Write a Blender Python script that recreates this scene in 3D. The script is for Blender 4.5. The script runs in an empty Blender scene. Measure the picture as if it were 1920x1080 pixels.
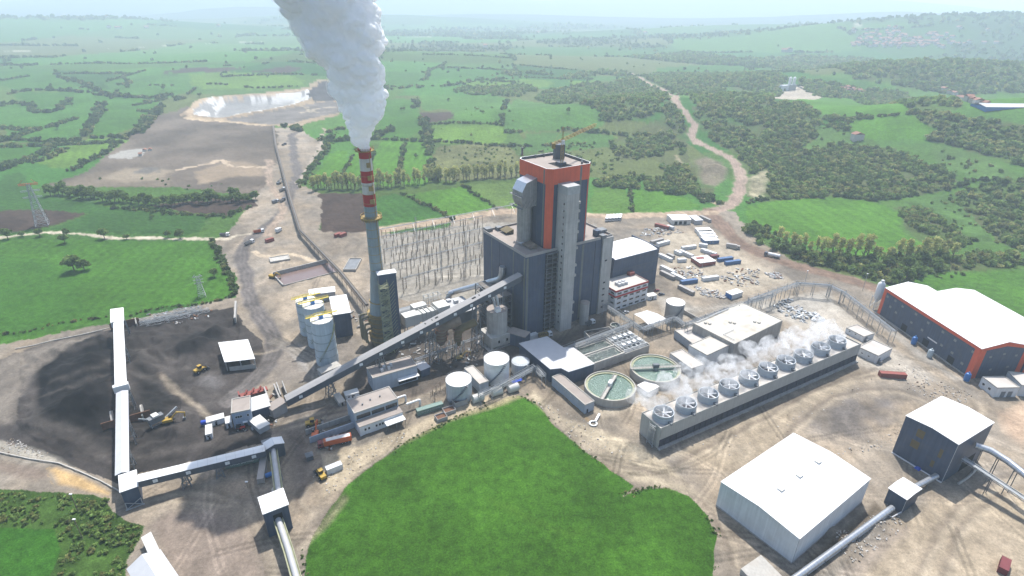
import bpy, bmesh, math, random
import numpy as np
from mathutils import Vector, Matrix
C = bpy.context.scene.collection
scene = bpy.context.scene
rng = np.random.default_rng(7)
random.seed(7)

# ------------------------------------------------------------------ camera
F = 1085.0          # focal length in pixels of a 1920 px wide frame (about 20 mm full frame)
H = 165.0           # drone height above the yard
def _norm(a): return a / np.linalg.norm(a)
_n = _norm(np.array([(935 - 960) / F, (2740 - 540) / F, 1.0]))       # straight down, in camera axes
_wy = _norm(np.array([0, 0, 1.0]) - _n[2] * _n)
_wz = -_n
_wx = np.cross(_wy, _wz)
CW = np.stack([_wx, _wy, _wz])                                      # rows: world axes in camera axes (right, down, forward)
cam_data = bpy.data.cameras.new('camera')
cam = bpy.data.objects.new('camera', cam_data); C.objects.link(cam)
cam_data.sensor_width = 36.0
cam_data.lens = F / 1920 * 36
cam_data.clip_start = 1.0; cam_data.clip_end = 60000
_r, _d, _f = CW[:, 0], CW[:, 1], CW[:, 2]
cam.matrix_world = Matrix(((_r[0], -_d[0], -_f[0], 0), (_r[1], -_d[1], -_f[1], 0), (_r[2], -_d[2], -_f[2], H), (0, 0, 0, 1)))
scene.camera = cam

# ------------------------------------------------------------------ light
SUN_EL, SUN_AZ = math.radians(61), math.radians(9)                 # azimuth measured from +Y towards +X
world = bpy.data.worlds.new('World'); scene.world = world; world.use_nodes = True
wn = world.node_tree.nodes; wl = world.node_tree.links
sky = wn.new('ShaderNodeTexSky'); sky.sky_type = 'NISHITA'; sky.sun_disc = False
sky.sun_elevation = SUN_EL; sky.sun_rotation = SUN_AZ; sky.air_density = 1.0; sky.dust_density = 2.0; sky.altitude = 200
wl.new(sky.outputs[0], wn['Background'].inputs[0]); wn['Background'].inputs[1].default_value = 0.15
sun_data = bpy.data.lights.new('sun', 'SUN'); sun_data.energy = 4.8; sun_data.angle = math.radians(0.6); sun_data.color = (1.0, 0.968, 0.92)
sun = bpy.data.objects.new('sun', sun_data); C.objects.link(sun)
_sd = Vector((math.sin(SUN_AZ) * math.cos(SUN_EL), math.cos(SUN_AZ) * math.cos(SUN_EL), math.sin(SUN_EL)))
sun.rotation_euler = _sd.to_track_quat('Z', 'Y').to_euler()
sun.location = (0, 0, 400)
vs = scene.view_settings
scene.display_settings.display_device = 'sRGB'
vs.view_transform = 'Standard'; vs.look = 'None'; vs.exposure = 0.58; vs.gamma = 1.0
scene.render.engine = 'CYCLES'
cy = scene.cycles
cy.max_bounces = 32; cy.diffuse_bounces = 16; cy.glossy_bounces = 2; cy.transmission_bounces = 24; cy.volume_bounces = 12
cy.transparent_max_bounces = 8; cy.use_denoising = True; cy.denoiser = 'OPENIMAGEDENOISE'
cy.sample_clamp_indirect = 6.0; cy.caustics_reflective = False; cy.caustics_refractive = False
cy.use_adaptive_sampling = False; cy.volume_step_rate = 0.35

# ------------------------------------------------------------------ terrain height and pixel-to-ground survey
_tabs = {}
def _tab(seed):
    if seed not in _tabs: _tabs[seed] = np.random.default_rng(seed).random((256, 256))
    return _tabs[seed]
def vnoise(x, y, s, seed=1):
    x = np.asarray(x, float) / s + 1000.37; y = np.asarray(y, float) / s + 1000.71
    xi = np.floor(x).astype(int); yi = np.floor(y).astype(int); fx = x - xi; fy = y - yi
    fx = fx * fx * (3 - 2 * fx); fy = fy * fy * (3 - 2 * fy); t = _tab(seed)
    a = t[xi & 255, yi & 255]; b = t[(xi + 1) & 255, yi & 255]; c = t[xi & 255, (yi + 1) & 255]; d = t[(xi + 1) & 255, (yi + 1) & 255]
    return (a * (1 - fx) + b * fx) * (1 - fy) + (c * (1 - fx) + d * fx) * fy
def fbm(x, y, s, octs=4, seed=1, gain=0.5):
    r = 0; a = 1; tot = 0
    for i in range(octs):
        r = r + a * (vnoise(x, y, s / 2 ** i, seed + i) - 0.5); tot += a; a *= gain
    return r / tot * 2
def sstep(a, b, x):
    t = np.clip((x - a) / (b - a), 0, 1); return t * t * (3 - 2 * t)
def flat_px(px, py, z=0.0):
    c = np.array([(px - 960) / F, (py - 540) / F, 1.0]); w = CW @ c
    t = (z - H) / w[2]; return w[0] * t, w[1] * t
def bump(x, y, cx, cy_, sx, sy, rot=0.0):
    c, s = math.cos(rot), math.sin(rot); dx = x - cx; dy = y - cy_
    return np.exp(-(((dx * c + dy * s) / sx) ** 2 + ((-dx * s + dy * c) / sy) ** 2))
HILLS = [  # centre x, y, size x, size y, turn, height
    (620, 760, 260, 150, -0.25, 54), (560, 560, 130, 60, -0.3, 14), (980, 820, 240, 170, 0.2, 55), (330, 1000, 260, 110, 0.1, 26),
    (120, 900, 200, 80, 0.0, 16), (1000, 1400, 500, 180, 0.1, 55), (-700, 1500, 500, 300, 0.2, 20), (-400, 1900, 700, 260, 0, 25),
    (1900, 2750, 900, 380, -0.12, 118), (2600, 3000, 700, 400, -0.2, 70), (1500, 3900, 900, 300, 0.1, 60), (-2600, 3600, 1200, 500, 0.2, 55),
    (-1100, 5200, 1500, 500, 0.05, 70), (-4200, 8200, 1900, 800, 0.1, 300), (-1500, 9000, 1700, 700, 0.0, 340), (-2600, 6200, 900, 400, 0.1, 120), (1400, 9800, 2600, 800, 0.0, 150),
    (4500, 9500, 2600, 900, -0.1, 260), (-6500, 9800, 2200, 900, 0.0, 230), (200, 6500, 1600, 500, 0, 60), (3500, 6000, 1500, 600, 0, 120)]
MOUNDS = []   # coal heaps and earth banks: (x, y, sx, sy, rot, h)
def _mound(px, py, sx, sy, rot, h):
    x, y = flat_px(px, py); MOUNDS.append((x, y, sx, sy, math.radians(rot), h * 1.35 if px < 450 and py > 600 else h))
_mound(178, 690, 9, 12, 8, 5.0); _mound(186, 755, 10, 12, 0, 6.0); _mound(120, 775, 12, 8, 20, 3.5); _mound(110, 700, 9, 7, -20, 2.4); _mound(150, 650, 10, 6, 20, 2.5)
_mound(255, 690, 7, 16, 5, 4.0); _mound(268, 640, 8, 10, 0, 3.2); _mound(375, 650, 14, 6, 18, 4.0); _mound(405, 622, 5, 5, 0, 2.6); _mound(318, 640, 9, 5, 10, 2.0)
_mound(320, 812, 6, 4, 0, 3.0); _mound(70, 800, 8, 5, 10, 2.0)
_mound(355, 200, 14, 40, 10, 3.0); _mound(1330, 322, 22, 16, 0, 9.0); _mound(1420, 345, 16, 20, 0, 8.0)
_mound(1560, 1000, 3, 12, 35, 1.6); _mound(1640, 985, 5, 3, 30, 1.6); _mound(1645, 790, 20, 6, 20, 0.8)
POND = [flat_px(*p) for p in ((357, 214), (376, 192), (402, 186), (500, 180), (560, 177), (578, 172), (585, 186), (545, 198), (500, 208), (450, 216), (425, 224), (400, 225), (365, 220))]
_pa = np.array(POND)
def pond_depth(x, y):
    """distance inside the lined basin's edge, minus the distance outside it"""
    r = np.full(np.shape(x), -99.0); k = (x > _pa[:, 0].min() - 20) & (x < _pa[:, 0].max() + 20) & (y > _pa[:, 1].min() - 20) & (y < _pa[:, 1].max() + 20)
    if not np.any(k): return r
    X, Y = x[k], y[k]; best = np.full(X.shape, 1e9); ins = np.zeros(X.shape, bool); n = len(_pa)
    for i in range(n):
        (x1, y1), (x2, y2) = _pa[i], _pa[(i + 1) % n]; dx, dy = x2 - x1, y2 - y1; t = np.clip(((X - x1) * dx + (Y - y1) * dy) / (dx * dx + dy * dy), 0, 1); best = np.minimum(best, np.hypot(X - x1 - t * dx, Y - y1 - t * dy))
        if y1 != y2: ins ^= ((y1 > Y) != (y2 > Y)) & (X < dx * (Y - y1) / dy + x1)
    r[k] = np.where(ins, best, -best); return r
def height(x, y):
    x = np.asarray(x, float); y = np.asarray(y, float); d = np.hypot(x, y)
    z = np.zeros_like(x)
    for hx, hy, sx, sy, r, h in HILLS: z = z + h * bump(x, y, hx, hy, sx, sy, r)
    far = sstep(420, 900, d + np.where(x < 0, 0, 0.15 * x))
    z = z * sstep(330, 620, y + 0.15 * np.abs(x) ) + far * 5 * fbm(x, y, 260, 3, 11) + sstep(1500, 4500, d) * 26 * fbm(x, y, 1400, 4, 21) + sstep(5000, 9000, d) * 60 * fbm(x, y, 2200, 4, 31)
    m = np.zeros_like(x)
    for hx, hy, sx, sy, r, h in MOUNDS: m = m + h * bump(x, y, hx, hy, sx, sy, r)
    m = m * (1 + 0.35 * fbm(x, y, 9, 3, 41))
    pd_ = pond_depth(np.atleast_1d(x), np.atleast_1d(y)); pz = np.where(pd_ > -19, 3.5 * sstep(-18, -3, pd_) - 13 * sstep(0, 34, pd_), 0.0)
    return z + m + (pz if np.ndim(x) else pz[0])
def W(px, py):
    """the point of the ground that the photograph shows at a pixel"""
    c = np.array([(px - 960) / F, (py - 540) / F, 1.0]); w = CW @ c
    w = w / np.linalg.norm(w)
    ts = np.concatenate([np.arange(100, 1200, 2.0), np.geomspace(1200, 14000, 700)])
    X = w[0] * ts; Y = w[1] * ts; Z = H + w[2] * ts; g = height(X, Y)
    k = np.nonzero(Z < g)[0]
    if len(k) == 0: t = 12000.0
    elif k[0] == 0: t = ts[0]
    else:
        i = k[0]; a = Z[i - 1] - g[i - 1]; b = g[i] - Z[i]; t = ts[i - 1] + (ts[i] - ts[i - 1]) * a / (a + b + 1e-9)
    return Vector((w[0] * t, w[1] * t, float(height(w[0] * t, w[1] * t))))
def G(px, py, z=0.0):
    x, y = flat_px(px, py, z); return Vector((x, y, z))
def proj(p):
    c = CW.T @ np.array([p[0], p[1], p[2] - H]); return 960 + F * c[0] / c[2], 540 + F * c[1] / c[2]
def rise(px, py, base_y, z0=0.0):
    """height of a point seen at (px, py) whose foot on level z0 shows at row base_y"""
    lo, hi = z0, 160.0
    for _ in range(45):
        m = (lo + hi) / 2; x, y = flat_px(px, py, m)
        if proj((x, y, z0))[1] > base_y: hi = m
        else: lo = m
    return m

# ------------------------------------------------------------------ materials
def mat(name, col, rough=0.7, metal=0.0, var=0.12, scale=0.35, streak=0.0, bump_=0.0, bscale=2.0, spec=0.3, dirt=None, dscale=0.15, damt=0.0, seam=0.0):
    col = tuple(0.9 * c for c in col)
    m = bpy.data.materials.new(name); m.use_nodes = True
    nt = m.node_tree; N, L = nt.nodes, nt.links; b = N['Principled BSDF']
    b.inputs['Roughness'].default_value = rough; b.inputs['Metallic'].default_value = metal
    b.inputs['Specular IOR Level'].default_value = spec
    tc = N.new('ShaderNodeTexCoord'); src = tc.outputs['Object']
    rgb = N.new('ShaderNodeRGB'); rgb.outputs[0].default_value = (*col, 1); out = rgb.outputs[0]
    def noise(sc, vec, det=4):
        n = N.new('ShaderNodeTexNoise'); n.inputs['Scale'].default_value = sc; n.inputs['Detail'].default_value = det; L.new(vec, n.inputs['Vector']); return n.outputs['Fac']
    def mulvar(fac, amt, cur):
        mr = N.new('ShaderNodeMapRange'); mr.inputs[1].default_value = 0.25; mr.inputs[2].default_value = 0.75; mr.inputs[3].default_value = 1 - amt; mr.inputs[4].default_value = 1 + amt
        L.new(fac, mr.inputs[0]); mx = N.new('ShaderNodeMix'); mx.data_type = 'RGBA'; mx.blend_type = 'MULTIPLY'; mx.inputs[0].default_value = 1
        L.new(cur, mx.inputs[6]); L.new(mr.outputs[0], mx.inputs[7]); return mx.outputs[2]
    if var: out = mulvar(noise(scale, src), var, out)
    if streak:
        mp = N.new('ShaderNodeMapping'); mp.inputs['Scale'].default_value = (1.2, 1.2, 0.07); L.new(src, mp.inputs[0])
        out = mulvar(noise(1.0, mp.outputs[0], 3), streak, out)
    if dirt:
        mr = N.new('ShaderNodeMapRange'); mr.inputs[1].default_value = 0.48; mr.inputs[2].default_value = 0.72; mr.inputs[3].default_value = 0; mr.inputs[4].default_value = damt
        L.new(noise(dscale, src, 6), mr.inputs[0]); mx = N.new('ShaderNodeMix'); mx.data_type = 'RGBA'; L.new(mr.outputs[0], mx.inputs[0]); L.new(out, mx.inputs[6]); mx.inputs[7].default_value = (*dirt, 1); out = mx.outputs[2]
    if seam:
        sx = N.new('ShaderNodeSeparateXYZ'); L.new(src, sx.inputs[0]); md = N.new('ShaderNodeMath'); md.operation = 'PINGPONG'; md.inputs[1].default_value = seam; L.new(sx.outputs[0], md.inputs[0])
        lt = N.new('ShaderNodeMapRange'); lt.inputs[1].default_value = 0.0; lt.inputs[2].default_value = 0.14; lt.inputs[3].default_value = 0.80; lt.inputs[4].default_value = 1.0; L.new(md.outputs[0], lt.inputs[0])
        mx = N.new('ShaderNodeMix'); mx.data_type = 'RGBA'; mx.blend_type = 'MULTIPLY'; mx.inputs[0].default_value = 1; L.new(out, mx.inputs[6]); L.new(lt.outputs[0], mx.inputs[7]); out = mx.outputs[2]
    L.new(out, b.inputs['Base Color'])
    if bump_:
        bp = N.new('ShaderNodeBump'); bp.inputs['Strength'].default_value = bump_; bp.inputs['Distance'].default_value = 0.2
        L.new(noise(bscale, src, 5), bp.inputs['Height']); L.new(bp.outputs[0], b.inputs['Normal'])
    return m
def attr_mat(name, kind):
    """ground and foliage: the colour of each place is stored on the mesh, fine grain comes from noise"""
    m = bpy.data.materials.new(name); m.use_nodes = True
    nt = m.node_tree; N, L = nt.nodes, nt.links; b = N['Principled BSDF']
    b.inputs['Roughness'].default_value = 0.95; b.inputs['Specular IOR Level'].default_value = 0.1
    at = N.new('ShaderNodeAttribute'); at.attribute_name = 'Col'; out = at.outputs['Color']
    geo = N.new('ShaderNodeNewGeometry'); pos = geo.outputs['Position']
    def noise(sc, det, rough=0.6):
        n = N.new('ShaderNodeTexNoise'); n.inputs['Scale'].default_value = sc; n.inputs['Detail'].default_value = det; n.inputs['Roughness'].default_value = rough; L.new(pos, n.inputs['Vector']); return n.outputs['Fac']
    def mul(fac, lo, hi, cur, a=0.3, c=0.7):
        mr = N.new('ShaderNodeMapRange'); mr.inputs[1].default_value = a; mr.inputs[2].default_value = c; mr.inputs[3].default_value = lo; mr.inputs[4].default_value = hi
        L.new(fac, mr.inputs[0]); mx = N.new('ShaderNodeMix'); mx.data_type = 'RGBA'; mx.blend_type = 'MULTIPLY'; mx.inputs[0].default_value = 1
        L.new(cur, mx.inputs[6]); L.new(mr.outputs[0], mx.inputs[7]); return mx.outputs[2]
    if kind == 'ground':
        out = mul(noise(0.9, 6, 0.75), 0.70, 1.24, out); out = mul(noise(0.15, 6, 0.7), 0.84, 1.14, out); out = mul(noise(4.0, 3), 0.8, 1.2, out)
        h, dist, st = noise(1.6, 6, 0.75), 0.35, 0.6
    elif kind == 'grass':
        out = mul(noise(1.3, 6, 0.75), 0.5, 1.4, out); out = mul(noise(0.25, 6, 0.7), 0.62, 1.32, out); out = mul(noise(3.2, 3), 0.7, 1.3, out); out = mul(noise(0.03, 3), 0.85, 1.12, out)
        h, dist, st = noise(1.8, 6, 0.8), 0.5, 0.9
    else:
        out = mul(noise(0.8, 3), 0.7, 1.3, out); h = None
        oi = N.new('ShaderNodeObjectInfo'); hs = N.new('ShaderNodeHueSaturation'); mr = N.new('ShaderNodeMapRange')
        mr.inputs[3].default_value = 0.88; mr.inputs[4].default_value = 1.12; L.new(oi.outputs['Random'], mr.inputs[0]); L.new(mr.outputs[0], hs.inputs['Value']); L.new(out, hs.inputs['Color']); out = hs.outputs[0]
    L.new(out, b.inputs['Base Color'])
    if h is not None:
        bp = N.new('ShaderNodeBump'); bp.inputs['Strength'].default_value = st; bp.inputs['Distance'].default_value = dist; L.new(h, bp.inputs['Height']); L.new(bp.outputs[0], b.inputs['Normal'])
    else:
        tr = N.new('ShaderNodeBsdfTranslucent'); L.new(out, tr.inputs['Color']); mx = N.new('ShaderNodeMixShader'); mx.inputs[0].default_value = 0.45
        L.new(b.outputs[0], mx.inputs[1]); L.new(tr.outputs[0], mx.inputs[2]); L.new(mx.outputs[0], N['Material Output'].inputs['Surface'])
    return m
M_GROUND = attr_mat('earth', 'ground'); M_GRASS = attr_mat('grass', 'grass'); M_LEAF = attr_mat('leaves', 'leaf')
# ------------------------------------------------------------------ the ground: one sheet out to the horizon, split by what covers it
_ds = [62.0]
while _ds[-1] < 15000:
    d = _ds[-1]; _ds.append(d + min((d * d + H * H) / (H * 578), 0.022 * d))
_ds = np.array(_ds); _az = np.radians(np.linspace(-66, 66, 1390))
NR, NC = len(_ds), len(_az)
TX = (_ds[:, None] * np.sin(_az)[None]).ravel(); TY = (_ds[:, None] * np.cos(_az)[None]).ravel(); TD = np.hypot(TX, TY)
TZ = height(TX, TY)
NV = NR * NC
_wob = np.clip(TD / 200, 0.8, 8)
QX = TX + _wob * 1.2 * fbm(TX, TY, 9, 3, 51) + TD * 0.006 * fbm(TX, TY, 60, 2, 55); QY = TY + _wob * 1.2 * fbm(TX, TY, 9, 3, 61) + TD * 0.006 * fbm(TX, TY, 60, 2, 65)
def pix_poly(pts): return [tuple(W(*p)[:2]) for p in pts]
def smooth_line(pts, n=6):
    P = [np.array(p, float) for p in pts]; out = []
    for i in range(len(P) - 1):
        p0 = P[max(i - 1, 0)]; p1 = P[i]; p2 = P[i + 1]; p3 = P[min(i + 2, len(P) - 1)]
        for k in range(n):
            t = k / n; out.append(0.5 * ((2 * p1) + (-p0 + p2) * t + (2 * p0 - 5 * p1 + 4 * p2 - p3) * t * t + (-p0 + 3 * p1 - 3 * p2 + p3) * t ** 3))
    out.append(P[-1]); return [tuple(o) for o in out]
def inside(poly, x, y):
    r = np.zeros(len(x), bool); n = len(poly)
    for i in range(n):
        x1, y1 = poly[i]; x2, y2 = poly[(i + 1) % n]
        if y1 == y2: continue
        c = ((y1 > y) != (y2 > y)) & (x < (x2 - x1) * (y - y1) / (y2 - y1) + x1); r ^= c
    return r
def poly_mask(poly, X=None, Y=None):
    X = QX if X is None else X; Y = QY if Y is None else Y
    a = np.array(poly); k = np.nonzero((X > a[:, 0].min()) & (X < a[:, 0].max()) & (Y > a[:, 1].min()) & (Y < a[:, 1].max()))[0]
    return k[inside(poly, X[k], Y[k])]
def line_dist(pts, X, Y, lim):
    a = np.array(pts); k = np.nonzero((X > a[:, 0].min() - lim) & (X < a[:, 0].max() + lim) & (Y > a[:, 1].min() - lim) & (Y < a[:, 1].max() + lim))[0]
    x = X[k]; y = Y[k]; best = np.full(len(k), 1e9)
    for i in range(len(pts) - 1):
        x1, y1 = pts[i]; dx, dy = pts[i + 1][0] - x1, pts[i + 1][1] - y1; l2 = dx * dx + dy * dy + 1e-9
        t = np.clip(((x - x1) * dx + (y - y1) * dy) / l2, 0, 1); best = np.minimum(best, np.hypot(x - x1 - t * dx, y - y1 - t * dy))
    return k, best
COL = np.zeros((NV, 3)); VEG = np.ones(NV, bool); ZONE = np.zeros(NV, int); ZNAMES = ['meadow']
def zone(name):
    ZNAMES.append(name); return len(ZNAMES) - 1
GREEN = np.array([0.062, 0.150, 0.030]); EARTH = np.array([0.255, 0.218, 0.178])
# default: patchwork of meadows
_cs = np.where(TD > 1800, 420.0, 210.0)
_wx = TX + 60 * fbm(TX, TY, 300, 2, 71); _wyy = TY + 60 * fbm(TX, TY, 300, 2, 75)
def _cell(cs, sx):
    i = np.floor(_wx / (cs * sx)).astype(int); j = np.floor((_wyy + 0.5 * cs * (i & 1)) / cs).astype(int)
    return _tab(81)[i & 255, j & 255], _tab(82)[i & 255, j & 255]
c1, c2 = _cell(210.0, 1.0); c3, c4 = _cell(520.0, 1.3)
c1 = np.where(TD > 1700, c3, c1); c2 = np.where(TD > 1700, c4, c2)
COL[:] = GREEN * (0.66 + 0.68 * c1)[:, None] * np.array([1, 1, 1])
COL += (c2[:, None] - 0.5) * np.array([0.045, 0.02, 0.012])
_dry = sstep(0.82, 0.9, c2)[:, None]; COL[:] = COL * (1 - 0.6 * _dry) + 0.6 * _dry * np.array([0.13, 0.13, 0.06])
_wood = sstep(0.05, 0.3, fbm(TX, TY, 700, 4, 91)) * sstep(1300, 2600, TD)     # distant woods read as dark ground
COL[:] = COL * (1 - 0.62 * _wood[:, None]) + 0.62 * _wood[:, None] * np.array([0.03, 0.06, 0.022])
_mt = sstep(4300, 6500, TD)[:, None]; COL[:] = COL * (1 - _mt) + _mt * np.array([0.022, 0.040, 0.026]); COL[:] = np.clip(COL, 0.012, 1)
def paint(name, px, col, veg=None, amt=1.0, var=0.12, vs_=20, smooth=False, raw=None, soft=0.0, newzone=True, seed=101):
    poly = raw if raw is not None else pix_poly(smooth_line(list(px) + [px[0]], 4)[:-1] if smooth else px)
    k = poly_mask(poly)
    if len(k) == 0: return k, poly
    n = fbm(TX[k], TY[k], vs_, 4, seed)
    a = np.full(len(k), amt)
    if soft > 0:
        _, dd = line_dist(poly + [poly[0]], TX[k], TY[k], 1e5); a = a * np.clip((dd + soft * 0.5 * n) / soft, 0, 1)
    c = np.array(col)[None] * (1 + var * 2 * n)[:, None]
    COL[k] = COL[k] * (1 - a[:, None]) + c * a[:, None]
    if veg is not None: VEG[k] = veg
    if name and newzone: ZONE[k] = zone(name)
    return k, poly
def stroke(name, px, width, col, amt=1.0, var=0.15, soft=0.35, raw=None, veg=False, tracks=0, seed=111):
    pts = raw if raw is not None else [tuple(W(*p)[:2]) for p in smooth_line(px, 6)]
    k, dd = line_dist(pts, QX, QY, width)
    s = dd < width * 0.5; k = k[s]; dd = dd[s]
    if len(k) == 0: return
    n = fbm(TX[k], TY[k], 6, 3, seed)
    a = amt * np.clip((width * 0.5 - dd) / (soft * width * 0.5 + 1e-6), 0, 1)
    c = np.array(col)[None] * (1 + var * 2 * n)[:, None]
    if tracks:
        c = c * (1 - 0.22 * (0.5 + 0.5 * np.cos(dd * 2 * math.pi / tracks)))[:, None]
    COL[k] = COL[k] * (1 - a[:, None]) + c * a[:, None]
    if name:
        ZONE[k] = zone(name); VEG[k] = veg
# --- the works yard
_site = [(-40, 652), (200, 607), (440, 558), (442, 520), (400, 452), (425, 440), (480, 365), (505, 300), (510, 240), (560, 240), (605, 270), (598, 300), (562, 345), (600, 362), (603, 434), (700, 422), (960, 383), (1115, 400), (1320, 394),
         (1350, 392), (1378, 398), (1385, 412), (1420, 450), (1480, 484), (1560, 512), (1640, 540), (1700, 548), (1960, 655), (2250, 700), (2500, 1400), (-60, 1220)]
paint('ground', _site, EARTH, veg=False, var=0.2, vs_=30)
_k = poly_mask(pix_poly(_site)); _n1 = fbm(TX[_k], TY[_k], 55, 4, 121); _n2 = fbm(TX[_k], TY[_k], 14, 4, 131)
COL[_k] *= (1 + 0.30 * _n1 + 0.2 * _n2)[:, None]
COL[_k] = COL[_k] * (1 + 0.08 * _n2[:, None] * np.array([1, 0.2, -1]))
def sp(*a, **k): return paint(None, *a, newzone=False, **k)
# --- ash plateau, ash pond
paint('ash_plateau', [(85, 348), (170, 320), (200, 288), (250, 246), (300, 216), (345, 200), (480, 232), (515, 236), (520, 300), (500, 345), (480, 368), (320, 352), (200, 352)], (0.135, 0.112, 0.092), veg=False, var=0.28, vs_=40)
sp([(90, 345), (190, 318), (260, 320), (330, 330), (330, 352), (110, 352)], (0.17, 0.14, 0.105), amt=0.7, soft=8)
sp([(180, 335), (230, 312), (290, 312), (330, 318), (300, 340), (230, 345)], (0.27, 0.225, 0.17), amt=0.7, soft=9)
sp([(240, 325), (275, 311), (310, 314), (280, 327)], (0.13, 0.125, 0.12), amt=0.8, soft=4)
sp([(360, 322), (420, 300), (460, 300), (500, 312), (500, 330), (430, 335), (360, 350)], (0.32, 0.25, 0.18), amt=0.7, soft=10)
paint('settling_pond', [(202, 292), (230, 282), (266, 280), (270, 288), (240, 297), (206, 297)], (0.33, 0.32, 0.30), var=0.04)
paint('ash_bank', [(340, 216), (372, 186), (400, 180), (500, 173), (560, 167), (600, 148), (640, 152), (660, 178), (640, 214), (560, 238), (480, 236), (350, 222)], (0.30, 0.235, 0.165), veg=False, var=0.15)
_pd = pond_depth(TX, TY); _lk = np.nonzero(_pd > 0)[0]; ZONE[_lk] = zone('ash_pond'); VEG[_lk] = False
_st = fbm(TX[_lk] + 0.3 * TY[_lk], TY[_lk] * 0.12, 8, 3, 141); _wh = (0.26 + 0.32 * sstep(-0.08, 0.08, _st))[:, None] * np.array([1, 1.0, 1.01]); _fl = (sstep(24, 40, _pd[_lk] + 14 * fbm(TX[_lk], TY[_lk], 40, 3, 147)) * 0.9)[:, None]
COL[_lk] = _wh * (1 - _fl) + _fl * np.array([0.25, 0.25, 0.25])
stroke(None, [(352, 216), (372, 190), (400, 181), (500, 176), (576, 168)], 12, (0.40, 0.31, 0.22)); stroke(None, [(352, 216), (365, 222), (425, 229), (490, 236)], 12, (0.46, 0.36, 0.25))
paint('ash_beach', [(420, 224), (500, 209), (560, 199), (590, 192), (650, 190), (655, 210), (600, 218), (545, 232), (500, 234)], (0.165, 0.15, 0.14), veg=False, var=0.2)
paint('dark_ash', [(578, 172), (600, 152), (640, 156), (650, 186), (588, 190)], (0.07, 0.066, 0.068), veg=False, var=0.3)
stroke(None, [(560, 212), (590, 205), (625, 201)], 9, (0.33, 0.28, 0.22)); stroke(None, [(565, 198), (580, 207), (600, 210)], 8, (0.3, 0.26, 0.2))
# --- ploughed land and marked fields
BROWN = (0.058, 0.040, 0.032)
for pts in ([(-40, 398), (40, 391), (166, 400), (92, 426), (-40, 444)], [(283, 384), (420, 368), (470, 373), (478, 386), (425, 404), (340, 398)], [(597, 362), (690, 362), (700, 434), (605, 435)], [(286, 137), (360, 126), (468, 127), (420, 136)], [(470, 134), (540, 123), (572, 128), (540, 138)], [(790, 210), (845, 211), (850, 222), (800, 233)]):
    kk, _ = paint('ploughed_field', pts, BROWN, veg=False, var=0.12)
    COL[kk] *= (1 + 0.10 * np.sin(TY[kk] * 1.1 + 0.15 * TX[kk]))[:, None]
def field(pts, col, rows=0.0, ang=0.0, var=0.14, vs_=35, smooth=True, name='field'):
    kk, pl = paint(name, pts, col, veg=True, var=var, vs_=vs_, smooth=smooth)
    if rows and len(kk): COL[kk] *= (1 + 0.10 * np.sin((TX[kk] * math.cos(ang) + TY[kk] * math.sin(ang)) * 2 * math.pi / rows + 2 * fbm(TX[kk], TY[kk], 30, 2, 151)))[:, None]
    return kk, pl
BRIGHT = (0.078, 0.200, 0.022); MID = (0.055, 0.150, 0.024); DEEP = (0.040, 0.112, 0.022); OLIVE = (0.135, 0.150, 0.065); LIME = (0.11, 0.21, 0.035)
field([(-40, 447), (200, 450), (398, 455), (408, 482), (430, 520), (438, 556), (380, 570), (300, 575), (250, 590), (190, 606), (100, 626), (-40, 654)], (0.058, 0.160, 0.020), rows=7, ang=0.1, smooth=False)
sp([(-40, 478), (60, 478), (150, 500), (160, 520), (178, 600), (100, 622), (-40, 650)], (0.048, 0.142, 0.02), amt=0.8, soft=8)
field([(-40, 400), (0, 330), (36, 325), (60, 362), (160, 380), (225, 392), (300, 400), (394, 405), (372, 436), (345, 441), (110, 434), (95, 428), (168, 401), (36, 392)], DEEP, smooth=False, rows=6, ang=1.4)
field([(68, 305), (155, 262), (232, 264), (180, 296), (120, 316)], LIME, rows=9, ang=0.5); field([(0, 270), (105, 272), (60, 300), (0, 320)], MID)
field([(190, 200), (300, 185), (260, 235), (170, 258)], MID); field([(60, 185), (185, 182), (150, 262), (10, 262), (30, 225)], (0.062, 0.17, 0.03)); field([(20, 175), (125, 174), (110, 198), (40, 200)], MID)
field([(0, 130), (80, 128), (160, 160), (120, 172), (0, 160)], MID); field([(100, 130), (230, 140), (210, 165), (150, 160)], DEEP); field([(215, 140), (360, 140), (380, 160), (300, 180), (212, 178)], (0.065, 0.165, 0.035)); field([(355, 140), (470, 136), (560, 145), (540, 165), (380, 165)], LIME)
for q in ([(588, 340), (620, 292), (655, 288), (625, 345)], [(636, 340), (665, 290), (700, 285), (672, 345)], [(700, 345), (712, 268), (755, 268), (738, 345)], [(757, 345), (762, 268), (806, 268), (812, 320), (800, 348)]):
    field(q, BRIGHT, rows=8, ang=0.0)
field([(805, 236), (936, 236), (940, 268), (812, 266)], LIME); field([(960, 186), (1120, 206), (1130, 214), (1126, 236), (1090, 243), (950, 243)], (0.075, 0.18, 0.04), rows=14, ang=0.8); field([(715, 190), (775, 188), (790, 240), (740, 262), (708, 250)], MID)
field([(790, 178), (870, 180), (950, 185), (935, 232), (855, 225), (840, 205), (795, 206)], (0.075, 0.18, 0.035)); field([(870, 152), (1018, 150), (1015, 164), (890, 165)], LIME); field([(1065, 152), (1135, 152), (1140, 160), (1080, 166)], LIME)
field([(820, 274), (900, 270), (960, 280), (975, 330), (900, 338), (815, 330)], OLIVE, var=0.3, vs_=18)
field([(765, 366), (868, 349), (880, 352), (925, 388), (860, 412)], BRIGHT, rows=9, ang=0.6); field([(700, 372), (758, 366), (848, 415), (790, 432), (700, 432)], (0.045, 0.135, 0.022), rows=9, ang=0.6)
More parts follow.
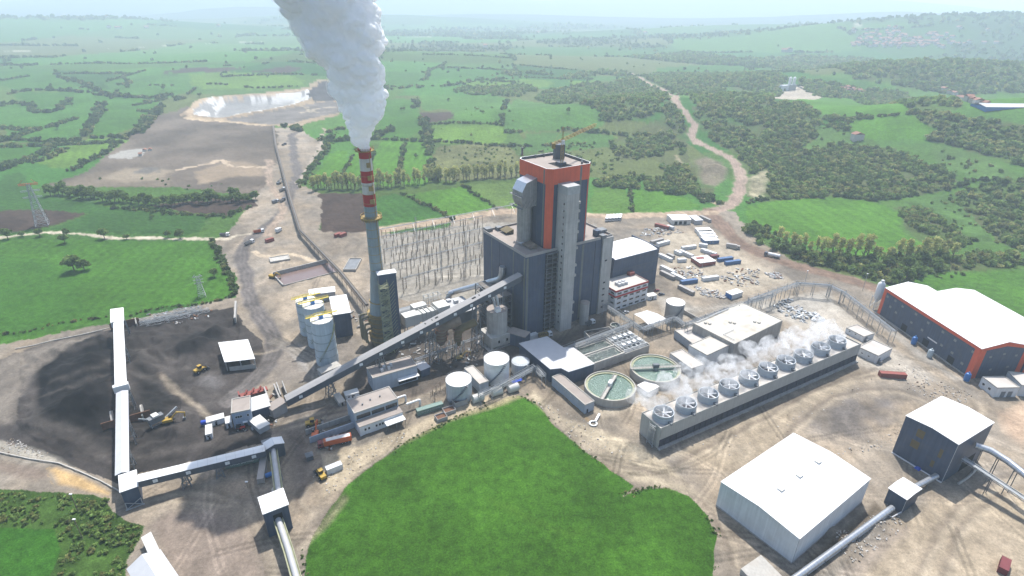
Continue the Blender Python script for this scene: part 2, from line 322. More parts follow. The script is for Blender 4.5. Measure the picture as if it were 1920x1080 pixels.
field([(872, 347), (968, 345), (1000, 385), (945, 388)], (0.105, 0.18, 0.045)); field([(1114, 352), (1170, 352), (1185, 396), (1114, 400)], (0.085, 0.185, 0.03)); field([(1184, 356), (1230, 358), (1305, 380), (1312, 388), (1250, 396), (1184, 396)], BRIGHT)
field([(1230, 128), (1320, 122), (1420, 124), (1400, 136), (1250, 138)], MID); field([(985, 252), (1120, 250), (1180, 268), (1000, 285)], (0.07, 0.16, 0.04)); field([(1150, 255), (1228, 258), (1225, 292), (1170, 290)], LIME)
field([(1395, 388), (1430, 380), (1560, 371), (1675, 390), (1692, 430), (1738, 458), (1715, 472), (1640, 478), (1560, 470), (1480, 442), (1410, 420)], BRIGHT, rows=12, ang=0.15)
field([(1655, 536), (1680, 518), (1800, 512), (1960, 516), (1970, 640), (1760, 545)], (0.072, 0.185, 0.024), rows=8, ang=1.2)
field([(1470, 192), (1530, 184), (1600, 186), (1705, 204), (1700, 214), (1620, 219), (1540, 214)], BRIGHT); field([(1592, 226), (1700, 218), (1745, 240), (1742, 262), (1640, 265), (1605, 246)], BRIGHT); field([(1500, 260), (1560, 235), (1600, 250), (1620, 268), (1520, 283)], (0.095, 0.19, 0.05))
field([(1480, 142), (1530, 142), (1680, 163), (1640, 168), (1560, 158)], MID); field([(1740, 270), (1840, 290), (1920, 340), (1860, 338), (1770, 310)], (0.085, 0.165, 0.045)); field([(1860, 176), (1960, 174), (1960, 196), (1880, 194)], BRIGHT)
field([(1700, 380), (1790, 362), (1840, 420), (1870, 460), (1800, 440), (1740, 400)], (0.075, 0.155, 0.04), var=0.25, vs_=18)
# central meadow
field([(978, 743), (1003, 756), (1042, 800), (1095, 846), (1150, 884), (1188, 911), (1166, 931), (1192, 920), (1217, 914), (1256, 912), (1290, 930), (1326, 966), (1345, 1003), (1341, 1080), (1335, 1190), (572, 1190), (573, 1045), (590, 1000), (612, 958), (646, 915), (700, 870), (760, 830), (838, 791), (900, 764), (950, 744)], (0.055, 0.150, 0.018), smooth=False, var=0.2, vs_=18, name='grass_field')
sp([(900, 930), (960, 940), (1060, 985), (1120, 990), (1080, 1020), (980, 990)], (0.095, 0.16, 0.03), amt=0.35, soft=6)
# bottom left rough grass
paint('rough_grass', [(-60, 915), (60, 920), (120, 924), (205, 934), (214, 958), (245, 978), (272, 985), (262, 1012), (238, 1060), (240, 1190), (-60, 1190)], (0.058, 0.118, 0.026), veg=True, var=0.3, vs_=7)
paint('field', [(-60, 992), (60, 990), (105, 994), (116, 1030), (95, 1085), (-60, 1100)], (0.045, 0.15, 0.018), veg=True, var=0.1)
# --- bare ground of the yard in detail
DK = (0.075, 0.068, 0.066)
paint('coal_yard', [(20, 662), (120, 632), (205, 617), (262, 603), (440, 574), (455, 608), (488, 640), (500, 700), (430, 755), (520, 770), (505, 828), (420, 850), (262, 888), (225, 905), (110, 862), (40, 838), (-30, 812), (-30, 690)], (0.052, 0.046, 0.0445), veg=False, var=0.38, vs_=22)
sp([(20, 662), (120, 632), (205, 617), (150, 650), (80, 690), (40, 750), (30, 800), (-30, 800), (-30, 690)], (0.21, 0.185, 0.16), amt=0.8, soft=6)
sp([(62, 695), (105, 664), (190, 622), (215, 640), (224, 830), (120, 808), (45, 795), (60, 760)], (0.013, 0.0125, 0.0135), amt=0.96, soft=3, var=0.45, vs_=9)
sp([(240, 640), (262, 650), (300, 690), (340, 720), (330, 760), (300, 790), (330, 815), (260, 840), (236, 700)], (0.018, 0.0175, 0.018), amt=0.92, soft=6)
sp([(320, 660), (330, 640), (370, 618), (425, 612), (420, 635), (390, 650), (340, 672)], (0.022, 0.021, 0.022), amt=0.95, soft=3)
sp([(370, 690), (410, 690), (430, 720), (400, 740), (360, 720)], (0.17, 0.165, 0.17), amt=0.5, soft=6)
sp([(-30, 812), (60, 835), (120, 858), (220, 912), (210, 918), (110, 875), (-30, 850)], (0.36, 0.34, 0.30), amt=0.8, soft=3)
sp([(-30, 850), (100, 880), (95, 900), (60, 905), (-30, 885)], (0.19, 0.15, 0.125), amt=0.8, soft=3)
sp([(88, 880), (108, 872), (160, 890), (214, 922), (210, 934), (150, 922), (105, 912)], (0.52, 0.36, 0.18), amt=0.95, soft=2)
sp([(262, 908), (330, 900), (430, 880), (490, 870), (500, 900), (460, 940), (380, 935), (300, 930), (262, 950)], (0.30, 0.245, 0.19), amt=0.8, soft=5)
sp([(255, 985), (320, 950), (430, 955), (480, 1000), (505, 1070), (510, 1140), (330, 1140), (290, 1040)], (0.235, 0.19, 0.16), amt=0.9, soft=4, var=0.06)
sp([(500, 800), (560, 790), (600, 800), (600, 860), (590, 930), (550, 960), (540, 900), (530, 850)], (0.14, 0.115, 0.1), amt=0.85, soft=6)
sp([(500, 560), (640, 480), (690, 480), (690, 560), (600, 560), (560, 600), (540, 640), (510, 620)], (0.36, 0.30, 0.235), amt=0.8, soft=8)
sp([(520, 640), (600, 640), (690, 620), (690, 660), (640, 720), (560, 720), (520, 740), (490, 720)], (0.21, 0.185, 0.165), amt=0.85, soft=8)
sp([(560, 640), (590, 660), (600, 700), (560, 700), (540, 660)], (0.33, 0.32, 0.31), amt=0.55, soft=5)
sp([(650, 690), (700, 640), (900, 600), (1000, 640), (1100, 600), (1150, 590), (1180, 620), (1060, 650), (1000, 680), (960, 690), (880, 690), (800, 720), (690, 740), (640, 740)], (0.070, 0.062, 0.058), amt=0.9, soft=6)  # dark earth around the boiler house foot, with its shade painted into the colour
sp([(640, 745), (700, 715), (800, 690), (980, 650), (1180, 600), (1200, 625), (1060, 665), (1012, 690), (960, 732), (880, 748), (800, 748), (700, 775)], (0.085, 0.074, 0.068), amt=0.85, soft=4)  # wider dark earth out to the tanks, carrying on the painted shade
sp([(540, 770), (660, 740), (700, 770), (800, 730), (830, 740), (760, 790), (640, 800), (540, 800)], (0.165, 0.15, 0.14), amt=0.8, soft=5)
sp([(600, 850), (680, 830), (800, 780), (900, 745), (960, 735), (990, 745), (840, 795), (700, 872), (640, 920), (600, 940)], (0.43, 0.36, 0.26), amt=0.8, soft=3)
sp([(985, 745), (1000, 725), (1060, 780), (1100, 790), (1240, 850), (1300, 910), (1350, 950), (1290, 930), (1215, 912), (1185, 908), (1090, 845)], (0.42, 0.36, 0.27), amt=0.85, soft=3)
sp([(1100, 770), (1200, 730), (1300, 690), (1420, 640), (1340, 680), (1210, 760), (1130, 790)], (0.40, 0.35, 0.28), amt=0.8, soft=4)
paint('gravel_yard', [(704, 446), (905, 416), (1120, 420), (1120, 500), (906, 562), (760, 562), (712, 545)], (0.27, 0.25, 0.22), veg=False, var=0.12)
sp([(1235, 430), (1350, 440), (1420, 490), (1500, 530), (1380, 560), (1300, 560), (1240, 520)], (0.40, 0.35, 0.28), amt=0.8, soft=8)
sp([(1220, 540), (1260, 560), (1320, 570), (1440, 560), (1560, 540), (1600, 590), (1500, 620), (1400, 570), (1300, 600), (1240, 600)], (0.37, 0.35, 0.32), amt=0.85, soft=8)
sp([(1480, 600), (1540, 560), (1600, 590), (1700, 660), (1800, 730), (1700, 720), (1600, 690)], (0.42, 0.385, 0.34), amt=0.8, soft=8)
sp([(1645, 610), (1690, 625), (1815, 715), (1790, 720), (1690, 650)], (0.33, 0.31, 0.285), amt=0.8, soft=3)
sp([(1525, 760), (1580, 735), (1700, 740), (1690, 790), (1640, 830), (1560, 840), (1510, 810)], (0.115, 0.108, 0.11), amt=0.75, soft=9, vs_=8, var=0.25)
sp([(1240, 845), (1600, 690), (1660, 700), (1500, 790), (1460, 880), (1350, 900), (1300, 880)], (0.31, 0.26, 0.195), amt=0.7, soft=6)
sp([(1860, 770), (1960, 730), (1980, 820), (1920, 860), (1870, 810)], (0.52, 0.38, 0.28), amt=0.8, soft=6)
sp([(1660, 960), (1760, 920), (1960, 900), (1980, 1160), (1560, 1160)], (0.38, 0.315, 0.235), amt=0.8, soft=5)
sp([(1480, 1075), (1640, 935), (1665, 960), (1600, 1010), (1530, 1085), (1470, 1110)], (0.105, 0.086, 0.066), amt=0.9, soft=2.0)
sp([(1560, 1080), (1660, 985), (1700, 975), (1720, 1000), (1620, 1090)], (0.34, 0.285, 0.24), amt=0.7, soft=3)
sp([(1035, 722), (1050, 716), (1100, 775), (1115, 790), (1100, 795)], (0.36, 0.25, 0.13), amt=0.8, soft=2)
for pts, w_ in (([(250, 655), (290, 668), (330, 672)], 5), ([(255, 672), (300, 690), (350, 690)], 4), ([(262, 700), (320, 725), (400, 742)], 5), ([(430, 660), (400, 690), (360, 705)], 6), ([(60, 680), (110, 655), (170, 640)], 5), ([(100, 715), (150, 700), (205, 672)], 3), ([(90, 740), (140, 722), (200, 700)], 2.5), ([(250, 850), (330, 845), (420, 820), (500, 815)], 5), ([(340, 770), (380, 760), (440, 735)], 6), ([(60, 760), (90, 790), (150, 815), (215, 860)], 6)):
    stroke(None, pts, w_ * 1.6, (0.125, 0.112, 0.105), amt=0.38, soft=0.9)
# --- roads and wheel tracks
ROAD = (0.30, 0.225, 0.185)
stroke('dirt_road', [(1186, 138), (1215, 155), (1258, 178), (1280, 205), (1300, 235), (1294, 258), (1330, 276), (1372, 300), (1391, 328), (1385, 360), (1362, 386), (1330, 396)], 15, (0.34, 0.26, 0.215), tracks=3.2)
stroke('dirt_road', [(1332, 394), (1350, 420), (1380, 452), (1450, 484), (1540, 510), (1600, 526), (1660, 545)], 17, (0.215, 0.152, 0.118), tracks=3.6)
stroke('dirt_road', [(700, 432), (800, 418), (960, 395), (1120, 404), (1340, 398)], 16, (0.40, 0.31, 0.23), tracks=4)
stroke('path', [(-40, 446), (0, 445), (60, 439), (120, 437), (200, 446), (300, 446), (420, 447), (450, 440), (488, 437)], 5.5, (0.46, 0.41, 0.33))
stroke('haul_road', [(545, 250), (548, 290), (560, 330), (540, 370), (520, 410), (490, 437), (466, 455), (456, 478), (461, 512), (470, 560), (494, 602), (512, 640), (502, 680), (470, 715), (430, 750)], 12, (0.16, 0.145, 0.14), tracks=3)
stroke('haul_road', [(505, 300), (508, 340), (516, 360), (530, 400), (505, 440)], 9, (0.34, 0.27, 0.215), tracks=3)
stroke(None, [(512, 640), (560, 660), (590, 690), (600, 720)], 8, (0.25, 0.225, 0.2), tracks=2.4); stroke(None, [(480, 470), (500, 480), (540, 475), (570, 480), (590, 490)], 5, (0.45, 0.37, 0.28))
stroke(None, [(330, 318), (390, 308), (410, 300), (440, 312), (500, 312)], 7, (0.45, 0.36, 0.27)); stroke(None, [(610, 240), (585, 300), (560, 345)], 4, (0.36, 0.31, 0.26))
for w_, pts in ((2.2, [(290, 930), (340, 918), (400, 925), (445, 945), (475, 985), (490, 1040), (500, 1100)]), (2.5, [(455, 940), (480, 960), (500, 1010), (505, 1090)]), (2, [(260, 950), (330, 935), (420, 945)]), (3, [(640, 930), (600, 980), (560, 1020)]), (2, [(600, 870), (560, 930), (575, 960)]),
                (2.4, [(1960, 850), (1860, 910), (1800, 960), (1760, 1010), (1720, 1080), (1710, 1120)]), (2.4, [(1960, 900), (1880, 930), (1810, 990), (1770, 1080)]), (3, [(1240, 850), (1340, 800), (1500, 745), (1560, 720), (1640, 705)]), (2, [(1260, 870), (1400, 800), (1520, 735), (1640, 690)]), (3, [(1700, 830), (1780, 800), (1830, 760), (1740, 690), (1640, 620), (1560, 560)]),
                (2.5, [(1500, 900), (1470, 850), (1500, 790), (1580, 740), (1680, 730), (1760, 760)]), (2, [(1050, 790), (1100, 830), (1200, 880), (1290, 905)]), (2, [(1015, 760), (1070, 820), (1150, 870), (1260, 895), (1340, 960), (1380, 1060)]), (2, [(430, 640), (470, 660), (510, 650)]), (2.5, [(300, 700), (360, 760), (420, 790), (520, 800), (640, 770), (800, 740)]), (2.5, [(530, 790), (640, 760), (790, 735), (850, 700)])):
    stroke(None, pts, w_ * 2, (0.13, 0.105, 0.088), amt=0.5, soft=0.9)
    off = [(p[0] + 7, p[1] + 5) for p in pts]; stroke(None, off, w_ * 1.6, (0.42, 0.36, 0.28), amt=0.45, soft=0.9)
sp([(1050, 1010), (1060, 1010), (1060, 1020)], (0.1, 0.1, 0.1), amt=0.0)
# highway and pale lines far away
for pts, w_ in (([(0, 96), (110, 95), (240, 90), (420, 80), (520, 79)], 9), ([(740, 70), (860, 68), (960, 60)], 20), ([(1595, 50), (1610, 45), (1625, 42)], 22)):
    stroke(None, pts, w_, (0.5, 0.48, 0.44), amt=0.8)
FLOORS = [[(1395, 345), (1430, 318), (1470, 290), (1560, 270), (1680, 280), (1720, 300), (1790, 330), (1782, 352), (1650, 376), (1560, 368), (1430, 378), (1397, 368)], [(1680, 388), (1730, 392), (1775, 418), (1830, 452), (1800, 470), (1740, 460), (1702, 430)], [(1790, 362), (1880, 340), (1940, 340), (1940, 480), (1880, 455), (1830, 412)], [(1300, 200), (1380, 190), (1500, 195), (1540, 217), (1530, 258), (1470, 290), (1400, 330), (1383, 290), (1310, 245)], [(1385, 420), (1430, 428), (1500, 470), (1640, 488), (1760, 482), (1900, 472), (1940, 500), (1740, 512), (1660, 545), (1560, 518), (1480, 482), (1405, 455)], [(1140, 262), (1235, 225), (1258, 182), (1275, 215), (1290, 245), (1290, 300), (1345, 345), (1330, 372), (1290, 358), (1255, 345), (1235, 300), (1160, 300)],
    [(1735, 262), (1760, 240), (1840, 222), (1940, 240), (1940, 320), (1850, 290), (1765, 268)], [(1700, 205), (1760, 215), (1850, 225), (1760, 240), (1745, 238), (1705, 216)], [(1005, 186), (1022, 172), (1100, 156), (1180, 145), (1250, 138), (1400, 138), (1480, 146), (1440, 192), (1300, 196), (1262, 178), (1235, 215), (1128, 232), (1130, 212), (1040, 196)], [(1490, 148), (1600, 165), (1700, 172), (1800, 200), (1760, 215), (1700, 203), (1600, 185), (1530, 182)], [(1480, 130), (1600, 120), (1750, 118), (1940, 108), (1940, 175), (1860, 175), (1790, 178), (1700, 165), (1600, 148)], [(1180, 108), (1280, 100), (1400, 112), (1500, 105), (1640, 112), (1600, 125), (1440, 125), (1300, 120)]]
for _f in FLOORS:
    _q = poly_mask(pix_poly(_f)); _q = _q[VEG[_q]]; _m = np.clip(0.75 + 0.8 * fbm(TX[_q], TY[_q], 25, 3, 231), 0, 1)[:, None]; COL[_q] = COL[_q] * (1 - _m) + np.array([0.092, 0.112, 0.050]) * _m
sp([(1396, 340), (1420, 322), (1446, 318), (1440, 350), (1432, 372), (1402, 372)], (0.34, 0.30, 0.21), veg=False, amt=0.8, soft=6, vs_=7, var=0.3); sp([(1296, 300), (1325, 292), (1362, 305), (1370, 335), (1345, 352), (1310, 345)], (0.20, 0.165, 0.125), veg=False, amt=0.9, soft=7); stroke(None, [(1300, 360), (1325, 372), (1350, 384)], 10, (0.40, 0.35, 0.26)); stroke(None, [(1268, 292), (1300, 350), (1312, 362)], 5, (0.33, 0.29, 0.22), amt=0.7)
# grain: small real relief so light breaks over rough ground
_rel = np.where(VEG, 0.35, 0.28) * np.clip(TD / 250, 0.8, 2) * fbm(TX, TY, 2.4, 3, 161) + np.where(VEG, 0.3, 0.2) * fbm(TX, TY, 11, 2, 171)
_cy = poly_mask(pix_poly([(40, 668), (120, 640), (205, 622), (262, 608), (430, 582), (450, 610), (440, 690), (340, 740), (330, 820), (230, 880), (110, 850), (30, 800)]), TX, TY); _rel[_cy] += 1.5 * (1 - 2 * np.abs(fbm(TX[_cy], TY[_cy], 11, 3, 241)) - 0.6) + 0.5 * fbm(TX[_cy], TY[_cy], 3.5, 2, 245)
TZ2 = TZ + _rel
def ground_z(x, y): return float(height(x, y))
# tyre tracks all over the bare yard, and swirls of paler and darker dust
_k = np.nonzero((~VEG) & (TD < 620))[0]; _sx = TX[_k] + 9 * fbm(TX[_k], TY[_k], 30, 3, 201); _sy = TY[_k] + 9 * fbm(TX[_k], TY[_k], 30, 3, 205)
_ri = 1 - 2.2 * np.abs(fbm(_sx, _sy * 0.45, 7, 4, 211)); COL[_k] *= (0.86 + 0.22 * np.clip(_ri, 0, 1) + 0.22 * fbm(_sx, _sy, 3.2, 3, 221))[:, None]
_tr = np.random.default_rng(31)
for _i in range(110):
    px, py = _tr.uniform(300, 1920), _tr.uniform(480, 1080); p = np.array(flat_px(px, py)); a = _tr.uniform(0, 6.28); cv = _tr.normal(0, 0.05); pts = []
    for _j in range(14): pts.append(tuple(p)); a += cv + _tr.normal(0, 0.05); p = p + np.array([math.cos(a), math.sin(a)]) * 4.5
    if _tr.random() < 0.75:
        for o_ in (-1.1, 1.1):
            q = [(x - o_ * math.sin(a), y + o_ * math.cos(a)) for x, y in pts]; k, dd = line_dist(q, TX, TY, 1.0); s_ = (dd < 0.55) & (~VEG[k]); COL[k[s_]] *= 0.74 if _i % 2 else 1.25
for _pts in (pix_poly([(1432, 184), (1450, 166), (1500, 160), (1552, 170), (1546, 180), (1490, 187)]), pix_poly([(1335, 195), (1400, 190), (1440, 184), (1430, 180)])):
    _q = poly_mask(_pts, TX, TY); COL[_q] = np.array([0.42, 0.37, 0.31]); VEG[_q] = False
COL[:] = np.where(VEG[:, None], COL * np.array([0.80, 0.77, 0.66]), COL * np.array([0.865, 0.85, 0.805]))
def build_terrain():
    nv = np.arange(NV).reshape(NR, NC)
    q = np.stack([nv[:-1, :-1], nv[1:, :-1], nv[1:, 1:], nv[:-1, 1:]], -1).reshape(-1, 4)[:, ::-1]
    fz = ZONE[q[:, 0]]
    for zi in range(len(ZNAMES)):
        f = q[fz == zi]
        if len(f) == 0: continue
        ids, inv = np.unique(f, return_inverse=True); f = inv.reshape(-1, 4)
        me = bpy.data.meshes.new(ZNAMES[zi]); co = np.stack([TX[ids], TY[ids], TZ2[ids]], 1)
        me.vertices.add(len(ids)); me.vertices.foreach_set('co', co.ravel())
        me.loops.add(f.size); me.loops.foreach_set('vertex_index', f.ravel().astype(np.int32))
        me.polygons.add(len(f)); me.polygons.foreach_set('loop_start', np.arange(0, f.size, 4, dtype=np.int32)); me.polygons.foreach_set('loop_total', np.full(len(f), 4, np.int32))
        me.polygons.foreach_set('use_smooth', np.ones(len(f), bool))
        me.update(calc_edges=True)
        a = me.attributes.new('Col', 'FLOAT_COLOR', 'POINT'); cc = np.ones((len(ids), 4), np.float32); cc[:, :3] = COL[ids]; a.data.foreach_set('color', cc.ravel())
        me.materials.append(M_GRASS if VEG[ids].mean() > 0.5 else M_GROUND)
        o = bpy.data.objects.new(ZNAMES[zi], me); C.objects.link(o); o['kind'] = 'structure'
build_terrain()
# ------------------------------------------------------------------ building kit
class MB:
    def __init__(s): s.v = []; s.f = []; s.m = []
    def add(s, vs, fs, mi=0):
        n = len(s.v); s.v += [tuple(v) for v in vs]; s.f += [tuple(i + n for i in f) for f in fs]; s.m += [mi] * len(fs); return s
    def box(s, x0, x1, y0, y1, z0, z1, mi=0, top=None):
        vs = [(x, y, z) for z in (z0, z1) for y in (y0, y1) for x in (x0, x1)]
        s.add(vs, [(0, 2, 3, 1), (4, 5, 7, 6), (0, 1, 5, 4), (2, 6, 7, 3), (0, 4, 6, 2), (1, 3, 7, 5)], mi)
        if top is not None: s.m[-5] = top
        return s
    def prism(s, poly, z0, z1, mi=0, top=None):
        n = len(poly); vs = [(x, y, z0) for x, y in poly] + [(x, y, z1) for x, y in poly]
        s.add(vs, [tuple(range(n))[::-1]] + [(i, (i + 1) % n, n + (i + 1) % n, n + i) for i in range(n)], mi)
        s.add([(x, y, z1) for x, y in poly], [tuple(range(n))], mi if top is None else top); return s
    def rev(s, cx, cy_, prof, n=28, mi=0, cap0=False, cap1=True, mi1=None):
        k = len(prof); vs = []
        for r, z in prof: vs += [(cx + r * math.cos(2 * math.pi * i / n), cy_ + r * math.sin(2 * math.pi * i / n), z) for i in range(n)]
        fs = [(j * n + i, j * n + (i + 1) % n, (j + 1) * n + (i + 1) % n, (j + 1) * n + i) for j in range(k - 1) for i in range(n)]
        s.add(vs, fs, mi)
        if cap1: s.add(vs[-n:], [tuple(range(n))], mi if mi1 is None else mi1)
        if cap0: s.add(vs[:n], [tuple(range(n))[::-1]], mi)
        return s
    def cyl(s, cx, cy_, z0, z1, r, r1=None, n=24, mi=0, mi1=None): return s.rev(cx, cy_, [(r, z0), (r if r1 is None else r1, z1)], n, mi, True, True, mi1)
    def pipe(s, pts, r, n=8, mi=0, caps=True):
        P = [Vector(p) for p in pts]; k = len(P); vs = []; up = Vector((0, 0, 1))
        for i in range(k):
            t = (P[min(i + 1, k - 1)] - P[max(i - 1, 0)]).normalized(); a = t.cross(up)
            if a.length < 0.05: a = t.cross(Vector((1, 0, 0)))
            a.normalize(); b = a.cross(t)
            if i == 0: a0, b0 = a, b
            else:
                a = (a0 - t * a0.dot(t)).normalized() if (a0 - t * a0.dot(t)).length > 0.05 else a; b = a.cross(t); a0 = a
            rr = r[i] if isinstance(r, (list, tuple)) else r
            vs += [P[i] + a * (rr * math.cos(2 * math.pi * j / n + math.pi / n)) + b * (rr * math.sin(2 * math.pi * j / n + math.pi / n)) for j in range(n)]
        fs = [(i * n + j, i * n + (j + 1) % n, (i + 1) * n + (j + 1) % n, (i + 1) * n + j) for i in range(k - 1) for j in range(n)]
        if caps: fs += [tuple(range(n))[::-1], tuple(range((k - 1) * n, k * n))]
        return s.add(vs, fs, mi)
    def bar(s, p, q, w=0.15, mi=0): return s.pipe([p, q], w * 0.72, 4, mi)
    def lattice(s, p, q, w, n, d=0.12, mi=0, h=None):
        """four chords between p and q with zigzag bracing"""
        p = Vector(p); q = Vector(q); t = (q - p).normalized(); a = t.cross(Vector((0, 0, 1)))
        if a.length < 0.1: a = Vector((1, 0, 0))
        a.normalize(); b = a.cross(t).normalized(); h = h or w
        c = [a * (w / 2 * i) + b * (h / 2 * j) for i, j in ((-1, -1), (1, -1), (1, 1), (-1, 1))]
        for k in c: s.bar(p + k, q + k, d, mi)
        for i in range(n):
            u = p + (q - p) * (i / n); v = p + (q - p) * ((i + 1) / n)
            for k in range(4):
                k2 = (k + 1) % 4
                if i % 2: s.bar(u + c[k], v + c[k2], d * 0.7, mi)
                else: s.bar(u + c[k2], v + c[k], d * 0.7, mi)
        return s
    def ring(s, cx, cy_, z0, z1, ri, ro, n=32, mi=0):
        vs = []
        for r, z in ((ro, z0), (ro, z1), (ri, z1), (ri, z0)): vs += [(cx + r * math.cos(2 * math.pi * i / n), cy_ + r * math.sin(2 * math.pi * i / n), z) for i in range(n)]
        return s.add(vs, [(j * n + i, j * n + (i + 1) % n, ((j + 1) % 4) * n + (i + 1) % n, ((j + 1) % 4) * n + i) for j in range(4) for i in range(n)], mi)
    def mesh(s, name, mats, smooth=False):
        me = bpy.data.meshes.new(name); me.from_pydata(s.v, [], s.f); me.update()
        for m in (mats if isinstance(mats, (list, tuple)) else [mats]): me.materials.append(m)
        me.polygons.foreach_set('material_index', np.array(s.m, np.int32))
        if smooth: me.polygons.foreach_set('use_smooth', np.ones(len(s.f), bool)); me.set_sharp_from_angle(angle=math.radians(40))
        return me
    def build(s, name, mats, parent=None, smooth=False, loc=None, rz=0.0):
        o = bpy.data.objects.new(name, s.mesh(name, mats, smooth)); C.objects.link(o)
        if parent is not None: o.parent = parent
        if loc is not None: o.location = loc
        if rz: o.rotation_euler = (0, 0, rz)
        return o
def place(name, me, parent=None, loc=(0, 0, 0), rz=0.0, rot=None):
    o = bpy.data.objects.new(name, me); C.objects.link(o); o.parent = parent; o.location = loc; o.rotation_euler = rot or (0, 0, rz); return o
def tag(o, label, cat, group=None, kind=None):
    if label: o['label'] = label
    if cat: o['category'] = cat
    if group: o['group'] = group
    if kind: o['kind'] = kind
    return o
def thing(name, label, cat, loc=(0, 0, 0), ang=0.0, group=None):
    o = bpy.data.objects.new(name, None); C.objects.link(o); o.location = loc; o.rotation_euler = (0, 0, ang); o.empty_display_size = 0.5
    return tag(o, label, cat, group)
def copy_thing(root, loc, ang, label, group=None):
    r = root.copy(); C.objects.link(r); r.location = loc; r.rotation_euler = (0, 0, ang); r['label'] = label
    if group: r['group'] = group
    for ch in root.children:
        c = ch.copy(); C.objects.link(c); c.parent = r
        for g in ch.children:
            d = g.copy(); C.objects.link(d); d.parent = c
    return r
def P(px, py, z=0.0): return Vector((*flat_px(px, py, z), z))
def frame(A, B, Cc, h):
    """a rectangle whose roof corners (left, near, right as one walks round it) show at three pixels; x runs A->B, y goes to the back"""
    a, b, c = [np.array(flat_px(*p, h)) for p in (A, B, Cc)]
    L = float(np.linalg.norm(b - a)); u = (b - a) / L; v = np.array([-u[1], u[0]]); Wd = float((c - b) @ v)
    return Vector((a[0], a[1], 0)), math.atan2(u[1], u[0]), L, Wd
# materials
M = {}
def mm(k, *a, **kw): M[k] = mat(k, *a, **kw)
mm('navy_cladding', (0.054, 0.078, 0.125), 0.5, var=0.12, scale=0.2, streak=0.2, bump_=0.15, bscale=1.5, seam=3.1, dirt=(0.11, 0.11, 0.115), damt=0.35, dscale=0.25)
mm('slate_cladding', (0.082, 0.094, 0.112), 0.5, var=0.10, scale=0.2, streak=0.14)
mm('orange_cladding', (0.66, 0.105, 0.04), 0.5, var=0.07, streak=0.10)
mm('grey_stripe', (0.16, 0.165, 0.15), 0.6, streak=0.15)
mm('white_sheet', (0.76, 0.76, 0.745), 0.45, var=0.05, scale=0.12, dirt=(0.52, 0.47, 0.40), damt=0.4, seam=1.6)
mm('cream_sheet', (0.62, 0.61, 0.57), 0.5, var=0.06, dirt=(0.45, 0.40, 0.34), damt=0.4)
mm('grey_sheet', (0.42, 0.42, 0.42), 0.5, var=0.07, dirt=(0.30, 0.27, 0.25), damt=0.4)
mm('silver_sheet', (0.50, 0.505, 0.515), 0.5, 0.0, var=0.06, scale=0.3)
mm('white_wall', (0.62, 0.64, 0.66), 0.55, var=0.06, streak=0.12, dirt=(0.45, 0.42, 0.38), damt=0.25)
mm('blue_grey_wall', (0.34, 0.39, 0.45), 0.7, var=0.06, streak=0.10, dirt=(0.25, 0.24, 0.24), damt=0.3)
mm('pale_blue_wall', (0.30, 0.36, 0.45), 0.7, var=0.06, streak=0.12)
mm('concrete', (0.36, 0.345, 0.32), 0.85, var=0.15, scale=0.25, streak=0.2, bump_=0.2, dirt=(0.2, 0.18, 0.16), damt=0.35)
mm('tower_concrete', (0.43, 0.415, 0.39), 0.85, var=0.14, scale=0.3, streak=0.18, bump_=0.2, dirt=(0.27, 0.24, 0.21), damt=0.5)
mm('pale_concrete', (0.43, 0.41, 0.37), 0.85, var=0.12, scale=0.2, streak=0.12, dirt=(0.30, 0.26, 0.21), damt=0.5, dscale=0.25)
mm('dusty_roof', (0.33, 0.285, 0.25), 0.9, var=0.14, scale=0.3, dirt=(0.20, 0.17, 0.15), damt=0.5)
mm('pale_roof', (0.50, 0.47, 0.43), 0.9, var=0.1, scale=0.3, dirt=(0.33, 0.28, 0.24), damt=0.55)
mm('dark_glass', (0.018, 0.022, 0.028), 0.12, var=0.2, spec=0.6)
mm('dark_hole', (0.012, 0.012, 0.013), 0.9, var=0.1)
mm('galvanised', (0.40, 0.42, 0.43), 0.45, 0.35, var=0.15, scale=0.5)
mm('steel_frame', (0.17, 0.18, 0.19), 0.6, 0.2, var=0.2)
mm('brown_steel', (0.20, 0.155, 0.115), 0.75, 0.1, var=0.25, scale=0.5)
mm('absorber_lining', (0.20, 0.175, 0.115), 0.7, 0.1, var=0.2, scale=0.3, streak=0.22)
mm('mossy_steel', (0.33, 0.335, 0.21), 0.75, var=0.25)
mm('yellow_paint', (0.60, 0.47, 0.05), 0.5, var=0.12)
mm('ochre_steel', (0.33, 0.23, 0.075), 0.65, var=0.25)
mm('rust', (0.15, 0.075, 0.045), 0.9, var=0.3, scale=0.9)
mm('red_paint', (0.40, 0.028, 0.026), 0.6, var=0.1, streak=0.12)
mm('stack_white', (0.60, 0.57, 0.50), 0.6, var=0.08, streak=0.12, dirt=(0.35, 0.28, 0.17), damt=0.5)
mm('stack_grey', (0.25, 0.30, 0.31), 0.55, var=0.1, streak=0.12, dirt=(0.26, 0.22, 0.14), damt=0.3)
mm('tank_blue', (0.46, 0.54, 0.58), 0.5, var=0.06, streak=0.12, dirt=(0.34, 0.34, 0.33), damt=0.3)
mm('tank_white', (0.76, 0.76, 0.74), 0.5, var=0.05, dirt=(0.45, 0.40, 0.34), damt=0.4, dscale=0.4)
mm('tank_grey', (0.42, 0.45, 0.47), 0.5, var=0.07, streak=0.15)
mm('container_red', (0.25, 0.060, 0.045), 0.6, var=0.14, dirt=(0.16, 0.08, 0.06), damt=0.5, dscale=0.5)
mm('container_maroon', (0.16, 0.03, 0.035), 0.6, var=0.14)
mm('container_blue', (0.06, 0.13, 0.27), 0.5, var=0.1); mm('container_white', (0.62, 0.63, 0.63), 0.5, var=0.07, dirt=(0.4, 0.36, 0.31), damt=0.5, dscale=0.5)
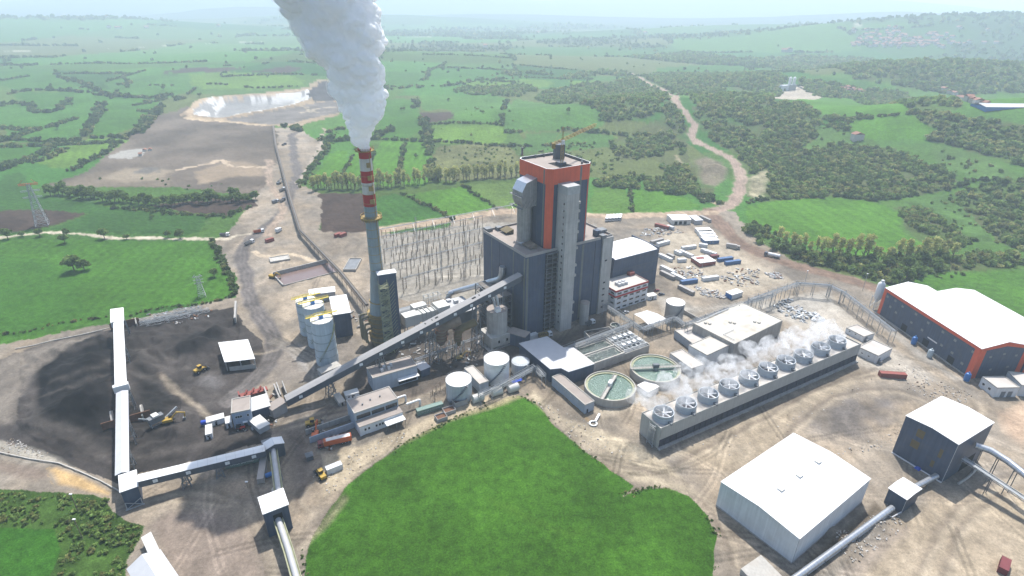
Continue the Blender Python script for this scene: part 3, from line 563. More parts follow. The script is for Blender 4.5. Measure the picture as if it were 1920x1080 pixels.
mm('container_green', (0.17, 0.25, 0.215), 0.6, var=0.12, dirt=(0.16, 0.14, 0.11), damt=0.5, dscale=0.4); mm('container_grey', (0.33, 0.31, 0.29), 0.7, var=0.12)
mm('white_paint', (0.74, 0.74, 0.73), 0.4, var=0.04); mm('orange_paint', (0.52, 0.12, 0.04), 0.5, var=0.14, dirt=(0.3, 0.12, 0.07), damt=0.4, dscale=0.5)
mm('gallery_roof', (0.30, 0.292, 0.285), 0.6, var=0.1, scale=0.3, dirt=(0.2, 0.19, 0.18), damt=0.5)
mm('rack_pipe', (0.30, 0.32, 0.335), 0.5, 0.2, var=0.15)
mm('machine_yellow', (0.42, 0.27, 0.04), 0.55, var=0.2, scale=1.2, dirt=(0.1, 0.085, 0.07), damt=0.4, dscale=0.8); mm('rubber', (0.022, 0.021, 0.021), 0.9, var=0.2)
mm('bright_blue', (0.035, 0.17, 0.46), 0.4, var=0.08); mm('cobalt', (0.02, 0.07, 0.42), 0.6, var=0.2); mm('car_silver', (0.42, 0.45, 0.50), 0.3, 0.3, var=0.03); mm('car_dark', (0.06, 0.07, 0.09), 0.3, var=0.03)
mm('belt', (0.16, 0.145, 0.13), 0.9, var=0.15); mm('coal', (0.022, 0.021, 0.022), 0.95, var=0.3, bump_=0.8); mm('pale_rubble', (0.40, 0.38, 0.35), 0.9, var=0.25)
mm('tower_deck', (0.47, 0.44, 0.40), 0.85, var=0.1, dirt=(0.34, 0.29, 0.24), damt=0.5, dscale=0.4); mm('tower_panel', (0.37, 0.37, 0.345), 0.7, var=0.06, streak=0.10)
mm('fan_ring', (0.44, 0.48, 0.51), 0.5, var=0.06); mm('louvre', (0.075, 0.072, 0.085), 0.7, var=0.25, scale=2.0)
mm('patched_roof', (0.52, 0.49, 0.43), 0.9, var=0.12, scale=0.4, dirt=(0.30, 0.26, 0.20), damt=0.7, dscale=0.18)
mm('pit_water', (0.18, 0.125, 0.105), 0.2, var=0.08, spec=0.5); mm('patch_light', (0.22, 0.23, 0.21), 0.6, var=0.1); mm('ochre_board', (0.13, 0.10, 0.045), 0.7, var=0.15)
mm('duct_metal', (0.30, 0.295, 0.285), 0.5, 0.35, var=0.16, scale=0.4, streak=0.15); mm('bright_duct', (0.52, 0.54, 0.57), 0.28, 0.7, var=0.1, scale=0.6)
mm('roof_tile', (0.26, 0.12, 0.08), 0.8, var=0.2); mm('plaster', (0.55, 0.50, 0.44), 0.85, var=0.1); mm('text_white', (0.72, 0.75, 0.73), 0.6, var=0.05)
def water_mat():
    m = bpy.data.materials.new('treated_water'); m.use_nodes = True; N, L = m.node_tree.nodes, m.node_tree.links; b = N['Principled BSDF']
    b.inputs['Base Color'].default_value = (0.085, 0.150, 0.115, 1); b.inputs['Roughness'].default_value = 0.16; b.inputs['Specular IOR Level'].default_value = 0.7
    g = N.new('ShaderNodeNewGeometry'); n = N.new('ShaderNodeTexNoise'); n.inputs['Scale'].default_value = 1.3; n.inputs['Detail'].default_value = 5; bp = N.new('ShaderNodeBump'); bp.inputs['Strength'].default_value = 1.0; bp.inputs['Distance'].default_value = 0.7
    L.new(g.outputs['Position'], n.inputs['Vector']); L.new(n.outputs['Fac'], bp.inputs['Height']); L.new(bp.outputs[0], b.inputs['Normal']); return m
M['water'] = water_mat()
M['dark_water'] = M['water'].copy(); M['dark_water'].node_tree.nodes['Principled BSDF'].inputs['Base Color'].default_value = (0.022, 0.042, 0.036, 1)
_wc = {}
def window_mesh(w, h, frame_m='white_paint', glass='dark_glass'):
    k = (w, h, frame_m, glass)
    if k not in _wc:
        b = MB(); t = min(0.14, w * 0.1)
        b.box(-w / 2, w / 2, -0.05, 0.02, -h / 2, h / 2, 1)
        for x0, x1, z0, z1 in ((-w / 2 - t, -w / 2, -h / 2 - t, h / 2 + t), (w / 2, w / 2 + t, -h / 2 - t, h / 2 + t), (-w / 2, w / 2, -h / 2 - t, -h / 2), (-w / 2, w / 2, h / 2, h / 2 + t)): b.box(x0, x1, -0.09, 0.02, z0, z1, 0)
        _wc[k] = b.mesh('window', [M[frame_m], M[glass]])
    return _wc[k]
class Bld:
    """one building: walls, roof, and anything fixed to its four faces (0 = A-B, 1 = B-C, 2 back, 3 = left back)"""
    def __init__(s, name, label, cat, A, B, Cc, base=None, h=None, wall='white_wall', roof='white_sheet', kind='flat', rise_=1.2, over=0.3, group=None, z0=0.0, parapet=0.5, ridge='y', part='wall'):
        s.h = h if h is not None else rise(*B, base, z0)
        s.o, s.ang, s.L, s.W = frame(A, B, Cc, s.h); s.o.z = z0; s.H = H_ = s.h - z0
        s.t = thing(name, label, cat, s.o, s.ang, group)
        L, W_, b, r = s.L, s.W, MB(), MB()
        if kind == 'flat':
            b.box(0, L, 0, W_, -0.6, H_ - 0.45)
            s.wall = b.build(part, M[wall], s.t)
            r.box(0.2, L - 0.2, 0.2, W_ - 0.2, H_ - 0.45, H_ - 0.2 - (0.2 if parapet > 0.6 else 0)) if parapet else r.box(-0.12, L + 0.12, -0.12, W_ + 0.12, H_ - 0.45, H_)
            s.roof = r.build('roof', M[roof], s.t)
            if parapet:
                p = MB(); e = 0.28
                for x0, x1, y0, y1 in ((-0.05, L + 0.05, -0.05, e), (-0.05, L + 0.05, W_ - e, W_ + 0.05), (-0.05, e, e, W_ - e), (L - e, L + 0.05, e, W_ - e)): p.box(x0, x1, y0, y1, H_ - 0.45, H_ + 0.1)
                p.build('parapet', M['pale_concrete' if wall not in ('navy_cladding',) else 'slate_cladding'], s.t)
        else:
            n = 14 if kind == 'arch' else 2; Wl = W_ if ridge == 'x' else L; Ll = L if ridge == 'x' else W_
            def pt(u, w, z): return (w, u, z) if ridge == 'x' else (u, w, z)
            us = [Wl * i / n for i in range(n + 1)]
            def zz(i):
                if kind == 'gable': return H_ + rise_ * (1 - abs(2 * i / n - 1))
                if kind == 'arch': return H_ + rise_ * (1 - (2 * i / n - 1) ** 2)
                return H_ + rise_ * i / n
            for w in (0, Ll):
                vs = [pt(0, w, -0.6)] + [pt(us[i], w, zz(i)) for i in range(n + 1)] + [pt(Wl, w, -0.6)]; b.add(vs, [tuple(range(len(vs)))])
            for u, i in ((0, 0), (Wl, n)): b.add([pt(u, 0, -0.6), pt(u, Ll, -0.6), pt(u, Ll, zz(i)), pt(u, 0, zz(i))], [(0, 1, 2, 3)])
            s.wall = b.build(part, M[wall], s.t)
            th = 0.22
            xs = [us[i] for i in range(n + 1)]; xs[0] -= over; xs[-1] += over
            lo = []; hi = []
            for i in range(n + 1):
                z = zz(i) + 0.03
                lo.append((xs[i], z)); hi.append((xs[i], z + th))
            vs = [pt(u, w, z) for w in (-over, Ll + over) for (u, z) in lo + hi]; k = 2 * (n + 1); fs = []
            for i in range(n):
                fs += [(n + 1 + i, n + 2 + i, k + n + 2 + i, k + n + 1 + i), (i, k + i, k + i + 1, i + 1), (i, i + 1, n + 2 + i, n + 1 + i), (k + i, k + n + 1 + i, k + n + 2 + i, k + i + 1)]
            fs += [(0, n + 1, k + n + 1, k), (n, k + n, k + 2 * n + 1, 2 * n + 1)]
            r.add(vs, fs); s.roof = r.build('roof', M[roof], s.t); s.zz = zz
    def at(s, face, u, z, d=0.0):
        L, W_ = s.L, s.W
        return ((u, -d, z), 0.0) if face == 0 else ((L + d, u, z), math.pi / 2) if face == 1 else ((L - u, W_ + d, z), math.pi) if face == 2 else ((-d, W_ - u, z), -math.pi / 2)
    def win(s, face, us, zs, w=1.2, h=1.3, fm='white_paint', glass='dark_glass', name='window'):
        me = window_mesh(w, h, fm, glass)
        for z in zs:
            for u in us:
                l, r = s.at(face, u, z, 0.01); place(name, me, s.t, l, r)
    def panel(s, name, face, u0, u1, z0, z1, m, d=0.06):
        b = MB().box(u0, u1, -d, 0.0, z0, z1); l, r = s.at(face, 0, 0, 0.004); return b.build(name, M[m], s.t, loc=l, rz=r)
    def wp(s, x, y, z=0.0):
        c, n = math.cos(s.ang), math.sin(s.ang); return Vector((s.o.x + c * x - n * y, s.o.y + n * x + c * y, s.o.z + z))
def text_part(body, size, parent, loc, rot, m, name='lettering', width=None):
    cu = bpy.data.curves.new('lettering', 'FONT'); cu.body = body; cu.size = size; cu.extrude = 0.02; cu.align_x = 'CENTER'; cu.align_y = 'CENTER'
    o = bpy.data.objects.new('lettering', cu); C.objects.link(o); dg = bpy.context.evaluated_depsgraph_get(); me = bpy.data.meshes.new_from_object(o.evaluated_get(dg)); bpy.data.objects.remove(o)
    me.materials.clear(); me.materials.append(m); p = place(name, me, parent, loc, rot=rot)
    if width:
        w = max(v.co.x for v in me.vertices) - min(v.co.x for v in me.vertices); k = width / w
        for v in me.vertices: v.co.x *= k
    return p
def gallery(name, label, p0, p1, w, hh, roof='grey_sheet', wall='slate_cladding', wins=(), trestles=(), gable=0.5, side=-1, joints=(), over=0.25, walk=False):
    """an enclosed conveyor gallery; p0 and p1 are the roof line ends, w its width, hh its depth; local x runs along it"""
    p0, p1 = Vector(p0), Vector(p1); d = p1 - p0; Lh = math.hypot(d.x, d.y); ang = math.atan2(d.y, d.x)
    t = thing(name, label, 'conveyor gallery', (p0.x, p0.y, 0), ang); sl = d.z / Lh
    def z(x): return p0.z + sl * x
    b = MB(); vs = []
    for x in (0, Lh):
        vs += [(x, -w / 2, z(x) - hh), (x, w / 2, z(x) - hh), (x, w / 2, z(x)), (x, 0, z(x) + gable), (x, -w / 2, z(x))]
    b.add(vs, [(4, 3, 2, 1, 0), (5, 6, 7, 8, 9), (0, 1, 6, 5), (1, 2, 7, 6), (4, 0, 5, 9)]); b.build('wall', M[wall], t)
    r = MB(); vs = []
    for x in (-0.1, Lh + 0.1):
        vs += [(x, -w / 2 - over, z(x) - 0.05), (x, 0, z(x) + gable + 0.05), (x, w / 2 + over, z(x) - 0.05), (x, w / 2 + over, z(x) + 0.1), (x, 0, z(x) + gable + 0.2), (x, -w / 2 - over, z(x) + 0.1)]
    r.add(vs, [(5, 4, 10, 11), (4, 3, 9, 10), (0, 6, 7, 1), (1, 7, 8, 2), (0, 5, 11, 6), (2, 8, 9, 3), (0, 1, 4, 5), (1, 2, 3, 4), (6, 11, 10, 7), (7, 10, 9, 8)]); r.build('roof', M[roof], t)
    for u in wins:
        x = u * Lh; me = window_mesh(1.3, 1.1, 'white_paint', 'white_sheet'); place('window', me, t, (x, side * (w / 2 + 0.01), z(x) - hh * 0.5), 0 if side < 0 else math.pi)
    for u, jw in joints:
        x = u * Lh; j = MB(); vs = []
        for xx in (x - jw / 2, x + jw / 2): vs += [(xx, -w / 2 - over - 0.05, z(xx) + 0.02), (xx, 0, z(xx) + gable + 0.23), (xx, w / 2 + over + 0.05, z(xx) + 0.02)]
        j.add(vs, [(0, 1, 4, 3), (1, 2, 5, 4)]); j.build('joint_cover', M['dark_hole'], t)
    for u, ww in trestles:
        x = u * Lh; tb = MB(); zt = z(x) - hh
        if zt > 1.5:
            for s_ in (-1, 1):
                tb.bar((x - ww / 2, s_ * (w / 2 + zt * 0.04), -0.3), (x - ww / 4, s_ * w / 2 * 0.9, zt), 0.35); tb.bar((x + ww / 2, s_ * (w / 2 + zt * 0.04), -0.3), (x + ww / 4, s_ * w / 2 * 0.9, zt), 0.35)
                k = max(2, int(zt / 4))
                for i in range(k):
                    a, c = zt * i / k, zt * (i + 1) / k; tb.bar((x - ww / 2, s_ * w / 2, a), (x + ww / 2, s_ * w / 2, c), 0.2); tb.bar((x + ww / 2, s_ * w / 2, a), (x - ww / 2, s_ * w / 2, c), 0.2)
            for i in range(1, 4): tb.bar((x, -w / 2, zt * i / 3.3), (x, w / 2, zt * i / 3.3), 0.2)
            tb.build('trestle', M['steel_frame'], t)
    return t, Lh, z
def tank(name, label, px, r_px, base, wall='tank_white', roof='tank_white', h=None, cone=0.5, group=None, rail=True, mi_r=None):
    h = h or rise(*px, base); c = Vector((*flat_px(*px, h), 0)); r = r_px if mi_r is None else mi_r
    if mi_r is None: r = (Vector(flat_px(px[0] + r_px, px[1], h)) - Vector(flat_px(px[0] - r_px, px[1], h))).length / 2
    t = thing(name, label, 'tank', c, 0, group)
    b = MB().rev(0, 0, [(r, -0.5), (r, h * 0.33), (r + 0.03, h * 0.33), (r + 0.03, h * 0.35), (r, h * 0.35), (r, h * 0.66), (r + 0.03, h * 0.66), (r + 0.03, h * 0.68), (r, h * 0.68), (r, h)], 40, cap1=False); b.build('shell', M[wall], t, True)
    b = MB().rev(0, 0, [(r + 0.08, h - 0.08), (r + 0.08, h + 0.06), (r * 0.4, h + cone * 0.6), (0.02, h + cone)], 40, cap1=False); b.build('roof', M[roof], t, True)
    if rail:
        q = MB()
        for i in range(24):
            a, a2 = 2 * math.pi * i / 24, 2 * math.pi * (i + 1) / 24
            q.bar((r * math.cos(a), r * math.sin(a), h), (r * math.cos(a), r * math.sin(a), h + 1.1), 0.06)
            for z in (0.6, 1.1): q.bar((r * math.cos(a), r * math.sin(a), h + z), (r * math.cos(a2), r * math.sin(a2), h + z), 0.05)
        q.build('railing', M['steel_frame'], t)
    q = MB()
    for i in range(16):
        a = -2.2 + i * 0.09; z = h * (i + 0.5) / 16; q.box(-0.5, 0.5, -0.45, 0.45, z - 0.06, z + 0.06); k = len(q.v) - 8
        q.v[k:] = [((v[0] + r + 0.45) * math.cos(a) - v[1] * math.sin(a), (v[0] + r + 0.45) * math.sin(a) + v[1] * math.cos(a), v[2]) for v in q.v[k:]]
    q.build('stairway', M['steel_frame'], t)
    return t, c, r, h
# ------------------------------------------------------------------ boiler house and what is fixed to it
HL = rise(986, 479, 632)
bo, ba, bL, bW = frame((906, 431), (986, 479), (1152, 441), HL)
HU = rise(1031, 318, 465, HL)
boiler = thing('boiler_house', 'tall navy and orange boiler house with stepped roof at the centre of the works', 'industrial building', bo, ba)
BI = Matrix.Translation(bo) @ Matrix.Rotation(ba, 4, 'Z'); BII = BI.inverted()
def bl(px, py, z): return BII @ P(px, py, z)
b = MB().box(0, bL, 0, bW, -0.6, HL - 1.2); b.build('lower_wall', M['navy_cladding'], boiler)
b = MB()
for x0, x1, y0, y1 in ((-0.06, bL + 0.06, -0.06, 0.3), (-0.06, bL + 0.06, bW - 0.3, bW + 0.06), (-0.06, 0.3, 0.3, bW - 0.3), (bL - 0.3, bL + 0.06, 0.3, bW - 0.3)): b.box(x0, x1, y0, y1, HL - 1.35, HL + 0.1)
b.build('parapet', M['container_grey'], boiler)
MB().box(0.3, bL - 0.3, 0.3, bW - 0.3, HL - 1.2, HL - 1.0).build('lower_roof', M['dusty_roof'], boiler)
ux0, uy0 = 11.9, 14.7; uL, uW = 29.4, 28.2
def chamf(e, x0=ux0, y0=uy0, L=uL, Wd=uW, c=2.6):
    x1, y1 = x0 + L, y0 + Wd
    return [(x0 + c - e, y0 - e), (x1 - c + e * .4, y0 - e), (x1 + e, y0 + c - e * .4), (x1 + e, y1 - c + e * .4), (x1 - c + e * .4, y1 + e), (x0 + c - e * .4, y1 + e), (x0 - e, y1 - c + e * .4), (x0 - e, y0 + c - e * .4)]
MB().prism(chamf(0), HL - 1.1, HU - 1.6).build('upper_wall', M['navy_cladding'], boiler)
b = MB().prism(chamf(-0.5), HU - 1.6, HU - 1.4); b.build('upper_roof', M['dusty_roof'], boiler)
b = MB(); o_, i_ = chamf(0.08), chamf(-0.35); n = 8
BAND = 8.2
vs = [(x, y, z) for p, z in ((o_, HU - BAND), (o_, HU), (i_, HU), (i_, HU - 1.45)) for x, y in p]
fs = [(r * n + i, r * n + (i + 1) % n, (r + 1) * n + (i + 1) % n, (r + 1) * n + i) for r in range(3) for i in range(n)]; b.add(vs, fs); b.m[8:16] = [1] * 8; b.m[16:] = [2] * 8
b.build('orange_band', [M['orange_cladding'], M['white_paint'], M['slate_cladding']], boiler)
x1, y0 = ux0 + uL, uy0
b = MB().add([(x1 - 2.9, y0 - 0.1, HL - 0.9), (x1 - 2.6, y0 - 0.1, HL - 0.9), (x1 + 0.1, y0 + 2.6, HL - 0.9), (x1 + 0.1, y0 + 3.1, HL - 0.9), (x1 - 2.9, y0 - 0.1, HU - BAND), (x1 - 2.6, y0 - 0.1, HU - BAND), (x1 + 0.1, y0 + 2.6, HU - BAND), (x1 + 0.1, y0 + 3.1, HU - BAND)], [(0, 1, 5, 4), (1, 2, 6, 5), (2, 3, 7, 6)]); b.build('orange_corner_strip', M['orange_cladding'], boiler)
MB().box(x1 + 0.02, x1 + 0.12, y0 + uW - 3.2, y0 + uW - 2.7, HL - 0.9, HU - BAND).build('orange_corner_strip', M['orange_cladding'], boiler)
def strip(nm, x0, x1_, y0_, y1_, z0, z1, m): MB().box(x0, x1_, y0_, y1_, z0, z1).build(nm, M[m], boiler)
strip('light_strip', x1 - 4.9, x1 - 3.8, y0 - 0.12, y0, HL, HU - 0.6, 'grey_stripe'); strip('light_strip', x1, x1 + 0.12, y0 + 19.6, y0 + 20.8, HL, HU - 0.6, 'grey_stripe')
strip('light_strip', 9, 9.7, -0.1, 0, 2, HL - 2, 'grey_stripe'); strip('light_strip', 31.5, 32.3, -0.1, 0, 2, HL - 2, 'grey_stripe')
strip('light_strip', bL, bL + 0.1, 0.5, 1.9, 1, HL - 2, 'grey_stripe'); strip('light_strip', bL, bL + 0.1, 37.2, 38.6, 1, HL - 2, 'grey_stripe'); strip('light_strip', 41.9, 43.3, -0.1, 0, 1, HL - 2, 'grey_stripe')
strip('seam', bL, bL + 0.05, 46.6, 46.9, 1, HL - 2, 'dark_hole'); strip('seam', 17.6, 17.8, -0.05, 0, 6, HL - 2, 'dark_hole')
# open floors behind the stair tower
b = MB().box(bL + 0.02, bL + 0.1, 12.6, 20.2, 0, HL - 1.5); b.build('open_bay', M['dark_hole'], boiler)
b = MB()
for k in range(17):
    z = 2.4 + k * 2.75; b.box(bL + 0.1, bL + 1.4, 12.6, 20.2, z, z + 0.22)
    b.bar((bL + 1.35, 12.6, z + 1.1), (bL + 1.35, 20.2, z + 1.1), 0.1)
for y in (12.7, 16.4, 20.1): b.bar((bL + 1.3, y, 0), (bL + 1.3, y, HL - 1.5), 0.3)
b.build('gallery_floor', M['steel_frame'], boiler)
cs = MB().box(bL + 0.02, bL + 1.0, 51.5, bW + 0.4, -0.6, HL - 0.9); cs.build('stair_shaft', M['tower_concrete'], boiler)
for z in (4, 8, 12, 16, 20, 34): place('window', window_mesh(1.6, 1.0, 'concrete'), boiler, (bL + 1.02, 54.6, z), math.pi / 2)
# roof clutter
b = MB()
for px, py, s_ in ((915, 430, 2.0), (935, 428, 1.5), (1130, 443, 1.6), (1128, 432, 2.2)):
    q = bl(px, py, HL); b = MB(); b.box(q.x - s_, q.x + s_, q.y - s_, q.y + s_, HL - 1.0, HL + 1.0); b.build('roof_vent', M['steel_frame'], boiler)
for px, py, lx, ly, m in ((950, 433, 7, 5, 'ochre_board'), (993, 461, 7.5, 4.5, 'brown_steel'), (976, 455, 4, 2.5, 'silver_sheet')):
    q = bl(px, py, HL); b = MB().add([(q.x - lx / 2, q.y - ly / 2, HL + 0.4), (q.x + lx / 2, q.y - ly / 2, HL + 0.4), (q.x + lx / 2, q.y + ly / 2, HL + 1.6), (q.x - lx / 2, q.y + ly / 2, HL + 1.6), (q.x - lx / 2, q.y - ly / 2, HL + 0.2), (q.x + lx / 2, q.y - ly / 2, HL + 0.2), (q.x + lx / 2, q.y + ly / 2, HL - 1), (q.x - lx / 2, q.y + ly / 2, HL - 1)], [(0, 1, 2, 3), (4, 5, 1, 0), (5, 6, 2, 1), (7, 4, 0, 3), (6, 7, 3, 2)]); b.build('roof_hatch', M[m], boiler)
q = bl(1125, 441, HL); MB().box(q.x - 4, q.x - 0.5, q.y - 2, q.y + 0.5, HL - 1, HL + 2.6).build('stair_head', M['navy_cladding'], boiler)
q = bl(1048, 291, HU); MB().prism([(q.x + 3.6 * math.cos(a), q.y + 3.2 * math.sin(a)) for a in [2 * math.pi * i / 8 + 0.39 for i in range(8)]], HU - 1.4, HU + 6.2).build('penthouse', M['slate_cladding'], boiler)
q = bl(1052, 304, HU); MB().box(q.x - 6, q.x + 6, q.y - 4, q.y + 4, HU - 1.4, HU - 1.32).build('roof_opening', M['dark_hole'], boiler)
MB().box(q.x - 2, q.x + 2, q.y - 2, q.y + 2, HU - 1.3, HU + 0.2).build('crane_plinth', M['slate_cladding'], boiler)
for px, py in ((1004, 296), (1020, 294), (1091, 308), (979, 292)):
    q2 = bl(px, py, HU - 1.4); MB().cyl(q2.x, q2.y, HU - 1.4, HU + (0.3 if px > 990 else 3.2), 0.55).build('roof_vent', M['steel_frame'], boiler)
# flue duct on the left face
d_ = bl(982, 452, HL); dx, dy = d_.x, uy0 - 4.4
b = MB().rev(dx, dy, [(4.0, HL - 1), (4.0, HL + 21)], 28); b.build('flue_duct', M['duct_metal'], boiler, True)
b = MB(); w = 4.6
pr = [(uy0, HL + 20.5), (uy0 - 7.6, HL + 20.5), (uy0 - 9.2, HL + 24), (uy0 - 9.2, HL + 29), (uy0 - 6.6, HL + 33.5), (uy0, HL + 35.5)]
vs = [(dx + s_ * w, y, z) for s_ in (-1, 1) for y, z in pr]; k = len(pr); b.add(vs, [tuple(range(k)), tuple(range(k, 2 * k))[::-1]] + [(i, k + i, k + (i + 1) % k, (i + 1) % k) for i in range(k)]); b.m[2:] = [0] * k; b.m[2 + 3] = 1; b.m[2 + 4] = 1
b.build('duct_hood', [M['duct_metal'], M['bright_duct']], boiler)
b = MB()
for z in (HL + 20.3, HL + 26.5):
    b.box(dx - w - 1.2, dx + w + 1.2, uy0 - 10.4, uy0 - 9.2, z, z + 0.15); b.bar((dx - w - 1.2, uy0 - 10.4, z + 1.1), (dx + w + 1.2, uy0 - 10.4, z + 1.1), 0.1)
    b.box(dx - w - 1.2, dx - w, uy0 - 9.2, uy0, z, z + 0.15)
for i in range(4): b.bar((dx + w, uy0 - 9 + i * 2.4, HL + 20.3), (dx + w, uy0 - 6.6 + i * 2.4, HL + 24), 0.15)
b.build('platform', M['steel_frame'], boiler)
# stair tower of bare concrete
th_ = rise(1065, 351, 622); to_, ta_, tl_, tw_ = frame((1050, 343), (1065, 351), (1086, 346), th_)
to_ = BI @ Vector((bL - 2.0, 20.2, 0)); ta_ = ba
tower = thing('stair_tower', 'slender bare concrete stair tower in front of the boiler house', 'tower', to_, ta_)
MB().box(0, 8.0, 0, 7.8, -0.6, th_ - 4.2).build('shaft', M['tower_concrete'], tower)
MB().box(-0.08, 8.08, -0.08, 7.88, th_ - 4.2, th_).build('cap', M['galvanised'], tower)
b = MB()
for k in range(int(th_ / 3.6)): b.box(-0.03, 8.03, -0.03, 7.83, 3.4 + k * 3.6, 3.46 + k * 3.6)
b.build('pour_joint', M['container_grey'], tower)
for k in range(20): place('window', window_mesh(0.8, 1.1, 'concrete'), tower, (5.9, -0.02, 5.5 + k * 3.6))
for z in (9, 15.5, 32, 38, 48, 57, 63, 68.5, 73): MB().box(0.5, 7.6, 7.8, 9.3, z, z + 1.3).build('balcony', M['pale_concrete'], tower)
# tower crane on the roof
cb = P(1053, 306, HU); mast_h = rise(1053, 263, 306, HU) - HU
crane = thing('tower_crane', 'yellow lattice tower crane standing on the boiler house roof', 'crane', (cb.x, cb.y, HU + 0.2))
MB().lattice((0, 0, 0), (0, 0, mast_h), 1.3, 10, 0.22).build('mast', M['ochre_steel'], crane)
zj = HU + mast_h; tip = P(1117, 233, zj + 1) - cb; tail = P(1027, 275, zj) - cb
b = MB(); jd = Vector((tip.x, tip.y, 0)); b.lattice((0, 0, mast_h), (jd.x, jd.y, mast_h + 0.6), 1.1, 22, 0.17, h=1.3); b.build('jib', M['ochre_steel'], crane)
b = MB(); jt = -jd.normalized() * 11; b.lattice((0, 0, mast_h), (jt.x, jt.y, mast_h), 1.1, 6, 0.17); b.box(jt.x - 0.8, jt.x + 1, jt.y - 0.8, jt.y + 0.8, mast_h - 2.2, mast_h + 0.4); b.build('counter_jib', M['ochre_steel'], crane)
b = MB(); b.lattice((0, 0, mast_h), (0, 0, mast_h + 6.5), 0.7, 4, 0.13); b.bar((0, 0, mast_h + 6.4), (jd.x * 0.6, jd.y * 0.6, mast_h + 1), 0.07); b.bar((0, 0, mast_h + 6.4), (jt.x, jt.y, mast_h + 0.5), 0.07); b.build('apex', M['ochre_steel'], crane)
MB().box(-1.0, 1.0, -1.6, -0.5, mast_h - 1.9, mast_h + 0.1).build('cab', M['white_paint'], crane)

# ------------------------------------------------------------------ turbine hall, office
tu = Bld('turbine_hall', 'navy turbine hall with white arched roof beside the boiler house', 'industrial building', (1151, 490), (1236, 468), (1190, 443), 530, wall='navy_cladding', roof='white_sheet', kind='arch', ridge='x', rise_=1.1, over=-0.6)
b = MB()
for x in (-0.1, tu.L - 0.5): b.box(x, x + 0.6, -0.05, tu.W + 0.05, tu.H, tu.H + 1.6)
b.box(0.5, tu.L - 0.5, -0.05, 0.4, tu.H - 0.8, tu.H + 0.6); b.build('parapet', M['navy_cladding'], tu.t)
for z in (tu.H * 0.42, tu.H * 0.68): tu.panel('light_strip', 0, 0.5, tu.L - 0.5, z, z + 0.3, 'slate_cladding', 0.08)
tu.panel('light_strip', 1, 1, tu.W - 1, tu.H * 0.3, tu.H * 0.3 + 1.1, 'pale_blue_wall', 0.08)
of = Bld('office_block', 'four storey pale grey office block with red bands under the turbine hall', 'office building', (1155, 546), (1216, 527), (1197, 507), 563, wall='white_wall', roof='pale_roof', parapet=0.8)
zt = of.H
for fc, ln in ((0, of.L), (3, of.W), (1, of.W)):
    of.panel('red_band', fc, -0.05, ln + 0.05, zt - 1.0, zt + 0.2, 'red_paint', 0.12); of.panel('red_band', fc, -0.05, ln + 0.05, zt - 4.6, zt - 3.4, 'red_paint', 0.12)
for r_ in range(4):
    z = zt - 2.2 - r_ * 3.2
    of.win(0, [3 + i * 5.1 for i in range(5)], [z], 3.2, 1.25); of.win(3, [3.2, 8.0, 12.2], [z], 2.6, 1.25)
b = MB()
for i in range(6): b.box(6 + (i % 3) * 2.6, 8 + (i % 3) * 2.6, 4 + (i // 3) * 2.4, 5.6 + (i // 3) * 2.4, zt - 0.4, zt + 1.3)
b.build('air_conditioner', M['silver_sheet'], of.t)
MB().box(of.L - 4.5, of.L - 0.4, of.W - 3.2, of.W - 0.4, zt - 0.4, zt + 1.7).build('stair_head', [M['container_red']], of.t)

# ------------------------------------------------------------------ chimney, absorber, stair
CH = 104.0; cxy = Vector((*flat_px(683, 278, CH), 0.0))
ch = thing('chimney', 'tall chimney with red and white bands on a grey shaft sending up steam', 'chimney', cxy)
def crad(z): return 3.55 - 0.72 * z / CH
def zc(py):
    lo, hi = 0, 110
    for _ in range(40):
        m_ = (lo + hi) / 2
        if proj((cxy.x, cxy.y, m_))[1] > py: lo = m_
        else: hi = m_
    return lo
bands = [(284, 296, 'red_paint'), (296, 319, 'stack_white'), (319, 341, 'red_paint'), (341, 363, 'stack_white'), (363, 385, 'red_paint'), (385, 512, 'stack_grey')]
for y0_, y1_, m_ in bands:
    za, zb = zc(y1_), zc(y0_); MB().rev(0, 0, [(crad(za), za), (crad(zb), zb)], 40, cap1=False).build('shaft' if m_ == 'stack_grey' else 'painted_band', M[m_], ch, True)
zt0 = zc(284); MB().rev(0, 0, [(crad(zt0), zt0), (crad(zt0) * 1.12, zt0 + 1.5), (crad(zt0) * 1.12, CH), (crad(zt0) * 0.95, CH), (crad(zt0) * 0.9, CH - 3)], 40, cap1=False).build('rim', M['red_paint'], ch, True)
b = MB().ring(0, 0, zt0 + 0.4, zt0 + 0.7, 2.9, 4.4); 
for i in range(20):
    a = 2 * math.pi * i / 20; a2 = 2 * math.pi * (i + 1) / 20; b.bar((4.3 * math.cos(a), 4.3 * math.sin(a), zt0 + 0.6), (4.3 * math.cos(a), 4.3 * math.sin(a), zt0 + 1.9), 0.1); b.bar((4.3 * math.cos(a), 4.3 * math.sin(a), zt0 + 1.8), (4.3 * math.cos(a2), 4.3 * math.sin(a2), zt0 + 1.8), 0.1)
b.build('platform', M['ochre_steel'], ch)
zp = zc(408); b = MB().ring(0, 0, zp, zp + 0.4, 3.0, 5.2)
for i in range(24):
    a = 2 * math.pi * i / 24; a2 = 2 * math.pi * (i + 1) / 24; b.bar((5.0 * math.cos(a), 5.0 * math.sin(a), zp - 1.2), (5.0 * math.cos(a), 5.0 * math.sin(a), zp + 1.7), 0.16); b.bar((5.0 * math.cos(a), 5.0 * math.sin(a), zp + 1.6), (5.0 * math.cos(a2), 5.0 * math.sin(a2), zp + 1.6), 0.16); b.bar((3.1 * math.cos(a), 3.1 * math.sin(a), zp - 1.6), (5.0 * math.cos(a), 5.0 * math.sin(a), zp - 0.1), 0.14)
b.build('platform', M['ochre_steel'], ch)
b = MB()
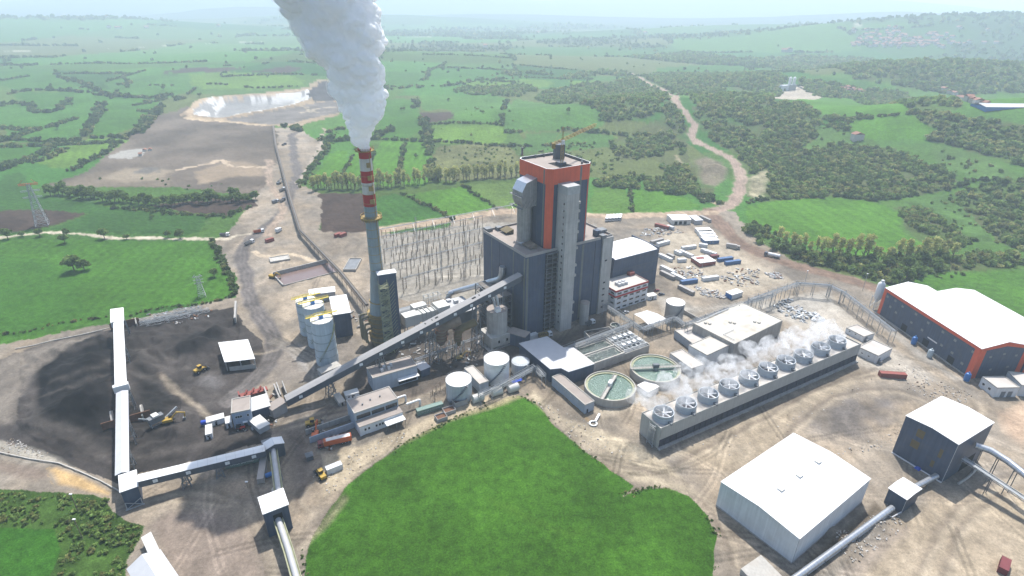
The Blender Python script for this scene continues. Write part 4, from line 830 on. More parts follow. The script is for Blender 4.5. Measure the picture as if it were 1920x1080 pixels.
for sx in (-0.35, 0.35):
    b.pipe([(2.4 + 1.2 * (1 - z / CH) + 0.1 , -2.4 + sx, z) for z in (30, 70, CH - 2)], 0.08, 5)
for k in range(60): z = 31 + k * 1.15; r_ = 2.4 + 1.2 * (1 - z / CH) + 0.12; b.bar((r_, -2.75, z), (r_, -2.05, z), 0.07)
for k in range(14): z = 34 + k * 4.4; b.ring(0, 0, z, z + 0.18, crad(z) - 0.02, crad(z) + 0.07)
b.build('ladder', M['ochre_steel'], ch)
for px, z in ((2.0, zc(350)), (2.0, zc(374)), (1.6, zc(306)), (1.8, zc(330))): MB().box(1.0, 1.0 + px, -crad(z) - 0.35, -crad(z) + 1.4, z - 1.3, z + 0.8).build('access_platform', M['ochre_steel'], ch)
zb0 = zc(512)
za1, za2 = zc(588), zc(626)
MB().rev(0, 0, [(6.2, -0.5), (6.7, 3), (6.6, 6), (5.8, za2 * 0.72), (5.0, za2 * 0.86), (5.0, za2)], 36, cap1=False).build('absorber_sump', M['absorber_lining'], ch, True)
MB().rev(0, 0, [(5.0, za2), (5.7, za2 + 1), (5.8, za1 - 4), (6.4, za1 - 3), (6.4, za1), (5.9, za1 + 1)], 36, cap1=False).build('absorber', M['absorber_lining'], ch, True)
MB().rev(0, 0, [(5.85, za1 + 1), (4.9, za1 + (zb0 - za1) * 0.35), (crad(zb0) + 0.5, zb0 - 3), (crad(zb0), zb0)], 36, cap1=False).build('cone', M['stack_grey'], ch, True)
b = MB()
for z, r_ in ((3, 6.8), (6, 6.7), (za2 * 0.86, 5.1), (za2, 5.2), (za2 + 1, 5.8), (za2 + 3.5, 5.85), (za2 + 6, 5.85), (za1 - 3, 6.5), (za1, 6.5), (za1 + (zb0 - za1) * 0.35, 5.0)): b.ring(0, 0, z - 0.15, z + 0.2, r_ - 0.1, r_ + 0.4)
for z in (za2 + 1, za1 - 3, za1 + 1):
    for i in range(18):
        a, a2 = 2 * math.pi * i / 18, 2 * math.pi * (i + 1) / 18; b.bar((7.2 * math.cos(a), 7.2 * math.sin(a), z + 0.2), (7.2 * math.cos(a), 7.2 * math.sin(a), z + 1.3), 0.1); b.bar((7.2 * math.cos(a), 7.2 * math.sin(a), z + 1.3), (7.2 * math.cos(a2), 7.2 * math.sin(a2), z + 1.3), 0.1)
    b.ring(0, 0, z + 0.1, z + 0.25, 5.7, 7.3)
b.build('stiffener', M['ochre_steel'], ch)
for k, (ax, zt_, zb_) in enumerate(((-10.6, za1 + 1, 3), (-9.4, za1 - 0.5, 3), (-8.3, za1 - 4, 2), (-7.4, za1 - 6.5, 2))):
    b = MB().pipe([(-3.5, -1.5 - k * 0.7, zt_), (ax + 1.5, -2.6 - k * 0.8, zt_), (ax + 0.4, -2.9 - k * 0.8, zt_ - 0.5), (ax, -3 - k * 0.8, zt_ - 1.8), (ax, -3 - k * 0.8, zb_ + 2), (ax + 0.5, -3 - k * 0.8, zb_)], 0.62, 10); b.build('recycle_pipe', M['absorber_lining'], ch, True)
# stair and lift shaft beside the absorber
ss_h = rise(739, 511, 652); so, sa, sL, sW = frame((706, 516), (739, 511), (735, 505), ss_h)
st = thing('lift_shaft', 'narrow dark navy lift shaft with white top beside the chimney base', 'lift shaft', (so.x, so.y, 0), sa)
MB().box(0.8, 9.6, 0, 4.2, -0.5, ss_h - 0.3).build('wall', M['navy_cladding'], st); MB().box(0.4, 9.9, -0.3, 4.5, ss_h - 0.3, ss_h).build('roof', M['white_sheet'], st)
sp_ = P(712, 520, ss_h - 3); oe = thing('open_staircase', 'mossy open steel staircase zigzagging down beside the lift shaft', 'staircase', (so.x, so.y, 0), sa)
b = MB(); n_ = 20; hs_ = ss_h - 4
for x in (0.2, 4.6):
    for y in (-4.2, -0.5): b.bar((x, y, -0.3), (x, y, hs_ + 1), 0.24)
for k in range(n_):
    za, zb = hs_ * k / n_, hs_ * (k + 1) / n_; y = -3.6 if k % 2 else -1.4
    xa, xb = (0.6, 4.2) if k % 2 else (4.2, 0.6); b.add([(xa, y - 0.5, za), (xa, y + 0.5, za), (xb, y + 0.5, zb), (xb, y - 0.5, zb)], [(0, 1, 2, 3)]); b.box(0.1, 4.7, -4.3, -0.4, zb - 0.08, zb) if k % 3 == 0 else None
    b.bar((xa, y - 0.5, za + 1), (xb, y - 0.5, zb + 1), 0.12); b.bar((xa, y + 0.5, za + 1), (xb, y + 0.5, zb + 1), 0.12); b.bar((0.2, -4.2, za), (4.6, -4.2, zb), 0.13); b.bar((4.6, -4.2, za), (0.2, -4.2, zb), 0.13)
    b.bar((4.6, -4.2, za), (4.6, -0.5, zb), 0.13); b.bar((0.2, -4.2, zb), (4.6, -4.2, zb), 0.15); b.bar((4.6, -4.2, za), (7.4, -4.6, zb + 1.6), 0.14)
b.build('stair_flight', M['mossy_steel'], oe)

# ------------------------------------------------------------------ flue gas ducts, fans and frames between chimney and boiler house
fd = thing('flue_gas_duct', 'large pale boxy flue gas duct behind the coal gallery', 'duct', (*flat_px(770, 640, 0), 0), ba + math.pi / 2)
b = MB()
b.box(-2, 6, 0, 6, 9, 15); b.box(6, 17, 0.6, 5.4, 9.6, 14.4); b.box(6, 14, 7, 12, 10, 15.5); b.box(17, 24, -1, 7, 7, 16)
for x in (0.5, 3, 8, 10.5, 13, 15.5): b.box(x, x + 0.25, -0.1, 6.1, 9.1, 15.12)
b.build('casing', M['cream_sheet'], fd)
b = MB()
for x in (-1, 5, 11, 17, 23):
    for y in (0.5, 5.5): b.bar((x, y, -0.5), (x, y, 9.5), 0.35)
    b.bar((x, 0.5, 1), (x, 5.5, 8.5), 0.2)
for i in range(4):
    for j in range(2): b.bar((14 + i * 3, 8 + j * 4, -0.5), (14 + i * 3, 8 + j * 4, 19), 0.22)
    b.bar((14 + i * 3, 8, 19), (14 + i * 3, 12, 19), 0.18); b.bar((14 + i * 3, 8, 14), (14 + i * 3, 12, 19), 0.16)
for z in (10, 14.5, 19): b.bar((14, 8, z), (23, 8, z), 0.18); b.bar((14, 12, z), (23, 12, z), 0.18)
b.build('support', M['galvanised'], fd)
dcyl = thing('drum', 'dark grey horizontal steel drum behind the lift shaft', 'vessel', (*flat_px(757, 596, 3), 0), ba + math.pi / 2)
MB().pipe([(-5, 0, 5), (5, 0, 5)], 4.2, 26).build('shell', [M['steel_frame']], dcyl, True)
b = MB(); [b.box(x, x + 0.6, -3, 3, -0.4, 2.4) for x in (-3.5, 3)]; b.build('saddle', M['concrete'], dcyl)
big = thing('hot_gas_pipe', 'fat silver pipe bending from the boiler house wall towards the ground', 'pipe', (*flat_px(838, 600, 0), 0))
def on_face(px, py, yoff):
    lo, hi = 0.0, 90.0
    for _ in range(40):
        m_ = (lo + hi) / 2
        if bl(px, py, m_).y > yoff: lo = m_
        else: hi = m_
    return P(px, py, lo)
q0 = on_face(942, 500, -1.5) - big.location; q1 = on_face(941, 513, -1.7) - big.location; q2 = on_face(935, 524, -3.2) - big.location; q3 = on_face(853, 547, -15) - big.location
b = MB().pipe([q0, q0 * 0.6 + q1 * 0.4, q1, q1 * 0.5 + q2 * 0.5 + Vector((0.3, 0, -0.3)), q2, q3, q3 + Vector((-2.4, -0.6, -0.6)), q3 + Vector((-3.6, -1, -2.4)), q3 + Vector((-3.9, -1.1, -5)), Vector((q3.x - 3.9, q3.y - 1.1, -0.4))], 1.7, 18); b.build('pipe_run', M['bright_duct'], big, True)
b = MB(); e = q3 + Vector((-3.9, -1.1, 0)); [b.ring(e.x, e.y, z, z + 0.35, 1.6, 1.95) for z in (3, 6, 9)]; b.build('flange', M['steel_frame'], big)
def elbow(name, label, px, py, r_, hgt, lean, m):
    g_ = P(px, py, 0); t = thing(name, label, 'duct', g_, ba)
    b = MB(); b.rev(0, 0, [(1.2, 7), (r_, 10.5), (r_, hgt - 4)], 22, cap1=False, cap0=True); b.pipe([(0, 0, hgt - 4), (0, 0.6, hgt - 2), (lean * .3, 2.2, hgt - 0.4), (lean, 5, hgt + 1), (lean * 1.2, 9, hgt + 2)], r_, 22); b.build('casing', M[m], t, True)
    b = MB()
    for k in range(5): b.ring(0, 0, 10 + k * 1.7, 10.3 + k * 1.7, r_, r_ + 0.25)
    b.build('stiffener', M['rust'], t)
    b = MB()
    for sx in (-1, 1):
        for sy in (-1, 1): b.bar((sx * r_ * 1.3, sy * r_ * 1.3, -0.5), (sx * r_, sy * r_, 10), 0.28); b.bar((sx * r_ * 1.3, -sy * r_ * 1.3, 0), (sx * r_ * 1.05, sy * r_, 9), 0.2)
        b.bar((-r_ * 1.3, sx * r_ * 1.3, 0), (r_, sx * r_, 9.5), 0.2)
    b.build('support', M['galvanised'], t)
elbow('flue_elbow', 'ribbed brown elbow duct on steel legs under the coal gallery', 829, 668, 3.0, 19, 3, 'brown_steel')
elbow('cyclone_hopper', 'slim ochre cyclone vessel on a pale frame under the coal gallery', 860, 668, 2.0, 17, 2, 'ochre_board')
fr_ = thing('bunker_frame', 'dark multi storey steel frame beside the boiler house foot', 'steel structure', BI @ Vector((14, -13.5, 0)), ba)
b = MB()
for i in range(5):
    for j in range(3): b.bar((i * 5.5, j * 5, -0.5), (i * 5.5, j * 5, 24), 0.4)
for k in range(6):
    z = 4 + k * 4
    for j in range(3): b.bar((0, j * 5, z), (22, j * 5, z), 0.3)
    for i in range(5): b.bar((i * 5.5, 0, z), (i * 5.5, 10, z), 0.3)
    for i in range(4): b.bar((i * 5.5, 0, z - 4), (i * 5.5 + 5.5, 0, z), 0.18)
b.build('column', M['steel_frame'], fr_)
b = MB(); [b.box(0.2, 21.8, 1.2, 9.8, 4 + k * 4, 4.15 + k * 4) for k in range(6)]; [b.box(2 + 6 * k, 6.5 + 6 * k, 2.5, 8.5, 4.2, 22) for k in range(3)]; b.build('floor_deck', M['belt'], fr_)
ho = thing('pipe_frame_house', 'low dark plant room with cluttered roof behind the hot gas pipe', 'industrial building', BI @ Vector((-2, -26, 0)), ba)
MB().box(0, 18, 0, 12, -0.5, 9).build('wall', M['steel_frame'], ho); MB().box(-0.3, 18.3, -0.3, 12.3, 9, 9.3).build('roof', M['grey_sheet'], ho)
[MB().box(1 + 3.4 * i, 3.2 + 3.4 * i, 1 + 3 * (i % 3), 3.4 + 3 * (i % 3), 9.3, 10.6 + 0.4 * (i % 2)).build('roof_vent', M['silver_sheet'], ho) for i in range(5)]
# big grey silo on a concrete box
sg = P(932, 641, 0); gs = thing('ash_silo', 'squat grey concrete silo standing on a stained concrete box', 'silo', sg, ba + math.pi / 2)
MB().box(-9, 8.4, -6.4, 6.4, -0.5, 0.2).build('slab', M['concrete'], gs)
b = MB().box(-7.2, 7.4, -6.2, 6.2, 1.2, 7.2); [b.box(x, x + 1, y, y + 1, -0.5, 1.2) for x in (-7.2, 6.4) for y in (-6.2, 5.2)]; b.build('base_box', M['pale_concrete'], gs)
MB().rev(0, 0, [(5.5, 7.2), (5.5, 20.5)], 36, mi1=1).build('shell', [M['concrete'], M['dusty_roof']], gs, True)
MB().box(-2.6, 0, -4, -1.5, 20.5, 22.6).build('filter_unit', M['white_sheet'], gs)
b = MB(); b.pipe([(-1, 0, 20.5), (-1.5, 0.5, 25), (-2, 3, 29)], 0.7, 10); b.pipe([(1, 0, 20.5), (0.6, 0.5, 25), (0.2, 3, 29)], 0.7, 10); [b.bar((2.5 + i, 2, 20.5), (4 + 2.2 * i, 7, 32), 0.14) for i in range(3)]; b.build('feed_pipe', M['galvanised'], gs)
for x in (-2.5, 2.5): MB().box(x - 0.5, x + 0.5, -6.28, -6.2, 3.2, 4.8).build('door', M['dark_hole'], gs)
nb = Bld('switch_room', 'navy switch room between the grey silo and the boiler house', 'small building', (950, 622), (984, 632), (1000, 624), h=7.5, wall='navy_cladding', roof='dusty_roof', parapet=0)
cyl2 = P(1094, 606, 0); t = thing('fly_ash_silo', 'tall plain concrete cylinder silo at the foot of the boiler house', 'silo', cyl2)
MB().rev(0, 0, [(2.6, -0.5), (2.6, 13.4)], 30, mi1=1, cap1=False).build('shell', M['concrete'], t, True); MB().rev(0, 0, [(2.75, 13.4), (2.75, 13.8), (0.05, 14.5)], 30, cap1=False).build('roof', M['dusty_roof'], t, True)

# ------------------------------------------------------------------ galleries and transfer houses
hE = 37.2
e1 = P(975, 514, hE); e0 = P(535, 747, 6.2)
dirg = (e1 - e0); gallery('coal_gallery', 'long grey inclined coal gallery climbing from the yard to the boiler house', e0, e1, 4.2, 3.4, 'gallery_roof', 'slate_cladding',
        wins=(0.05, 0.28, 0.36, 0.45, 0.53, 0.60, 0.68, 0.755, 0.84, 0.915), trestles=((0.16, 4), (0.36, 4), (0.575, 5), (0.785, 3)), joints=((0.555, 0.6), (0.585, 0.5), (0.605, 1.6), (0.775, 2.2), (0.80, 0.6)), gable=0.35)
hd = Bld('gallery_entry', 'rusty low hood where the long coal gallery enters the ground', 'conveyor hood', (511, 770), (537, 757), (533, 745), h=4.2, wall='container_grey', roof='dusty_roof', kind='mono', ridge='y', rise_=1.0, parapet=0)
g0 = P(229, 888, 8.6); g1 = P(229, 735, 13.4); gallery('stacking_gallery', 'white roofed gallery sloping up from the corner tower over the coal yard', g0, g1, 4.0, 2.2, 'silver_sheet', 'slate_cladding', trestles=((0.25, 5), (0.62, 5)), gable=0.5)
g2 = P(221, 580, 14.0); g1b = P(226.5, 724, 14.0); gt, gL, gz = gallery('tripper_gallery', 'level white roofed gallery with wide hood hanging over the coal heap', g1b, g2, 4.0, 2.0, 'white_sheet', 'slate_cladding', trestles=((0.03, 5), (0.5, 5), (0.92, 4)), gable=0.3)
b = MB(); b.add([(gL - 16, -2.6, 14.05), (gL + 1, -2.6, 14.05), (gL + 1, 3.4, 14.6), (gL - 16, 3.4, 14.6)], [(0, 1, 2, 3)]); b.box(gL - 16, gL + 1, 2.6, 3.4, 11.2, 14.5); b.build('drive_hood', M['white_sheet'], gt)
MB().box(-1.0, 1.2, -2.9, 2.9, 11.6, 14.75).build('joint_house', M['white_sheet'], gt)
gallery('link_gallery', 'white roofed gallery running from the corner tower to the small transfer house', P(259, 897, 9.2), P(496, 840, 6.8), 3.6, 2.9, 'white_sheet', 'slate_cladding', wins=(0.12, 0.37, 0.68, 0.9), trestles=((0.33, 3), (0.6, 3)), gable=0.35)
tt = Bld('transfer_tower', 'navy transfer tower on open steel legs where two white galleries meet', 'transfer tower', (226, 923), (258, 912), (257, 885), 941, wall='navy_cladding', roof='white_sheet', kind='mono', ridge='x', rise_=0.8, z0=0.0)
tt.h = tt.H; b = MB()
for x in (0.2, tt.L - 0.2):
    for y in (0.2, tt.W - 0.2): b.bar((x, y - 1.2, -0.3), (x, y - 1.2, 3.0), 0.3)
b.bar((0.2, -1, 0), (tt.L - 0.2, -1, 3), 0.2); b.bar((tt.L, -1, 0), (0.2, -1, 3), 0.2); b.box(-0.3, tt.L + 0.4, -1.6, -1.2, -0.3, 0.25); b.build('leg', M['galvanised'], tt.t)
th2 = Bld('transfer_house', 'small grey transfer house with gabled white roof at the end of the link gallery', 'transfer house', (499, 843), (532, 831), (530, 819), 852, wall='slate_cladding', roof='white_sheet', kind='gable', ridge='y', rise_=1.1)
MB().box(-0.4, 3.2, th2.W + 0.3, th2.W + 4, -0.3, 4.6).build('drive_box', M['steel_frame'], th2.t)
dh = Bld('drive_house', 'navy drive house with white roof astride the covered belt', 'transfer house', (494, 964), (540, 946), (530, 919), 990, wall='navy_cladding', roof='white_sheet', kind='mono', ridge='x', rise_=0.5)
dh.panel('belt_portal', 0, 2.6, 5.6, 5.5, 9.0, 'dark_hole', 0.05)
def belt_line(name, label, pts, w, m='belt', rail='mossy_steel', cover=True, legs=6.0, depth=0.8, cat='conveyor'):
    o = Vector((pts[0][0], pts[0][1], 0)); t = thing(name, label, cat, o); Q = [Vector(p) - o for p in pts]
    c, f = MB(), MB()
    for a, b_ in zip(Q[:-1], Q[1:]):
        d = b_ - a; n = Vector((-d.y, d.x, 0)).normalized(); k = max(2, int(d.length / 2.2))
        if cover: c.pipe([a, b_], w * 0.33, 14)
        f.add([a + n * w / 2 - Vector((0, 0, 0.3)), a - n * w / 2 - Vector((0, 0, 0.3)), b_ - n * w / 2 - Vector((0, 0, 0.3)), b_ + n * w / 2 - Vector((0, 0, 0.3))], [(0, 1, 2, 3)])
        for s_ in (-1, 1):
            f.bar(a + n * w / 2 * s_, b_ + n * w / 2 * s_, 0.22); f.bar(a + n * w / 2 * s_ - Vector((0, 0, depth)), b_ + n * w / 2 * s_ - Vector((0, 0, depth)), 0.2)
            for i in range(k): f.bar(a + d * (i / k) + n * w / 2 * s_, a + d * ((i + 1) / k) + n * w / 2 * s_ - Vector((0, 0, depth)), 0.12)
        for i in range(max(1, int(d.length / legs))):
            p = a + d * ((i + 0.5) / max(1, int(d.length / legs))); l = MB()
            for s_ in (-1, 1): l.bar((p.x + n.x * s_ * w / 2 * 1.2, p.y + n.y * s_ * w / 2 * 1.2, -0.6), (p.x + n.x * s_ * w / 2, p.y + n.y * s_ * w / 2, p.z - 0.3), 0.2)
            l.bar((p.x + n.x * w / 2, p.y + n.y * w / 2, -0.3), (p.x - n.x * w / 2, p.y - n.y * w / 2, p.z - 0.4), 0.12); l.build('support', M['steel_frame'], t)
    if cover: c.build('belt_cover', M[m], t, True)
    f.build('frame', M[rail], t); return t
belt_line('covered_belt', 'grey covered belt on a yellow frame leaving the drive house towards the camera', [P(521, 972, 6.5), P(541, 1032, 6.0), P(572, 1140, 5.0)], 2.9, 'grey_sheet', legs=8)
belt_line('covered_belt', 'grey covered belt between the gabled transfer house and the drive house', [P(512, 842, 4.2), P(523, 925, 7.0)], 2.9, 'grey_sheet', legs=8)
wh = P(518, 918, 5.8); t = thing('pulley_wheel', 'pale round pulley cover beside the covered belt at the drive house', 'pulley', (wh.x, wh.y, 0)); MB().cyl(0, 0, 5.6, 6.2, 1.6).build('disc', M['pale_concrete'], t); MB().box(-1.6, 1.6, -0.8, 0.8, -0.3, 5.6).build('stand', M['container_grey'], t)
belt_line('ash_belt', 'long weathered ash belt conveyor running from the works to the ash pond', [P(512, 236, 4), P(517, 272, 4), P(544, 372, 4.5), P(563, 432, 5), P(574, 443, 5), P(604, 474, 6), P(640, 512, 6.5), P(688, 572, 8)], 2.4, 'belt', rail='brown_steel', legs=10, depth=1.1, cover=True)
# ------------------------------------------------------------------ limestone silos and store
def silo(label, px, rpx, base, yell=True, part_h=None):
    h = rise(*px, base); c = Vector((*flat_px(*px, h), 0)); r_ = (Vector(flat_px(px[0] + rpx, px[1], h)) - Vector(flat_px(px[0] - rpx, px[1], h))).length / 2
    t = thing('limestone_silo', label, 'silo', c, ba + math.pi / 2)
    MB().rev(0, 0, [(r_ * 1.03, -0.5), (r_ * 1.03, 4.8), (r_, 4.8), (r_, h)], 36, cap1=False).build('shell', M['tank_blue'], t, True)
    MB().rev(0, 0, [(r_ + 0.1, h - 0.1), (r_ + 0.1, h + 0.1), (0.03, h + 0.7)], 36, cap1=False).build('roof', M['tank_white'], t, True)
    b = MB()
    for z in (4.8, 9, 13.5, 18): b.ring(0, 0, z - 0.12, z + 0.12, r_, r_ + 0.14)
    b.build('hoop', M['stack_grey'], t)
    b = MB()
    for k in range(26):
        a = -2.5 + k * 0.075; z = 3 + k * (h - 6) / 26; a2 = a + 0.075; z2 = z + (h - 6) / 26
        b.add([((r_) * math.cos(a), (r_) * math.sin(a), z), ((r_ + 1) * math.cos(a), (r_ + 1) * math.sin(a), z), ((r_ + 1) * math.cos(a2), (r_ + 1) * math.sin(a2), z2), ((r_) * math.cos(a2), (r_) * math.sin(a2), z2)], [(0, 1, 2, 3)])
        b.bar(((r_ + 1) * math.cos(a), (r_ + 1) * math.sin(a), z + 1), ((r_ + 1) * math.cos(a2), (r_ + 1) * math.sin(a2), z2 + 1), 0.14)
    b.build('stairway', M['mossy_steel'], t)
    b = MB()
    for i in range(20):
        a, a2 = 2 * math.pi * i / 20, 2 * math.pi * (i + 1) / 20; b.bar((r_ * math.cos(a), r_ * math.sin(a), h), (r_ * math.cos(a), r_ * math.sin(a), h + 1.2), 0.1)
        b.bar((r_ * math.cos(a), r_ * math.sin(a), h + 1.2), (r_ * math.cos(a2), r_ * math.sin(a2), h + 1.2), 0.1)
    b.box(-r_ - 2, r_ + 3, -0.5, 0.5, h + 2.2, h + 2.4) if yell else None
    for s_ in (-0.5, 0.5): b.bar((-r_ - 2, s_, h + 3.3), (r_ + 3, s_, h + 3.3), 0.13) if yell else None
    for i in range(6): b.bar((-r_ + i * 2 * r_ / 5, 0.5, h), (-r_ + i * 2 * r_ / 5, 0.5, h + 3.3), 0.13) if yell else None
    b.build('railing', M['yellow_paint'], t)
    MB().box(-1, 0.8, -1, 0.8, h + 0.4, h + 2.0).build('filter_unit', M['bright_blue'], t)
    return t
silo('nearest pale blue limestone silo with white top and winding stair', (602.5, 598), 20.5, 677); silo('pale blue limestone silo just behind the nearest one', (587, 571), 19.5, 644); silo('farthest pale blue limestone silo under yellow handrails', (573, 563), 18.5, 622)
lb = Bld('limestone_store', 'navy limestone store with white roof behind the pale blue silos', 'industrial building', (625, 591), (657, 586), (640, 556), 628, wall='navy_cladding', roof='white_sheet', kind='mono', ridge='x', rise_=0.6)
Bld('store_shed', 'low shed with white roof behind the limestone store', 'shed', (580, 553), (628, 547), (625, 538), h=5, wall='grey_sheet', roof='white_sheet', kind='gable', ridge='x', rise_=0.6)
b_ = Bld('loading_shelter', 'small dusty shelter at the foot of the nearest limestone silo', 'shed', (603, 700), (640, 685), (634, 676), h=3.4, wall='concrete', roof='pale_concrete', parapet=0)
# ------------------------------------------------------------------ workshops along the middle road
w1 = Bld('workshop', 'pale blue workshop with flat dusty roof below the coal gallery', 'workshop', (699, 709), (782, 685), (767, 667), 712, wall='blue_grey_wall', roof='dusty_roof')
w1.panel('glazing', 0, 12, 21, 0.6, 3.6, 'dark_glass'); b = MB().box(11.4, 21.8, -2.6, 0, 3.9, 4.1); b.build('canopy', M['white_sheet'], w1.t)
b = MB(); [b.box(5 + 1.7 * i, 6.2 + 1.7 * i, 3 + (i % 2) * 2, 4.4 + (i % 2) * 2, w1.H - 0.4, w1.H + 1.3) for i in range(4)]; b.build('air_conditioner', M['silver_sheet'], w1.t); w1.win(3, [5], [5], 0.9, 1.4); w1.panel('seam', 0, 7.6, 7.7, 0.2, 8.2, 'tank_grey', 0.03); w1.panel('seam', 0, 14.6, 14.7, 4.2, 8.2, 'tank_grey', 0.03)
w2 = Bld('control_building', 'two tier grey control building with ribbon windows beside the green meadow', 'control building', (664, 775), (746, 747), (730, 724), 778, wall='blue_grey_wall', roof='dusty_roof')
for u0, u1 in ((0.8, 6.9), (7.4, 13.2), (13.7, 19)): w2.panel('ribbon_window', 0, u0, u1, 5.3, 7.3, 'dark_glass', 0.08)
[MB().cyl(x, y, w2.H - 0.4, w2.H + 0.5, 0.35).build('roof_vent', M['steel_frame'], w2.t) for x, y in ((5, 4), (9, 5.4), (13.5, 5.6))]
x_lo = MB().box(0.2, 19.6, -4.6, 0, -0.5, 4.6); x_lo.build('annexe', M['white_wall'], w2.t); MB().box(0.1, 19.7, -4.7, -0.02, 4.6, 4.85).build('annexe_roof', M['dusty_roof'], w2.t)
for u in (2.6, 4.2, 7.5, 9.0, 10.2): place('window', window_mesh(0.9, 1.2), w2.t, (u, -4.62, 2.6))
MB().box(10.8, 19.4, -8.4, -4.7, 3.3, 3.5).build('canopy', M['white_sheet'], w2.t); b = MB(); [b.bar((x, -8.2, -0.3), (x, -8.2, 3.3), 0.14) for x in (11, 15, 19.2)]; b.build('canopy_post', M['steel_frame'], w2.t)
t = thing('yard_wall', 'low grey retaining wall running left from the control building', 'wall', w2.wp(0, 2), w2.ang); MB().box(-19, -0.1, 0, 0.4, -0.5, 3.0).build('panel', M['blue_grey_wall'], t); MB().box(-19, -0.1, 6.2, 6.6, -0.5, 2.6).build('panel', M['concrete'], t)
sd = Bld('pump_shed', 'small navy shed with pale lean roof right of the pale blue workshop', 'shed', (789, 695), (806, 688), (796, 674), h=4.2, wall='navy_cladding', roof='silver_sheet', kind='mono', ridge='x', rise_=0.5)
def cabin(name, label, A, B, Cc, h=2.7, wall='white_wall', roof='cream_sheet', us=(1.4, 3.6), group=None, door=True):
    c = Bld(name, label, 'cabin', A, B, Cc, h=h, wall=wall, roof=roof, parapet=0, group=group); c.win(0, [u for u in us if u < c.L - 0.7], [1.55], 0.8, 0.8)
    if door: c.panel('door', 0, c.L * 0.5 - 0.4, c.L * 0.5 + 0.4, 0.0, 2.0, 'dark_glass')
    return c
cabin('site_cabin', 'white site cabin under the coal gallery near the pale blue workshop', (648, 742), (673, 735), (671, 727)); cabin('site_cabin', 'pale roofed hut left of the control building', (636, 755), (647, 751), (640, 734), 2.4, 'concrete', 'pale_concrete', ())
ob = Bld('weigh_office', 'pale blue two storey office beside the coal yard', 'office building', (433, 775), (469, 767.5), (462.5, 742.5), 796, wall='pale_blue_wall', roof='dusty_roof')
ob.win(0, [1.6, 2.5, 3.4, 6.2], [5.6], 0.8, 1.1); ob.win(0, [2.1], [1.6], 1.2, 0.9); ob.panel('door', 0, 3.9, 5.3, 0, 2.4, 'dark_glass'); MB().box(3.6, 5.6, -1.2, 0, 2.7, 2.85).build('canopy', M['white_sheet'], ob.t)
Bld('crusher_house', 'navy shed with cream roof attached beside the weigh office', 'shed', (472, 771), (506, 761), (497, 741), 778, wall='navy_cladding', roof='cream_sheet', kind='mono', ridge='x', rise_=0.4)
Bld('lean_to', 'pale lean-to canopy in front of the crusher shed', 'shed', (486, 805), (505, 795), (503, 772), h=2.6, wall='grey_sheet', roof='cream_sheet', kind='mono', ridge='x', rise_=0.4)
cabin('site_cabin', 'long white cabin with dark windows left of the weigh office', (387, 792), (420, 783), (418, 774)); cabin('site_cabin', 'small white cabin squeezed against the weigh office', (423, 794), (434, 791), (432, 779), us=()); lc = cabin('site_cabin', 'leftmost small cabin with a blue water tank behind it', (385, 815), (397, 812), (394, 795), us=(0.9,))
bt = P(384, 792, 1.4); t = thing('water_tank', 'blue horizontal water tank behind the leftmost cabin', 'tank', (bt.x, bt.y, 0), 0.3); MB().pipe([(-1.6, 0, 1.5), (-1.4, 0, 1.5), (1.4, 0, 1.5), (1.6, 0, 1.5)], [0.5, 1.0, 1.0, 0.5], 18).build('shell', M['cobalt'], t, True); MB().box(-1.2, 1.2, -0.7, 0.7, -0.2, 0.6).build('cradle', M['steel_frame'], t)
t = thing('ramp_wall', 'pale concrete ramp walls behind the crusher shed', 'wall', P(500, 746, 0), math.radians(-58)); MB().box(-5, 8, 0, 0.6, -0.3, 3.2).build('panel', M['concrete'], t); MB().box(-5, 8, 4.4, 5, -0.3, 3.2).build('panel', M['concrete'], t)
t = thing('loading_wall', 'slanting grey wing wall beside the gallery entry', 'wall', P(523, 738, 0), math.radians(-60)); MB().box(-5, 6, 0, 0.5, -0.3, 3.4).build('panel', M['concrete'], t); MB().box(-5, 6, 2.6, 3.0, -0.3, 3.4).build('panel', M['concrete'], t)
# open canopy in the coal yard
cp = thing('canopy_shed', 'open sided shed with big white flat roof in the coal yard', 'canopy', (*flat_px(421, 679, 5.5), 0), 0.0)
ps = [P(421, 679, 5.5), P(478, 672.5, 5.5), P(465, 636, 5.9), P(409, 642, 5.9)]; ps = [p - cp.location for p in ps]
MB().add(ps + [p - Vector((0, 0, 0.25)) for p in ps], [(0, 1, 2, 3), (7, 6, 5, 4), (0, 4, 5, 1), (1, 5, 6, 2), (2, 6, 7, 3), (3, 7, 4, 0)]).build('roof', M['white_sheet'], cp)
b = MB(); [b.bar((p.x * 0.94 + 0.3, p.y * 0.94 + 0.3, -0.4), (p.x * 0.94 + 0.3, p.y * 0.94 + 0.3, p.z - 0.2), 0.35) for p in ps + [(ps[0] + ps[1]) / 2]]; b.build('post', M['galvanised'], cp)
a_, c_ = ps[0] + (ps[1] - ps[0]) * 0.1, ps[1] - (ps[1] - ps[0]) * 0.02; dd = (c_ - a_).normalized(); nn = Vector((-dd.y, dd.x, 0)) * 0.4; q4 = [a_ + nn, a_, c_, c_ + nn]
MB().prism([(p.x, p.y) for p in q4], -0.4, 2.2).build('low_wall', M['pale_concrete'], cp)
